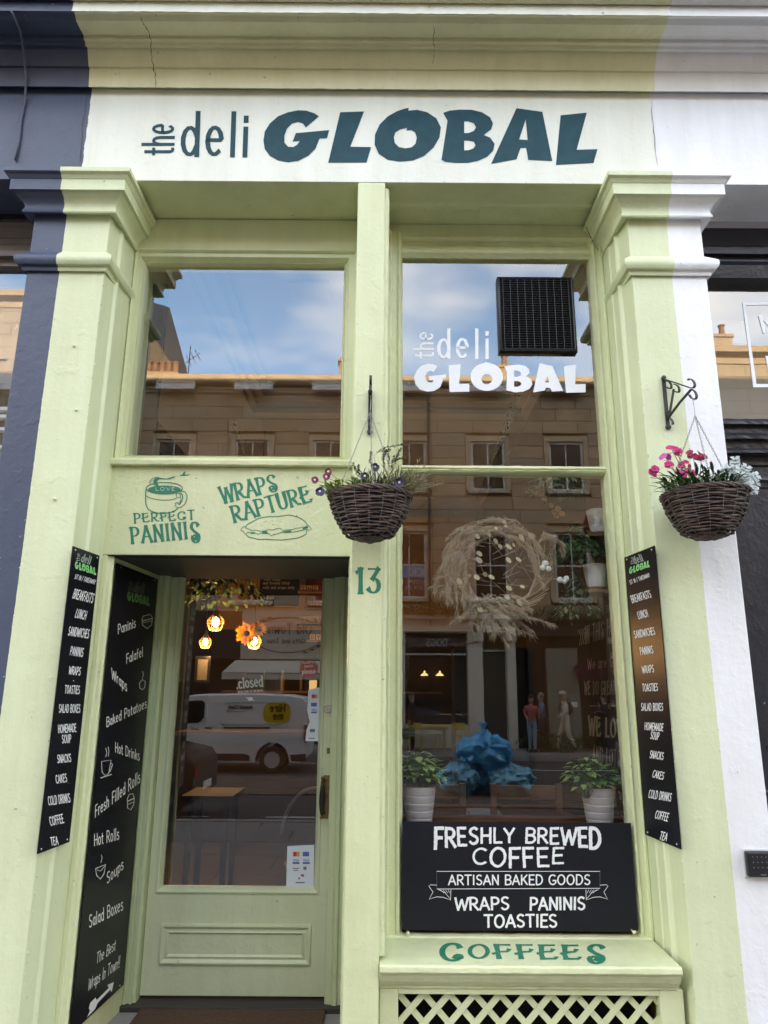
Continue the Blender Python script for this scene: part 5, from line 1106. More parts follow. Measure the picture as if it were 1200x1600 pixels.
for (x, y, r_, m_, _) in heads:
    q = P(x, y, c2.y - .06 + lr.uniform(-.03, .03)); 
    stm.tube([(c2.x - .04 + (q.x - c2.x) * .35, c2.y - .02, c2.z), (q.x * .6 + (c2.x - .04) * .4, q.y + .01, (q.z + c2.z) / 2), q], .0016, 5)
    k = fb.setdefault(m_.name, MB())
    for i in range(8 if r_ > 8 else 5):
        v = Vector((lr.uniform(-1, 1), lr.uniform(-1, .2), lr.uniform(-.5, 1))).normalized()
        blossom(k, q + Vector((v.x * .022, v.y * .015, v.z * .015)) * (r_ / 10), v + Vector((0, -.8, .1)), lr.uniform(.0095, .0135), 5, lr)
        leafmesh(lf, q - Vector((0, 0, .012)), (v.x, v.y, -.3), (0, 0, 1), .022, .006, .1)
lf.build('foliage', GDK, dp, smooth='all', noauto=True); stm.build('stems', leafmat('stem_green', (.10, .16, .05), (.05, .09, .03)), dp, smooth='all')
for k, v in fb.items(): v.build('flower_heads', MATS[k], dp, noauto=True)
dm = plant('dusty_miller', (c2.x + .12, c2.y, c2.z - .015), 'silver grey lobed foliage plant at the right rim of the right hanging basket')
lf = MB()
def lobed(mb, base, d, up, L, W, lr):
    d = Vector(d).normalized(); s = d.cross(Vector(up)).normalized()
    leafmesh(mb, base, d, up, L, W * .35, .15, seg=3)
    for t in (.3, .5, .7, .9):
        for sg in (1, -1):
            leafmesh(mb, Vector(base) + d * L * t, d * .7 + s * sg, up, W * (.60 - .3 * abs(t - .55)), W * .40, .2, seg=2)
for (x, y, dx, dz, L) in [(1150, 742, -.1, 1, .075), (1142, 748, -.5, .8, .06), (1138, 752, -.8, .5, .06), (1155, 748, .4, .7, .06), (1158, 752, 1, .35, .07), (1160, 757, 1, .1, .06), (1148, 755, .1, .4, .05), (1133, 757, -.9, .2, .05), (1163, 762, .9, -.3, .045), (1152, 750, .2, 1, .05), (1146, 758, -.3, .2, .06), (1154, 760, .5, .0, .05)]:
    q = P(x, y, c2.y - .03 + lr.uniform(-.05, .03)); lobed(lf, q, (dx, -.35, dz), (0, -1, .3), L, .050, lr); lobed(lf, q + Vector((.004, .02, .004)), (dx + .2, .1, dz), (0, -1, .3), L * .8, .044, lr); lobed(lf, q + Vector((-.012, .0, -.012)), (dx - .3, -.5, dz - .2), (0, -1, .3), L * .7, .040, lr)
lf.build('foliage', SILV, dm, smooth='all', noauto=True)
# left basket: lime foliage with pansies at the left, lavender, dry grass at the right
pp = plant('pansy_plant', (c1_.x - .08, c1_.y, c1_.z - .015), 'lime green foliage with dark pansies at the left of the centre post basket')
lf, stm = MB(), MB()
tuft(lf, stm, (c1_.x - .10, c1_.y - .04, c1_.z - .01), .075, 260, .032, .012, 1.2, lr, tall=.8, seg=2)
tuft(lf, stm, (c1_.x - .02, c1_.y - .06, c1_.z - .01), .08, 170, .030, .009, .8, lr, tall=.8, seg=2)
pet = {PURP.name: MB(), BURG.name: MB(), CRMP.name: MB()}
for (x, y, r_, m_) in [(513, 737, .016, BURG), (510, 745, .015, BURG), (492, 750, .015, BURG), (500, 768, .019, PURP), (586, 730, .018, PURP), (570, 744, .017, PURP), (624, 754, .022, PURP), (545, 770, .012, PURP), (554, 763, .010, CRMP)]:
    q = P(x, y, c1_.y - .12); stm.tube([(c1_.x + (q.x - c1_.x) * .5, c1_.y - .05, c1_.z + .01), ((q.x + c1_.x + (q.x - c1_.x) * .5) / 2, q.y + .03, (q.z + c1_.z) / 2 + .012), q], .0011, 4)
    blossom(pet[m_.name], q, (lr.uniform(-.4, .4), -1, .2), r_, 5, lr); blossom(pet[m_.name], q + Vector((0, .004, 0)), (lr.uniform(-.6, .6), -1, -.3), r_ * .9, 5, lr)
    if r_ > .014: blossom(pet[CRMP.name], q - Vector((0, .004, 0)), (0, -1, .2), .0045, 5, lr)
lf.build('foliage', GYL, pp, smooth='all', noauto=True); stm.build('stems', MATS['stem_green'], pp, smooth='all')
for k, v in pet.items(): v.build('flower_heads', MATS[k], pp, noauto=True)
lp = plant('lavender_plant', (c1_.x + .05, c1_.y, c1_.z - .015), 'grey green lavender with arching seed spikes in the centre post basket')
lf, stm = MB(), MB()
tuft(lf, stm, (c1_.x + .05, c1_.y - .03, c1_.z - .01), .10, 420, .055, .006, .7, lr, tall=1.0, seg=2)
def spike(pts, n, m_):
    for i in range(n):
        t = .35 + .65 * i / n; k = t * (len(pts) - 1); a = int(min(k, len(pts) - 2)); p_ = Vector(pts[a]).lerp(Vector(pts[a + 1]), k - a)
        for j in range(4):
            v = Vector((lr.uniform(-1, 1), lr.uniform(-1, 1), lr.uniform(-.3, 1))).normalized(); leafmesh(m_, p_, v, (0, 0, 1), .010, .006, .2, seg=2)
b0 = Vector((c1_.x + .05, c1_.y - .04, c1_.z)); sp_ = MB()
for px_list in [[(590, 740), (584, 712), (600, 700), (625, 696), (640, 694)], [(600, 740), (598, 718), (603, 705), (610, 702)], [(605, 745), (608, 715), (600, 700)], [(612, 745), (618, 722), (622, 710), (627, 700)], [(610, 742), (618, 718), (634, 716)], [(592, 742), (578, 722), (580, 705)], [(560, 752), (556, 735), (551, 723)], [(565, 755), (560, 738), (560, 726)], [(607, 745), (600, 725), (598, 702)], [(614, 745), (612, 728), (616, 712)]]:
    pts = [b0] + [P(x, y, c1_.y - .09) for x, y in px_list]; stm.tube(pts, .0013, 4); spike(pts[1:], 16, sp_)
lf.build('foliage', GGY, lp, smooth='all', noauto=True); stm.build('stems', DRY, lp); sp_.build('seed_spikes', leafmat('grey_seed', (.20, .19, .15), (.10, .09, .08)), lp, noauto=True)
gp = plant('dry_grass', (c1_.x + .12, c1_.y, c1_.z - .015), 'straw coloured stalks spilling over the right rim of the centre post basket')
stm, lf = MB(), MB()
for i in range(130):
    a = lr.uniform(-1.2, .6); L = lr.uniform(.07, .19); b = Vector((c1_.x + .10 + lr.uniform(-.05, .05), c1_.y - .03 + lr.uniform(-.06, .05), c1_.z - .01))
    d = Vector((lr.uniform(.15, 1.0), lr.uniform(-.8, .3), lr.uniform(.25, 1.2))).normalized(); p1_ = b + d * L * .5; p2_ = p1_ + (d + Vector((.3, 0, -.35))) * L * .5
    stm.tube([b, p1_, p2_], [.0011, .001, .0006], 4)
    for j in range(7):
        t = lr.uniform(.2, 1); q = b.lerp(p2_, t) + (p1_ - b.lerp(p2_, .5)) * (1 - abs(2 * t - 1)); leafmesh(lf, q, d + Vector((lr.uniform(-1, 1), lr.uniform(-1, 1), lr.uniform(-.6, .8))), (0, 0, 1), lr.uniform(.012, .032), .003, .3, seg=2)
stm.build('stalks', DRY, gp); lf.build('foliage', leafmat('olive_leaf', (.26, .27, .12), (.13, .15, .06)), gp, noauto=True)
# ================================================================== SHOP INTERIOR
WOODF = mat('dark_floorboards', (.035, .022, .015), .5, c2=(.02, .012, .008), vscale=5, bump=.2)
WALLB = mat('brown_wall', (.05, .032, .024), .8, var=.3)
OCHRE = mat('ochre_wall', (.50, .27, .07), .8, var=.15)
CEIL = mat('ceiling_paint', (.62, .60, .60), .7)
TIM = mat('brown_timber', (.22, .11, .055), .5, c2=(.12, .058, .03), vscale=9, bump=.2)
ix0, ix1, iy1 = -2.55, 1.42, 7.6
fz = ZD - .03
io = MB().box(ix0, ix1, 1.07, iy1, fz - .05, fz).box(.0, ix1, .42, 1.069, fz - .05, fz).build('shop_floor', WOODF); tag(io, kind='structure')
zc_ = ZF + .06
w_ = empty('shop_interior', (0, 4, fz)); tag(w_, 'dim brown inner room of the delicatessen seen through its glass', 'room'); ORG[w_.name] = Vector((0, 4, fz))
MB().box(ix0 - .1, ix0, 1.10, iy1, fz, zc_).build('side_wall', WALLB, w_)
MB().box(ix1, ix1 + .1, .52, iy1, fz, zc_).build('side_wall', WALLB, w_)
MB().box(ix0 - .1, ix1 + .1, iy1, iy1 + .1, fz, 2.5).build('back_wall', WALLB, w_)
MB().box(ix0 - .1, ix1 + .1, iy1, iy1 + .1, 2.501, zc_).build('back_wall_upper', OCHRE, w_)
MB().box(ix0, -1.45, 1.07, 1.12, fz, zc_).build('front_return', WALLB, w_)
MB().box(-.14, -.02, .331, 1.0, fz, zc_).build('partition', GREENW, w_)
ce = MB().box(ix0, ix1, .52, iy1, zc_ + .3, zc_ + .35); ce.build('ceiling', CEIL, w_)
# window bay ceiling with stepped cove, seen through the upper panes
for (xa, xb) in ((-1.36, -.16), (.0, 1.40)):
    for k, (dd, zz) in enumerate(((.0, zc_ + .0), (.05, zc_ + .05), (.12, zc_ + .12), (.16, zc_ + .22))):
        frame_mb(xa + dd, xb - dd, .55 + dd, 3.4 - dd, [(0, 0), (.03, 0)]).v
        q = MB()
        for (a, b, c, d) in ((xa + dd, xb - dd, .55 + dd, .62 + dd), (xa + dd, xb - dd, 3.33 - dd, 3.4 - dd), (xa + dd, xa + dd + .07, .62 + dd, 3.33 - dd), (xb - dd - .07, xb - dd, .62 + dd, 3.33 - dd)): q.box(a, b, c, d, zz, zz + .045)
        q.parts('cove', CEIL, w_)
rv = MB().box(-.72, -.42, 1.5, 1.75, zc_ + .28, zc_ + .299); rv.build('ceiling_vent', LWHITE, w_)
# counter shelf inside the display window
zsh = P(650, 1281, .62).z
tag(MB().box(.03, 1.36, .405, .80, zsh - .035, zsh - .002).build('window_counter', TIM, bevel=.004), 'brown wooden counter running along the inside of the display window', 'counter')
# partition panel boards beyond, dark dado
MB().box(ix1 - .02, ix1 - .004, .9, iy1, fz, 1.3).build('dado', WALLB, w_)
# potted basil
WPOT = mat('pale_ribbed_pot', (.60, .55, .57), .5, var=.1)
def pot(loc, r, h, label, cat='pot', ribs=5, m=None, grp=None):
    o = empty('plant_pot', loc, label, cat, grp); ORG[o.name] = Vector(loc)
    pr = [(r * .74, 0)]
    for i in range(ribs):
        a = i / ribs; b = (i + .86) / ribs; c = (i + .93) / ribs
        f = lambda t: r * (.74 + .26 * t)
        pr += [(f(a) + .0012, a * h + .002), (f(b) + .0012, b * h), (f(c) - .0012, c * h)]
    pr += [(r * 1.0, h * .985), (r * 1.04, h), (r * 1.04, h + .004), (r * .97, h + .004), (r * .93, h - .02), (.0001, h - .02)]
    MB().lathe(loc, pr, 28).build('pot_body', m or WPOT, o, smooth=True); return o
def leafy(loc, n, rr, hh, L, W, m, label, lr, parts=True, name='basil_plant', cat='plant', grp=None, stemm=None):
    o = empty(name, loc, label, cat, grp); ORG[o.name] = Vector(loc); loc = Vector(loc)
    base = MB(); leafmesh(base, (0, 0, 0), (1, 0, .1), (0, 0, 1), 1, .62, .25, fold=.25)
    me0 = None; st = MB(); sp = MB()
    for i in range(n):
        a = lr.uniform(0, 2 * math.pi); e = lr.uniform(.05, 1); q = math.sqrt(1 - (1 - e) ** 2 * .8) 
        u = math.sqrt(lr.random()); p_ = loc + Vector((math.cos(a) * rr * u, math.sin(a) * rr * u * .8, hh * (1 - u * u * .55) * lr.uniform(.45, 1.05)))
        st.tube([loc + Vector((math.cos(a) * rr * .15, math.sin(a) * rr * .15, -.01)), p_], .0012, 3)
        s = L * lr.uniform(.65, 1.15); d = Vector((math.cos(a) + lr.uniform(-.5, .5), math.sin(a) + lr.uniform(-.5, .5), lr.uniform(-.45, .5))).normalized()
        if parts:
            if me0 is None:
                t = base.build('leaf', m, o, smooth='all', noauto=True); me0 = t.data
                for v in me0.vertices: v.co += ORG[o.name]
            else: t = bpy.data.objects.new('leaf', me0); col.objects.link(t); t.parent = o
            t.location = p_ - loc; t.rotation_euler = d.to_track_quat('X', 'Z').to_euler(); t.scale = (s, s * W, s)
        else: leafmesh(sp, p_, d, (0, 0, 1), s, s * W * .6, .25, seg=3)
    if not parts: sp.build('foliage', m, o, smooth='all', noauto=True)
    st.build('stems', stemm or MATS['stem_green'], o); return o
lr = random.Random(11)
q = P(655, 1281, .50); zt1 = P(655, 1229, .50).z; hp_ = zt1 - zsh
pot((q.x, .50, zsh), .080, hp_, 'pale ribbed pot at the left end of the window counter', grp='pale ribbed pots on the window counter')
leafy((q.x, .50, zt1 - .01), 220, .108, .165, .052, 1, GMD, 'bushy pale green basil in the left pot on the window counter', lr)
q = P(937, 1281, .50)
pot((q.x, .50, zsh), .080, hp_, 'pale ribbed pot at the right end of the window counter', grp='pale ribbed pots on the window counter')
leafy((q.x + .025, .51, zt1 - .01), 130, .095, .115, .052, 1, leafmat('mid_leaf', (.12, .25, .05), (.06, .14, .025)), 'darker green herb filling the right pot on the window counter', lr)
leafy((q.x - .065, .46, zt1 - .03), 90, .085, .19, .048, 1, GMD, 'taller straggly pale green herb leaning left out of the right pot', lr)
# bench with chair backs behind the counter
def cafe_chair(x, w, y, label):
    o = empty('cafe_chair', (x, y, fz), label, 'chair', 'chairs at the window counter'); ORG[o.name] = Vector((x, y, fz)); z1 = P(800, 1224, y).z
    for sx in (-1, 1):
        MB().box(x + sx * (w / 2 - .02) - .018, x + sx * (w / 2 - .02) + .018, y - .015, y + .015, fz + .45, z1 - .0).build('back_post', TIM, o, bevel=.004)
        for dy in (.0, .38): MB().box(x + sx * (w / 2 - .02) - .018, x + sx * (w / 2 - .02) + .018, y + dy - .015, y + dy + .015, fz, fz + .449).build('leg', TIM, o)
    MB().box(x - w / 2 + .038, x + w / 2 - .038, y - .011, y + .011, z1 - .085, z1 - .008).build('top_rail', TIM, o, bevel=.004)
    MB().box(x - w / 2 + .038, x + w / 2 - .038, y - .011, y + .011, z1 - .235, z1 - .195).build('lower_rail', TIM, o, bevel=.004)
    MB().box(x - w / 2, x + w / 2, y - .0, y + .42, fz + .45, fz + .48).build('seat', TIM, o, bevel=.006)
ch = lambda x0, x1, y: (P(x0, 1230, y).x, P(x1, 1230, y).x)
a, b = ch(765, 878, 1.10); cafe_chair((a + b) / 2, b - a, 1.10, 'brown wooden chair behind the middle of the window counter')
a, b = ch(610, 728, 1.16); cafe_chair((a + b) / 2, b - a, 1.16, 'brown wooden chair behind the left pot on the window counter')
# bundle of papers
tag(MB().box(.50, .72, 1.35, 1.55, .9, .93).box(.52, .70, 1.36, 1.54, .9305, .945).build('menu_stack', mat('paper', (.45, .47, .5), .6)), 'stack of pale papers behind the middle chair back', 'papers')
tag(MB().box(.25, 1.2, 1.3, 2.0, .86, .899).box(.3, .36, 1.4, 1.46, fz, .86).box(1.1, 1.16, 1.4, 1.46, fz, .86).box(.3, .36, 1.84, 1.9, fz, .86).box(1.1, 1.16, 1.84, 1.9, fz, .86).build('side_table', TIM), 'brown wooden table behind the chairs in the window', 'table')
# wreath
PAMP = mat('pampas_fibre', (.58, .46, .33), .9, c2=(.36, .26, .17), vscale=18)
TWIG = mat('pale_twig', (.50, .40, .28), .8, c2=(.30, .20, .13), vscale=30)
wc = P(775, 884, .46); wr = empty('dried_wreath', wc, 'large round wreath of pampas grass, twigs and cotton hanging inside the display window', 'wreath'); ORG[wr.name] = wc
lr = random.Random(5); RW = .215
m = MB()
for k in range(3): m.tube([(wc.x + (RW + .010 * math.sin(7 * a + k)) * math.cos(a), wc.y + .012 * math.cos(9 * a + k * 2), wc.z + (RW + .010 * math.cos(5 * a + k * 1.7)) * math.sin(a)) for a in [2 * math.pi * i / 60 for i in range(60)]], .0035, 5, closed=True)
m.build('twig_ring', TWIG, wr)
def plume(mb, pts, n, L, wd):
    pts = [Vector(p) for p in pts]
    mb.tube(pts, [.0016] * (len(pts) - 1) + [.0006], 4)
    for i in range(n):
        t = lr.uniform(.12, 1) * (len(pts) - 1); a = int(min(t, len(pts) - 2)); p_ = pts[a].lerp(pts[a + 1], t - a); d = (pts[a + 1] - pts[a]).normalized()
        v = (d * 1.3 + Vector((lr.uniform(-1, 1), lr.uniform(-1, 1), lr.uniform(-1, 1))) * .8).normalized(); l_ = L * lr.uniform(.5, 1.2)
        s = v.orthogonal().normalized() * wd; q = p_ + v * l_ * .6 + Vector((0, 0, -.004)); mb.add([p_, q + s, p_ + v * l_ + Vector((0, 0, -.012)), q - s], [(0, 1, 2, 3)])
m = MB()
for i in range(105):
    a = R(lr.uniform(20, 340)) + R(10)
    if R(295) < a < R(345): a -= R(60)
    b = Vector((wc.x + RW * math.cos(a), wc.y + lr.uniform(-.025, .02), wc.z + RW * math.sin(a))) + Vector((math.cos(a), 0, math.sin(a))) * lr.uniform(-.07, .035)
    sg = 1 if lr.random() < .82 else -1; tan = Vector((-math.sin(a), 0, math.cos(a))) * sg; out = Vector((math.cos(a), 0, math.sin(a)))
    L = lr.uniform(.08, .23); pts = [b + tan * L * t + out * (.30 * L * t * lr.uniform(.2, 1)) + Vector((0, 0, -.35 * L * t * t)) - out * .18 * L * t * t for t in (0, .35, .7, 1)]
    plume(m, pts, 120, .036, .0013)
for i in range(9):     # hanging bottom and left plumes
    x0_ = lr.uniform(-.20, .10); b = wc + Vector((x0_, lr.uniform(-.02, .02), -math.sqrt(max(0, RW ** 2 - x0_ ** 2))))
    plume(m, [b, b + Vector((lr.uniform(-.01, .06), 0, -.06)), b + Vector((lr.uniform(-.0, .12), 0, -.12)), b + Vector((lr.uniform(.0, .18), 0, -lr.uniform(.10, .15)))], 110, .036, .0013)
b = wc + Vector((.21, -.01, .10))
for i in range(5): plume(m, [b, b + Vector((.04, 0, .05 + i * .006)), b + Vector((.09, 0, .055)), b + Vector((.125 + i * .003, 0, .02)), b + Vector((.135, 0, -.03))], 150, .030, .0013)
m.build('pampas_plumes', PAMP, wr, kind='stuff', noauto=True)
m = MB()
for i in range(30):
    a = lr.uniform(0, 2 * math.pi); r0, r1 = lr.uniform(.03, .14), lr.uniform(.12, .22); a2 = a + lr.uniform(-1.4, 1.4)
    m.tube([wc + Vector((r0 * math.cos(a), lr.uniform(-.02, .02), r0 * math.sin(a) - .02)), wc + Vector((r1 * math.cos(a2), 0, r1 * math.sin(a2)))], .0011, 4)
for i in range(26):
    a = R(lr.uniform(-95, 25)); m.tube([wc + Vector((RW * math.cos(a - .6), 0, RW * math.sin(a - .6))), wc + Vector(((RW + .03) * math.cos(a), -.01, (RW + .03) * math.sin(a))), wc + Vector(((RW + .08) * math.cos(a + .35), 0, (RW + .05) * math.sin(a + .35)))], .0012, 4)
m.build('twigs', TWIG, wr)
m = MB()
for i in range(26):
    a = lr.uniform(0, 2 * math.pi); r_ = lr.uniform(.06, .26); c = wc + Vector((r_ * math.cos(a), -.03, r_ * math.sin(a))); n = Vector((lr.uniform(-.6, .6), -1, lr.uniform(-.6, .6))).normalized(); s = n.orthogonal().normalized(); t = n.cross(s); k = lr.uniform(.007, .014)
    m.add([c + (s * math.cos(q) + t * math.sin(q) * 1.5) * k for q in [2 * math.pi * j / 10 for j in range(10)]], [tuple(range(10))])
m.build('dried_leaves', mat('dried_leaf', (.60, .50, .32), .8, c2=(.42, .33, .2), vscale=20), wr, noauto=True)
m = MB()
for (x, y, r_) in [(852, 881, .018), (857, 889, .015), (848, 887, .015), (875, 906, .016), (885, 904, .015), (882, 909, .012)]:
    c = P(x, y, .43); m.ball(tuple(c), r_, 10, 7)
m.build('cotton_bolls', mat('cotton', (.82, .80, .78), 1.0, bump=.8, bscale=80), wr, smooth='all')
m = MB(); m.tube([P(845, 903, .44), P(872, 905, .43)], .0012, 4).tube([P(820, 884, .45), P(848, 884, .43)], .0012, 4); m.build('cotton_stems', TWIG, wr)
# hanging vines behind the glass
def vine(pxs, Y, label, m_, n=60, W=.018, thick=.0016):
    o = empty('hanging_vine', P(*pxs[0], Y), label, 'vine', None); ORG[o.name] = P(*pxs[0], Y)
    pts = [P(x, y, Y) for x, y in pxs]; MB().tube(pts, thick, 5).build('stem', DRY, o); lf = MB()
    for i in range(n):
        t = lr.uniform(0, 1) * (len(pts) - 1); a = int(min(t, len(pts) - 2)); p_ = pts[a].lerp(pts[a + 1], t - a)
        leafmesh(lf, p_ + Vector((lr.uniform(-1, 1), lr.uniform(-1, 1), lr.uniform(-1, 1))) * .012, (lr.uniform(-1, 1), lr.uniform(-1, 1), lr.uniform(-1, .5)), (0, 0, 1), W * lr.uniform(.7, 1.3), W * .6, .2, seg=2)
    lf.build('foliage', m_, o, noauto=True)
BLKL = leafmat('dark_vine_leaf', (.03, .03, .02), (.012, .012, .01))
vine([(812, 605), (803, 630), (796, 650), (787, 672), (778, 700), (768, 725)], .75, 'thin dark leafy vine hanging across the right upper pane', BLKL, 70, .02)
vine([(362, 655), (370, 672), (376, 690), (384, 714)], .75, 'short dark leafy vine hanging in the lower middle of the left upper pane', BLKL, 28, .02)
# shelves with hanging plants at the right
def trailing(pxc, Y, rr, hh, n, label, m_, L=.05, droop=.6, name='trailing_plant'):
    c = P(*pxc, Y); o = empty(name, c, label, 'plant'); ORG[o.name] = c; lf, st = MB(), MB()
    for i in range(n):
        a = lr.uniform(0, 2 * math.pi); u = lr.random(); e = c + Vector((math.cos(a) * rr * u, math.sin(a) * rr * .6 * u, hh * (.5 - u * droop) + lr.uniform(-.03, .03)))
        if i % 3 == 0: st.tube([c, c.lerp(e, .5) + Vector((0, 0, hh * .2)), e], .001, 3)
        leafmesh(lf, e, (math.cos(a) + lr.uniform(-.6, .6), math.sin(a) + lr.uniform(-.6, .6), lr.uniform(-1.0, .2)), (0, 0, 1), L * lr.uniform(.6, 1.2), L * .55, .3)
    lf.build('foliage', m_, o, smooth='all', noauto=True); st.build('stems', MATS['stem_green'], o)
trailing((905, 865), .62, .17, .30, 620, 'dark green bushy trailing plant around the white hanging pots inside the window', GDK, .05)
trailing((868, 762), .58, .16, .17, 520, 'pale grey green plant at the top right of the lower window pane', GGY, .035)
trailing((900, 925), .62, .12, .22, 240, 'thin trailing plant hanging below the lower white pot inside the window', GGY, .03, droop=1.1)
WP2 = mat('white_pot', (.70, .72, .74), .45)
for (x, y, lab, rb) in ((936, 833, 'white ribbed pot hanging highest at the right inside the window', 3), (931, 918, 'plain white pot hanging under the ribbed one at the right inside the window', 1)):
    b = P(x, y, .62); pot(tuple(b), .060, P(x, y - 34, .62).z - b.z, lab, ribs=rb, m=WP2)
for y, w in ((836, 30), (922, 30)):
    a, b = P(912, y, .62), P(960, y, .62); tag(MB().box(a.x, 1.40, .55, .75, a.z - .018, a.z - .002).build('plant_shelf', TIM), ('upper' if y < 900 else 'lower') + ' small wooden shelf holding a white pot inside the window', 'shelf')
fl_ = MB()
for (x, y) in [(845, 773), (850, 779), (838, 770), (872, 795), (866, 800), (878, 803), (869, 806), (860, 790)]: blossom(fl_, P(x, y, .60), (0, -1, .2), .016, 6, lr)
tag(fl_.build('dried_flowers', leafmat('orange_petal', (.55, .25, .08), (.35, .14, .04)), noauto=True), 'small orange dried flowers under the pale plant inside the window', 'flowers')
# slogan board on the right inner wall
sp0 = Vector((1.345, .9, 0)); sn = Vector((-1, -.02, 0)); sd_ = Vector((0, 1, 0))
sl_ = empty('slogan_board', (1.345, 1.0, 1.2), 'black slogan board on the right inner wall reading IN THIS HOUSE', 'signboard'); ORG[sl_.name] = Vector((1.345, 1.0, 1.2))
y0_, y1_ = .47, 1.55
MB().box(1.347, 1.36, y0_, y1_, 1.22, 2.02).build('panel', BOARD, sl_)
SSL = surfN(Vector((1.346, .9, 0)), Vector((-1, 0, 0))); a = MB()
DIM = mat('chalk_grey', (.42, .41, .40), .7)
for s, x0, y0, x1, y1, h, ft, pn_ in [('IN THIS HOUSE', 914, 1006, 975, 985, 26, CEL, (.16, .08)), ('We are Great', 918, 1046, 976, 1040, 16, GL, (.1, .1)), ('WE DO GREAT DRINKS', 913, 1085, 990, 1084, 20, CEL, (.15, .08)), ('WE LOVE TEA', 920, 1147, 1012, 1158, 27, CEL, (.24, .12)), ('AND LOTS OF', 926, 1190, 985, 1200, 24, CEL, (.15, .08))]:
    write(a, s, (x0, y0), (x1, y1), h, SSL, font=ft, pen=pn_, gap=.22, up=(0, -1), ser=1.2, wpen=pn_[0] * 1.1)
for i in range(4): line(a, [(904 + i * 3, 984 - i), (908 + i * 3, 994 - i), (905 + i * 3, 1009 - i)], 1.1, SSL)
line(a, [(922, 1103), (938, 1103)], 1.4, SSL); line(a, [(934, 1098), (938, 1103), (934, 1108)], 1.2, SSL); line(a, [(950, 1103), (975, 1103)], 1.4, SSL); line(a, [(954, 1098), (950, 1103), (954, 1108)], 1.2, SSL)
a.build('lettering', DIM, sl_)
# chalk menu on the back wall, shelf of tiles, pictures
def wallboard(px0, py0, px1, py1, Y, m_, name, label, cat, frame=None, rows=None):
    a, b = P(px0, py1, Y), P(px1, py0, Y); o = empty(name, (a.x, Y, a.z), label, cat); ORG[o.name] = Vector((a.x, Y, a.z))
    MB().box(a.x, b.x, Y, Y + .02, a.z, b.z).build('panel', m_, o)
    if frame: frame_mb(a.x - .02, b.x + .02, a.z - .02, b.z + .02, [(0, Y + .02), (0, Y - .01), (.03, Y - .012), (.03, Y + .001)]).build('frame', frame, o)
    if rows:
        t = MB()
        for s, x, y, x2, h in rows: write(t, s, (x, y), (x2, y), h, surfY(Y - .002), pen=(.12, .12))
        t.build('lettering', DIM, o)
    return o
wallboard(404, 862, 470, 946, 6.4, BOARD, 'chalk_menu', 'black chalk menu board hanging high at the back, seen through the door', 'signboard', None, [('Lunch', 413, 886, 428, 4), ('Mains', 413, 893, 428, 4), ('Homemade', 413, 900, 440, 4), ('Hot soup', 413, 907, 438, 4), ('and freshly filled', 411, 913, 452, 4), ('rolls and wraps daily', 411, 920, 460, 4), ('Salad', 411, 936, 428, 5), ('Large', 411, 943, 426, 5)])
MB_r = wallboard(476, 870, 512, 950, 7.0, mat('red_panel', (.22, .02, .02), .6), 'hanging_menu', 'dark red panel at the back right of the door view', 'panel')
wallboard(306, 1028, 327, 1064, 5.2, mat('dim_print', (.07, .065, .06), .6), 'framed_picture', 'black framed picture on the back wall left of the lamps', 'picture', BOARD)
t = MB(); TL = mat('letter_tile', (.38, .26, .14), .6)
for (x0, y0, s) in ((470, 924, 'THE'), (480, 948, 'DEN'), (468, 972, 'GLOB'), (484, 1000, 'DY')):
    for i, c in enumerate(s):
        a, b = P(x0 + i * 9.5, y0, 6.2), P(x0 + i * 9.5 + 8, y0 - 9, 6.2)
        o = tag(MB().box(a.x, b.x, 6.2, 6.22, a.z, b.z).build('letter_tile', TL), None, 'letter tile', 'wooden letter tiles on the shelves seen through the door')
        o['label'] = f'wooden letter tile with the letter {c} on the shelf row reading {s}'
        l_ = MB(); write(l_, c, (x0 + i * 9.5 + 2, y0 - 2), (x0 + i * 9.5 + 6, y0 - 2), 5, surfY(6.198), pen=(.16, .16)); l_.build('letter', BOARD, o)
    tag(MB().box(P(x0 - 4, y0, 6.2).x, P(x0 + 45, y0, 6.2).x, 6.15, 6.35, P(x0, y0, 6.2).z - .03, P(x0, y0, 6.2).z - .002).build('tile_shelf', TIM), f'narrow dark shelf carrying the letter tiles {s}', 'shelf')
# serving counter at the back, till, bottles
tag(MB().box(-2.2, .6, 4.9, 5.5, fz, 1.15).box(-2.25, .65, 4.85, 5.55, 1.151, 1.19).build('serving_counter', WALLB), 'long dark wooden serving counter across the back of the shop', 'counter')
tag(MB().box(.7, 1.38, 3.9, 4.3, fz, 2.05).build('drinks_fridge', mat('dark_fridge', (.03, .03, .035), .3)), 'tall dark drinks fridge at the right rear of the shop', 'fridge')
for i in range(9):
    x = -1.9 + i * .26; tag(MB().lathe((x, 6.9, 1.62), [(.035, 0), (.035, .16), (.014, .21), (.014, .27), (.0001, .27)], 10).build('bottle', mat('bottle_%d' % (i % 3), [(.10, .04, .02), (.03, .07, .03), (.3, .22, .1)][i % 3], .25)), f'{["brown", "green", "amber"][i % 3]} bottle, {["leftmost", "second", "third", "fourth", "middle one", "sixth", "seventh", "eighth", "rightmost"][i]} of the nine on the dim rear shelf', 'bottle', 'bottles on the rear shelf')
tag(MB().box(-2.2, .8, 6.8, 7.05, 1.59, 1.618).build('rear_shelf', TIM), 'dark wooden shelf of bottles on the rear wall', 'shelf')
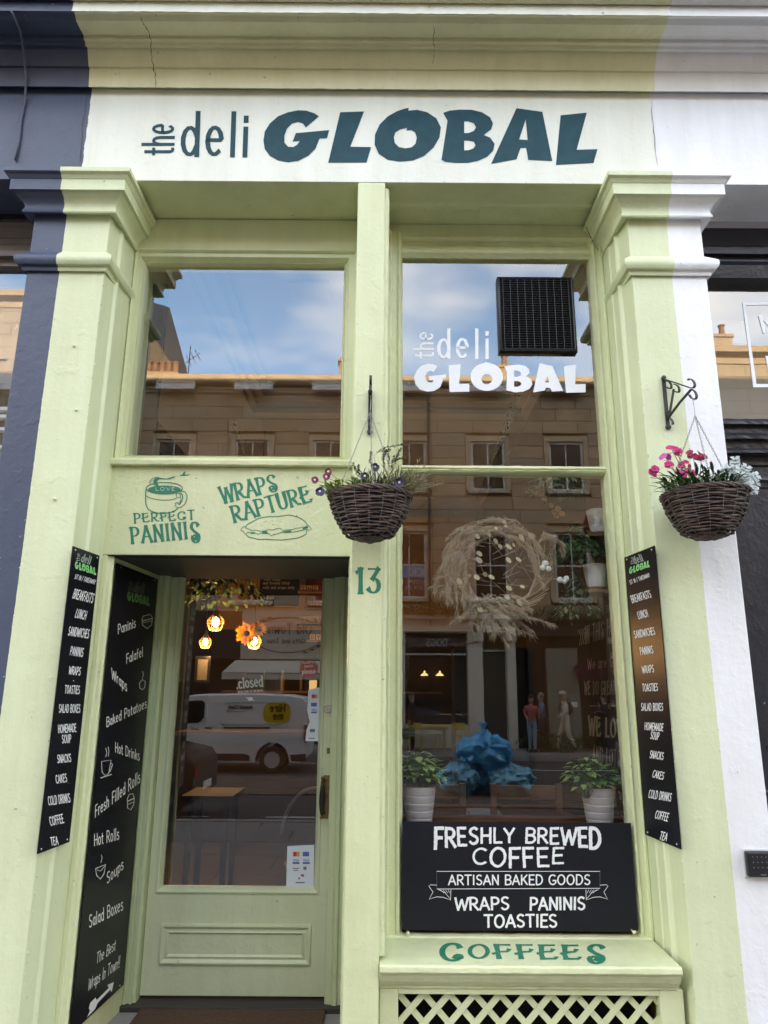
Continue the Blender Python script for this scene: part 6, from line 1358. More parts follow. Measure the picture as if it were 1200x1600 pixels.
# pendant lamps
def pendant(px, py, Y, r_, e, label):
    c = P(px, py, Y); o = empty('pendant_lamp', (c.x, c.y, c.z), label, 'pendant lamp', 'cage pendant lamps seen through the door'); ORG[o.name] = c.copy()
    m = MB()
    for k in range(8):
        a = 2 * math.pi * k / 8; m.tube([(c.x + r_ * q * math.cos(a), c.y + r_ * q * math.sin(a), c.z + h * r_) for q, h in ((.22, 1.25), (.95, .25), (1.0, -.1), (.62, -.95))], .0035 , 4)
    for q, h in ((.22, 1.25), (1.0, -.1), (.62, -.95), (.97, .2)): m.tube([(c.x + r_ * q * math.cos(a), c.y + r_ * q * math.sin(a), c.z + h * r_) for a in [2 * math.pi * k / 20 for k in range(20)]], .0035, 4, closed=True)
    m.build('wire_cage', mat('copper_wire', (.55, .28, .12), .35, metal=.7), o, smooth='all')
    MB().ball(tuple(c), r_ * .42, 12, 8, (1, 1, 1.35)).build('bulb', mat('lit_filament_bulb', (1, .6, .2), .3, emit=7.0, ecol=(1.0, .52, .16)), o, smooth='all')
    MB().tube([(c.x, c.y, c.z + 1.2 * r_), (c.x, c.y, zc_ + .29)], .004, 5).lathe((c.x, c.y, c.z + .6 * r_), [(.02, 0), (.024, .05), (.012, .09), (.0001, .09)], 10).build('flex', IRON, o)
    L = bpy.data.lights.new('bulb_light', 'POINT'); L.energy = e; L.color = (1.0, .58, .25); L.shadow_soft_size = .05; lo = bpy.data.objects.new('bulb_light', L); col.objects.link(lo); lo.parent = o; lo.location = (0, -.0, -r_ * 1.3)
pendant(337, 972, 4.3, .088, 2.6, 'largest and highest of the lit cage lamps seen through the door')
pendant(321, 1003, 5.0, .070, 2.0, 'lit cage lamp low at the left, under the largest one')
pendant(397, 1002, 4.6, .078, 2.6, 'lit cage lamp at the right, beside the orange sunflower')
def up_lamp(x, y, z, e, nm):
    L = bpy.data.lights.new(nm, 'POINT'); L.energy = e; L.color = (1.0, .62, .32); L.shadow_soft_size = .06; o = bpy.data.objects.new(nm, L); col.objects.link(o); o.location = (x, y, z)
# sunflower, hanging greenery at the back left
trailing((352, 925), 4.4, .40, 1.1, 520, 'dark leafy greenery hanging from the ceiling around the lamps behind the door', GDK, .08)
trailing((312, 900), 3.6, .25, .7, 260, 'dark hanging foliage at the top left corner of the door glass', BLKL, .07)
fl_ = MB(); q = P(386, 990, 4.4)
for k in range(34):
    a = k * 2.4; r_ = (.10, .085, .07)[k % 3]; leafmesh(fl_, q + Vector((math.cos(a) * .03, -.006 * (k % 3), math.sin(a) * .03)), (math.cos(a), -.25, math.sin(a)), (0, -1, 0), r_, .030, .15)
for k in range(14):     # a second smaller head beside it
    a = k * 2.4; leafmesh(fl_, q + Vector((.13 + math.cos(a) * .02, 0, .05 + math.sin(a) * .02)), (math.cos(a), -.25, math.sin(a)), (0, -1, 0), .065, .024, .15)
o = tag(fl_.build('sunflower', leafmat('sunflower_petal', (.90, .42, .03), (.7, .28, .02)), noauto=True), 'orange artificial sunflower hanging beside the right cage lamp', 'flower')
# table and boxes behind door
tag(MB().box(-1.55, -1.15, 2.7, 3.2, .80, .84).box(-1.51, -1.47, 2.75, 2.79, fz, .80).box(-1.23, -1.19, 2.75, 2.79, fz, .80).box(-1.51, -1.47, 3.1, 3.14, fz, .80).box(-1.23, -1.19, 3.1, 3.14, fz, .80).build('small_table', mat('dark_table', (.05, .03, .018), .7, var=.3)), 'small brown wooden table just inside the door', 'table')
# round-backed chair at the lower right of the door view
c = P(492, 1300, 1.5); m = MB(); m.tube([(c.x + .20 * math.cos(a), 1.5, c.z - .02 + .27 * math.sin(a)) for a in [math.pi * k / 14 for k in range(15)]], .013, 6); oo = empty('round_back_chair', (c.x, 1.5, fz), 'pale bentwood chair with a round back behind the lower right of the door glass', 'chair'); ORG[oo.name] = Vector((c.x, 1.5, fz)); m.build('backrest', mat('pale_bentwood', (.16, .14, .12), .5), oo, smooth='all')
MB().lathe((c.x, 1.66, .58), [(.19, 0), (.2, .02), (.0001, .03)], 20).build('seat', TIM, oo, smooth=True)
for sx in (-.15, .15):
    for sy in (1.52, 1.8): MB().tube([(c.x + sx, sy, fz), (c.x + sx * .8, sy, .58)], .013, 6).build('leg', MATS['pale_bentwood'], oo)
# ================================================================== ACROSS THE STREET (seen mirrored in the glass)
YB = -20.0
X_A, X_B = -9.4, 10.6
ob = empty('sandstone_tenement', (0, YB, -.17), 'brown sandstone tenement across the street with sash windows over pale shopfronts, seen reflected', 'building'); ORG[ob.name] = Vector((0, YB, -.17))
mz = lambda py: M(760, py, YB).z
mxx_ = lambda px, py=850: M(px, py, YB).x
zcor = mz(603); 
bays = [mxx_(x, y) for x, y in ((362, 700), (497, 700))]      # columns of windows: centres
cols_x = [-10.2, mxx_(650, 880), mxx_(767, 880), mxx_(905, 880)]
step_ = (cols_x[3] - cols_x[1]) / 2
cx_all = [cols_x[2] + step_ * k for k in range(-5, 4)]
ww = (mxx_(795, 880) - mxx_(740, 880))
rows_z = [(mz(936), mz(831)), (mz(766), mz(690))]
wins = [(x, z0, z1) for x in cx_all if X_A + .8 < x < X_B - .8 for z0, z1 in rows_z]
zg = mz(968)
MB().box(X_A, X_B, YB - 9, YB - .12, zg, zcor + .35).box(X_A, X_B, YB - 9, YB - .6, -.17, zg).build('wall', SAND, ob)
# ashlar blocks, each one a stone
BLK = [mat('ashlar_%s' % n_, c_, .92, c2=tuple(v * .72 for v in c_), vscale=1.6, bump=.35, bscale=14) for n_, c_ in (('buff', (.48, .335, .20)), ('brown', (.43, .295, .175)), ('grey', (.42, .315, .205)))]
ch_ = .47; z = zg + .02; r_i = 0; shared = {}; nblk = 0; rest = MB(); lrb = random.Random(21)
todo = []
while z < zcor - .35:
    zz1 = min(z + ch_, zcor - .35); x = X_A + (.6 if r_i % 2 else 0)
    edges = [(X_A, X_B)]
    for (wx, z0, z1) in wins:
        if z0 - .12 < zz1 - .02 and z1 + .28 > z + .02:
            a, b = wx - ww / 2 - .19, wx + ww / 2 + .19; ne = []
            for (e0, e1) in edges:
                if b <= e0 or a >= e1: ne.append((e0, e1))
                else:
                    if a > e0: ne.append((e0, a))
                    if b < e1: ne.append((b, e1))
            edges = ne
    for (e0, e1) in edges:
        L_ = e1 - e0; n = max(1, round(L_ / 1.25)); o_ = lrb.uniform(-.2, .2)
        cuts = [e0] + sorted(min(max(e0 + L_ * (k + (.3 if r_i % 2 else 0)) / n + (o_ if n > 1 else 0), e0 + .15), e1 - .15) for k in range(1, n)) + [e1]
        for a, b in zip(cuts, cuts[1:]):
            if b - a > .08: todo.append((a, b, z, zz1))
    z += ch_; r_i += 1
todo.sort(key=lambda t: abs((t[0] + t[1]) / 2))
for i, (a, b, z0, z1) in enumerate(todo):
    g_ = .009; y0 = YB + lrb.uniform(-.006, .006)
    if i < 290: MB().box(a + g_, b - g_, YB - .12, y0, z0 + g_, z1 - g_).build('ashlar_block', lrb.choice(BLK), ob)
    else: rest.box(a + g_, b - g_, YB - .12, y0, z0 + g_, z1 - g_)
if rest.v: rest.build('outer_ashlar', BLK[0], ob, kind='stuff')
WPW = mat('white_window_paint', (.62, .60, .56), .5, var=.15); PANED = mat('window_dark', (.012, .014, .018), .15)
def sash(par, x, z0, z1, w, y, bars=1, sill=True, cur=False):
    f = frame_mb(x - w / 2, x + w / 2, z0, z1, [(0, y - .10), (0, y - .05), (.075, y - .045), (.085, y - .08)]).build('window', WPW, par)
    m = MB(); zm = (z0 + z1) / 2; m.box(x - w / 2 + .05, x + w / 2 - .05, y - .085, y - .05, zm - .025, zm + .025)
    for k in range(bars): xx = x - w / 2 + w * (k + 1) / (bars + 1); m.box(xx - .02, xx + .02, y - .085, y - .06, z0 + .05, z1 - .05)
    m.parts('glazing_bar', WPW, f)
    MB().add([(x - w / 2, y - .09, z0), (x + w / 2, y - .09, z0), (x + w / 2, y - .09, z1), (x - w / 2, y - .09, z1)], [(0, 1, 2, 3)]).build('pane', DGLASS, f)
    MB().box(x - w / 2 - .0, x + w / 2, y - .119, y - .112, z0, z1).build('dark_room_plate', PANED, f)  # near-black plate; the unlit room behind is put into its colour
    if sill: MB().box(x - w / 2 - .14, x + w / 2 + .14, y - .1, y + .07, z0 - .11, z0 - .002).build('sill', mat('pale_stone_sill', (.46, .40, .33), .85, var=.2), f)
    return f
ARC = mat('window_surround', (.52, .38, .24), .9, var=.25)
for (x, z0, z1) in wins:
    f = sash(ob, x, z0, z1, ww, YB)
    MB().box(x - ww / 2 - .18, x - ww / 2 - .002, YB - .11, YB + .03, z0, z1 + .002).box(x + ww / 2 + .002, x + ww / 2 + .18, YB - .11, YB + .03, z0, z1 + .002).box(x - ww / 2 - .18, x + ww / 2 + .18, YB - .11, YB + .031, z1 + .004, z1 + .2).parts('surround', ARC, f)
# parapet cornice and attic lights
cp_ = [(YB - .1, zcor - .36), (YB + .04, zcor - .36), (YB + .06, zcor - .28), (YB + .10, zcor - .24), (YB + .12, zcor - .14), (YB + .32, zcor - .10), (YB + .38, zcor - .04), (YB + .38, zcor + .04), (YB + .30, zcor + .06), (YB + .30, zcor + .26), (YB - .3, zcor + .30), (YB - .3, zcor - .36)]
xsweep(MB(), cp_, X_A, X_B).build('parapet_cornice', ARC, ob)
for x in cx_all:
    if X_A + 1 < x < X_B - 1:
        d = MB(); d.box(x - .62, x + .62, YB + .385, YB + .40, zcor - .34, zcor - .12); d.build('attic_light', mat('frosted_light', (.55, .55, .52), .4), ob)
        frame_mb(x - .68, x + .68, zcor - .38, zcor - .08, [(0, 0), (0, 1), (.06, 1), (.06, 0)])
        q = MB(); 
        for (a, b, c, e) in ((x - .68, x - .621, zcor - .38, zcor - .08), (x + .621, x + .68, zcor - .38, zcor - .08), (x - .62, x + .62, zcor - .38, zcor - .341), (x - .62, x + .62, zcor - .119, zcor - .08), (x - .02, x + .02, zcor - .34, zcor - .12)): q.box(a, b, YB + .30, YB + .43, c, e)
        q.parts('attic_light_frame', WPW, ob)
SLT = MATS['slate']
MB().add([(X_A, YB - .31, zcor + .32), (X_B, YB - .31, zcor + .32), (X_B, YB - 4.5, zcor + 2.0), (X_A, YB - 4.5, zcor + 2.0), (X_A, YB - 9, zcor + .3), (X_B, YB - 9, zcor + .3)], [(0, 1, 2, 3), (3, 2, 5, 4), (0, 3, 4), (1, 5, 2)]).build('roof', SLT, ob)
POT = mat('terracotta_pot', (.30, .16, .09), .85, var=.3)
def stack(par, x, y, z, w, h, n):
    s = MB().box(x - w / 2, x + w / 2, y - .45, y, z, z + h).box(x - w / 2 - .06, x + w / 2 + .06, y - .51, y + .06, z + h + .001, z + h + .12).build('chimney', SAND, par)
    for k in range(n): MB().lathe((x - w / 2 + w * (k + .5) / n, y - .22, z + h + .12), [(.13, 0), (.11, .12), (.10, .42), (.13, .45), (.13, .50), (.08, .50), (.08, .3)], 12).build('chimney_pot', POT, s, smooth=True)
stack(ob, mxx_(800, 600) , YB - 1.2, zcor + .3, .5, 1.0, 1); stack(ob, mxx_(540, 600), YB - 1.0, zcor + .3, .6, 1.1, 1)
# shopfronts at street level
CRM = paint('cream_shop_paint', (.74, .67, .56), rough=.5); DKS = mat('dark_shopfront', (.03, .026, .026), .4)
zs = -.17
sf = empty('cream_shopfront', (mxx_(684, 1060), YB, zs), 'cream framed cafe shopfront with dark glass under the tenement, seen reflected', 'shop'); ORG[sf.name] = Vector((mxx_(684, 1060), YB, zs))
xa, xb = mxx_(612, 1060), mxx_(742, 1060); za = mz(988)
MB().box(xa - .1, xb + .1, YB - .5, YB + .12, za, za + .40).box(xa - .1, xb + .1, YB - .5, YB + .26, za + .401, za + .52).build('fascia', CRM, sf)
for x in (xa + .05, xb - .12, mxx_(628, 1060)): MB().box(x - .1, x + .1, YB - .5, YB + .10, zs, za - .001).box(x - .14, x + .14, YB - .1, YB + .16, za - .35, za - .3).parts('pilaster', CRM, sf)
MB().box(xa, xb, YB - .45, YB - .02, zs, .55).build('stall_riser', CRM, sf)
MB().box(xa, xb, YB - .1, YB - .05, za - .75, za - .70).build('transom', WPW, sf)
MB().add([(xa, YB - .12, .55), (xb, YB - .12, .55), (xb, YB - .12, za), (xa, YB - .12, za)], [(0, 1, 2, 3)]).build('pane', DGLASS, sf)
MB().box(xa, xb, YB - .55, YB - .51, zs, za).build('dark_room_plate', DKS, sf)
t = MB()
def wtext(mb, s, x, z, h, y, font=GL, pen=(.16, .16), gap=.16, wid=1.0):
    """letters standing on a wall across the street that faces +y: they read leftwards in x"""
    def sfc(u, v, hh): return Vector((x - u, y + hh, z + v))
    xx = 0
    for c in s:
        if c == ' ': xx += .45 * h * wid; continue
        w_, st_ = font[c]
        def mf(u, v, hh, xx=xx): return Vector((x - xx - u * h * wid, y + .004 + hh * 4, z + v * h))
        ribbons(mb, st_, mf, pen); xx += (w_ + gap) * h * wid
    return xx
wtext(t, 'DOGS', xb - .9, za - .45, .22, YB - .10); t.build('lettering', DIM, sf)
for k, (px, py) in enumerate(((663, 1056), (687, 1056))):
    c = M(px, py, YB - .3); tag(MB().lathe((c.x, c.y, c.z), [(.02, .16), (.03, .1), (.13, .02), (.13, 0), (.0001, .05)], 14).build('shade', mat('lit_shade', (.8, .5, .2), .5, emit=1.2, ecol=(1, .6, .25)), sf))
# doorway 66
dw = empty('cream_doorway', (mxx_(772, 1060), YB, zs), 'tall cream doorway numbered 66 beside the cream shopfront, seen reflected', 'doorway'); ORG[dw.name] = Vector((mxx_(772, 1060), YB, zs))
xa, xb = mxx_(745, 1060), mxx_(802, 1060)
for x in (xa + .06, xb - .06): MB().box(x - .14, x + .14, YB - .5, YB + .12, zs, za + .0).box(x - .17, x + .17, YB - .1, YB + .2, za - .30, za - .02).parts('pilaster', CRM, dw)
MB().box(xa - .1, xb + .1, YB - .5, YB + .12, za + .001, za + .42).box(xa - .2, xb + .2, YB - .5, YB + .34, za + .421, za + .56).parts('canopy', CRM, dw)
MB().box(xa + .2, xb - .2, YB - .4, YB - .35, zs, za).build('door_leaf', mat('olive_door', (.10, .085, .055), .5), dw)
MB().box(xa + .2, xb - .2, YB - .35, YB - .30, za - .62, za - .55).build('transom', CRM, dw)
t = MB(); wtext(t, '66', (xa + xb) / 2 + .26, za + .10, .26, YB + .12, pen=(.2, .2), gap=.3); t.build('lettering', WPW, dw)
# dark shopfront on the right, and the one behind the van on the left
ds = empty('dark_shopfront', (mxx_(880, 1060), YB, zs), 'dark shopfront with foliage right of doorway 66, seen reflected', 'shop'); ORG[ds.name] = Vector((mxx_(880, 1060), YB, zs))
xa, xb = mxx_(812, 1060), mxx_(990, 1060)
MB().box(xa, X_B, YB - .5, YB + .1, za - .1, zg - .05).build('fascia', DKS, ds)
MB().box(xa, X_B, YB - .5, YB - .45, zs, za - .1).build('dark_room_plate', DKS, ds)
MB().box(mxx_(856, 1060), mxx_(905, 1060), YB - .44, YB - .05, zs, za - .5).build('grey_panel', mat('greige_panel', (.22, .20, .155), .7), ds)
MB().box(mxx_(893, 1110), mxx_(903, 1110), YB - .049, YB - .04, M(898, 1105, YB).z, M(898, 1097, YB).z).build('notice', LWHITE, ds)
MB().box(mxx_(826, 1060), mxx_(834, 1060), YB - .44, YB + .02, zs, za - .1).box(mxx_(960, 1060), mxx_(970, 1060), YB - .44, YB + .02, zs, za - .1).parts('pilaster', DKS, ds)
md = lambda px, py=1050: M(px, py, YB, YD).x
mdz = lambda py: M(420, py, YB, YD).z
ot = empty('gift_shopfront', (md(440), YB, zs), 'cream gift shopfront with laurel sign and awning, seen reflected in the door', 'shop'); ORG[ot.name] = Vector((md(440), YB, zs))
xa, xb = X_A + .1, mxx_(610, 1060) - .15
MB().box(md(375), xb, YB - .5, YB + .10, mdz(1030), mdz(955)).build('fascia', paint('pale_fascia_paint', (.50, .45, .37)), ot)
MB().box(xa, md(375) - .01, YB - .5, YB + .10, mdz(1030), mdz(955)).build('fascia', DKS, ot)
t = MB(); zc3 = (mdz(1030) + mdz(955)) / 2; xc3 = md(447)
wtext(t, 'Old Town', xc3 + .85, zc3 + .05, .34, YB + .10, pen=(.13, .09), gap=.13, wid=.9); wtext(t, 'Gifts and Toys', xc3 + .62, zc3 - .28, .16, YB + .10, pen=(.14, .14)); 
def ring(mb, x, z, rx, rz, w, y, n=40, a0=0, a1=360):
    vs = []
    for i in range(n + 1):
        a = R(a0 + (a1 - a0) * i / n); vs += [(x + rx * math.cos(a), y, z + rz * math.sin(a)), (x + (rx - w) * math.cos(a), y, z + (rz - w) * math.sin(a))]
    mb.add(vs, [(2 * i, 2 * i + 1, 2 * i + 3, 2 * i + 2) for i in range(n)])
ring(t, xc3, zc3, 1.25, .62, .03, YB + .104)
for sgn in (1, -1):
    for k in range(9):
        a = R(115 + k * 13 + (0 if sgn > 0 else 180)); c = Vector((xc3 + 1.30 * math.cos(a), YB + .106, zc3 + .66 * math.sin(a))); leafmesh(t, c, (math.cos(a + 1.2), 0, math.sin(a + 1.2)), (0, 1, 0), .2, .08, 0, seg=2)
t.build('lettering', BOARD, ot)
za_, zb2 = mdz(1032), mdz(1052); 
aw = MB(); aw.slab([(md(368), YB + .1, za_), (xb, YB + .1, za_), (xb, YB + 1.3, zb2), (md(360), YB + 1.3, zb2)], (0, 0, -.03)).box(md(360), xb, YB + 1.28, YB + 1.30, zb2 - .22, zb2 - .01)
aw.build('awning', mat('awning_canvas', (.55, .50, .42), .8, var=.1), ot)
MB().box(md(372), md(432), YB - .5, YB + .04, zs, mdz(1034)).build('cream_panel', MATS['pale_fascia_paint'], ot)
MB().box(xa, xb, YB - .55, YB - .50, zs, mdz(1030)).build('dark_room_plate', DKS, ot)
for x in (md(436), xb - .1): MB().box(x - .08, x + .08, YB - .45, YB + .05, zs, mdz(1034)).parts('pilaster', WPW, ot)
MB().box(md(482), md(494), YB - .30, YB - .28, mdz(1085), mdz(1062)).build('lit_panel', mat('lit_display', (.8, .55, .3), .5, emit=.5, ecol=(1, .65, .3)), ot)
# sign in the first-floor window
sw_ = cols_x[1]; z0, z1 = rows_z[0]
kk = empty('solicitor_window_sign', (sw_, YB - .07, z0 + .4), 'blue and dark solicitor sign in the lower half of a first-floor window, seen reflected', 'sign'); ORG[kk.name] = Vector((sw_, YB - .07, z0 + .4))
MB().box(sw_ - ww / 2 + .07, sw_ + ww / 2 - .07, YB - .088, YB - .075, z0 + .72, z0 + 1.12).build('blue_panel', mat('sign_blue', (.12, .22, .42), .5), kk)
MB().box(sw_ - ww / 2 + .07, sw_ + ww / 2 - .07, YB - .088, YB - .076, z0 + .12, z0 + .71).build('dark_panel', mat('sign_dark', (.10, .03, .03), .5), kk)
t = MB(); wtext(t, 'BCK', sw_ + .42, z0 + .78, .27, YB - .075, pen=(.2, .2)); wtext(t, 'SOLICITORS', sw_ + .46, z0 + .53, .11, YB - .075); wtext(t, 'TEL:0131 225'.replace(':', '.'), sw_ + .46, z0 + .32, .11, YB - .075); t.build('lettering', WPW, kk)
# books and red things in another window
tag(MB().box(cols_x[2] - .5, cols_x[2] + .5, YB - .3, YB - .2, z0 + 1.18, z0 + 1.23).box(cols_x[2] - .5, cols_x[2] - .1, YB - .3, YB - .2, z0 + .75, z0 + 1.1).build('window_clutter', mat('red_clutter', (.32, .09, .05), .6)), 'reddish folders on a shelf in the first-floor window above doorway 66', 'folders')
# window boxes of greenery over the cream shop
lr = random.Random(9)
def bush(c, rx, rz, n, m_, name, label, cat='plant', kind=None, ry=.3, L=.11):
    o = MB()
    for i in range(n):
        a = lr.uniform(0, 6.28); u = lr.random() ** .5; p_ = Vector(c) + Vector((math.cos(a) * rx * u, lr.uniform(-ry, ry), math.sin(a) * rz * u)); leafmesh(o, p_, (lr.uniform(-1, 1), lr.uniform(-1, 1), lr.uniform(-1, 1)), (0, 0, 1), L, L * .5, .2, seg=2)
    ob_ = o.build(name, m_, None, noauto=True); return tag(ob_, label, cat, kind=kind)
bush((mxx_(690, 960), YB + .35, za + .75), 1.7, .22, 900, GDK, 'shop_top_greenery', 'dark green planting along the top of the cream shopfront, seen reflected')
bush((mxx_(900, 975), YB + .35, za + .60), 2.2, .2, 900, GDK, 'shop_top_greenery', 'dark trailing greenery along the top of the dark shopfront, seen reflected')
bush((mxx_(850, 1185), YB + 1.0, .10), 1.0, .26, 700, GDK, 'pavement_planter', 'low dark green planting on the far pavement near the walkers, seen reflected')
bush((mxx_(925, 1180), YB + .6, .25), .5, .4, 500, GDK, 'pavement_planter', 'taller green planting at the right behind the man in beige, seen reflected')
bush((mxx_(915, 1030), YB + .2, 2.3), .45, .25, 400, BURG, 'red_flowers', 'dark red flower cluster on the dark shopfront, seen reflected', 'flowers')
# taller house at the left and one beyond at the right
def plainhouse(name, x0, x1, H, label, wx, rows):
    o = empty(name, ((x0 + x1) / 2, YB + .5, zs), label, 'building'); ORG[o.name] = Vector(((x0 + x1) / 2, YB + .5, zs)); yf_ = YB + .6
    MB().box(x0, x1, YB - 9, yf_ - .12, zs, H).build('wall', SAND, o)
    s = MB(); lb = random.Random(3); z = zs
    while z < H - .5:
        x = x0 + (.5 if int(z * 7) % 2 else 0) - .5
        while x < x1:
            a, b = max(x, x0), min(x + 1.1, x1)
            if b - a > .1 and not any(abs((a + b) / 2 - w) < .95 and r0 - .45 < z < r1 + .2 for w in wx for r0, r1 in rows): s.box(a + .006, b - .006, yf_ - .12, yf_ + lb.uniform(-.005, .006), z + .006, min(z + .464, H - .5))
            x += 1.1
        z += .47
    s.build('ashlar', BLK[2], o, kind='stuff')
    for w in wx:
        for r0, r1 in rows: sash(o, w, r0, r1, 1.1, yf_ - .02)
    cz = [(yf_ - .1, H - .5), (yf_ + .05, H - .5), (yf_ + .1, H - .3), (yf_ + .4, H - .2), (yf_ + .45, H), (yf_ - .1, H + .05)]
    xsweep(MB(), cz, x0, x1 + .3).build('cornice', ARC, o)
    MB().add([(x0, yf_, H + .05), (x1, yf_, H + .05), (x1, YB - 4, H + 2.2), (x0, YB - 4, H + 2.2), (x0, YB - 9, H), (x1, YB - 9, H)], [(0, 1, 2, 3), (3, 2, 5, 4), (0, 3, 4), (1, 5, 2)]).build('roof', SLT, o)
    return o
hl = plainhouse('tall_left_tenement', -30, X_A - .01, 15.5, 'taller stone tenement at the left end across the street, reflected', [-11.6, -14.6, -17.6], [(4.4, 6.5), (8.0, 10.0), (11.4, 13.2)])
for k in range(5): stack(hl, X_A - .5 + k * .0, YB - .2 - k * 1.2, 15.5, .5, 1.0, 2)
hr = plainhouse('right_gable_house', X_B + .01, 30, 13.5, 'stone house at the right end across the street, seen reflected', [12.6, 15.6, 18.6], [(4.4, 6.5), (8.0, 10.0)])
stack(hr, X_B + 2, YB - 1, 13.5, 1.5, 1.4, 3)
# stepped chimneys and aerial on the left
ax = mxx_(268, 590); az = zcor + .3
an = empty('roof_aerial', (ax, YB - 2, az), 'thin television aerial on the roof line reflected in the left pane', 'aerial'); ORG[an.name] = Vector((ax, YB - 2, az))
m = MB(); m.tube([(ax, YB - 2, az), (ax, YB - 2, az + 2.2)], .02, 5); m.build('mast', IRON, an)
m = MB(); m.tube([(ax - .5, YB - 2, az + 1.2), (ax + .4, YB - 2, az + 1.9)], .015, 4)
for k in range(6): p_ = Vector((ax - .5 + .16 * k, YB - 2, az + 1.2 + .125 * k)); m.tube([p_ + Vector((-.12, 0, .22)), p_ + Vector((.12, 0, -.22))], .012, 4)
m.build('array', IRON, an)
stack(ob, X_A + .9, YB - .9, zcor + .2, 1.3, .55, 5)
# rainwater pipe
pxp = mxx_(671, 850); tag(MB().tube([(pxp, YB + .09, zs + 3.9), (pxp, YB + .09, zcor - .4)], .045, 8).build('rainwater_pipe', IRON), 'thin dark rainwater pipe between windows of the tenement, seen reflected', 'pipe')

# ================================================================== STREET THINGS
zr = -.30
# white van, side towards us; front at low x
VW = mat('van_white', (.80, .80, .82), .25, spec=.6); TYRE = mat('tyre_rubber', (.02, .02, .02), .8); DGL = mat('car_glass', (.012, .014, .016), .05); BPL = mat('black_bumper', (.02, .02, .022), .5)
vb = M(478, 1215, -12.55, YD); xr_ = vb.x; xf = xr_ - 4.45; yv = -12.55
van = empty('white_van', ((xr_ + xf) / 2, yv - .9, zr), 'white van with a yellow Hire me badge, seen reflected in the door', 'van'); ORG[van.name] = Vector(((xr_ + xf) / 2, yv - .9, zr))
def vx(t): return xr_ - t      # t measured from the rear
side = [(.02, .36), (.0, .62), (.0, 1.25), (.06, 1.62), (.14, 1.74), (.5, 1.80), (1.6, 1.83), (2.75, 1.80), (3.0, 1.74), (3.55, 1.22), (4.15, 1.08), (4.38, .95), (4.45, .70), (4.42, .34)]
wheels = [(.82, .30), (3.62, .30)]
low = []
for wx_, wz in sorted(wheels, key=lambda w: -w[0]):
    low += [(wx_ + .40, .26)] + [(wx_ + .40 * math.cos(R(a)), .30 + .40 * math.sin(R(a))) for a in range(0, 181, 20)] + [(wx_ - .40, .26)]
outl = side + [(4.3, .26)] + low + [(.15, .26)]
m = MB(); ins = []
n = len(outl); rings = []
for dy, s_ in ((0.0, .94), (-.05, .985), (-.14, 1.0), (-1.66, 1.0), (-1.75, .985), (-1.80, .94)):
    ring_ = []
    for (t, h) in outl:
        hh = h if h < .95 else .95 + (h - .95) * (.96 + .04 * (s_ - .94) / .06)
        tumble = max(0, h - 1.0) * .10 * (1 if dy > -.9 else -1)
        tt = 2.2 + (t - 2.2) * (1 if .27 < t < 4.2 and h < .8 else s_ * .02 + .98)
        ring_.append((vx(tt), yv + dy - tumble, zr + hh))
    rings.append(ring_)
for r_ in rings: m.v += r_
for i in range(5):
    for k in range(n): m.f.append((i * n + k, i * n + (k + 1) % n, (i + 1) * n + (k + 1) % n, (i + 1) * n + k)); m.m.append(0)
tri = tessellate_polygon([[Vector((t, h, 0)) for t, h in outl]])
for off in (0, 5 * n):
    for t_ in tri: m.f.append(tuple(off + i for i in t_)); m.m.append(0)
m.build('body', VW, van, smooth=True)
def ypl(h, d=.004): return yv + d - max(0, h - 1.0) * .10
def vplate(pts, m_, name, par=None, d=.006, th=.004):
    q = MB(); q.slab([(vx(t), ypl(h, d), zr + h) for t, h in pts], (0, -th, 0)); return q.build(name, m_, par or van)
vplate([(3.02, 1.62), (3.05, 1.68), (3.1, 1.60), (3.52, 1.18), (3.5, 1.10), (2.62, 1.14), (2.50, 1.25), (2.50, 1.58), (2.58, 1.66)], DGL, 'side_window')
vplate([(.02, .28), (.02, .45), (.40, .42), (.36, .28)], BPL, 'rear_bumper'); vplate([(1.35, .28), (1.35, .40), (1.5, .44), (3.0, .44), (3.1, .40), (3.1, .28)], BPL, 'side_strip'); vplate([(.9, 1.0), (.9, 1.04), (2.0, 1.04), (2.0, 1.0)], BPL, 'door_rail')
vplate([(2.28, .98), (2.28, 1.02), (2.46, 1.04), (2.46, 1.0)], BPL, 'door_handle'); vplate([(2.6, .96), (2.6, 1.0), (2.8, 1.02), (2.8, .98)], BPL, 'door_handle')
vplate([(.005, .70), (.005, 1.1), (.08, 1.1), (.07, .70)], mat('tail_lamp_red', (.3, .01, .01), .3), 'tail_lamp')
gr = MB(); 
for (t0, t1, h0, h1) in ((2.47, 2.48, .45, 1.7), (1.30, 1.31, .45, 1.70), (2.05, 2.06, 1.05, 1.70)): gr.box(vx(t1), vx(t0), ypl((h0 + h1) / 2) - .05, ypl(h0) + .002 if h1 < 1.1 else ypl(h0, .003) - .0, zr + h0, zr + h0 + .5) if 0 else None
groove = MB(); groove.tube([(vx(2.15), ypl(1.45, .003), zr + 1.50), (vx(2.15), ypl(1.2, .003), zr + 1.22), (vx(2.05), ypl(1.12, .003), zr + 1.12), (vx(.55), ypl(1.12, .003), zr + 1.12), (vx(.42), ypl(1.2, .003), zr + 1.22), (vx(.42), ypl(1.5, .003), zr + 1.55), (vx(.55), ypl(1.62, .003), zr + 1.62), (vx(2.05), ypl(1.62, .003), zr + 1.62), (vx(2.15), ypl(1.5, .003), zr + 1.50)], .010, 5).build('panel_swage', VW, van)
bd_ = vplate([(.46, 1.17), (.42, 1.35), (.46, 1.55), (.6, 1.62), (.92, 1.62), (1.05, 1.55), (1.08, 1.35), (1.05, 1.20), (.95, 1.15), (.6, 1.14)], mat('badge_yellow', (.62, .44, .01), .4), 'yellow_badge', d=.008)
t = MB()
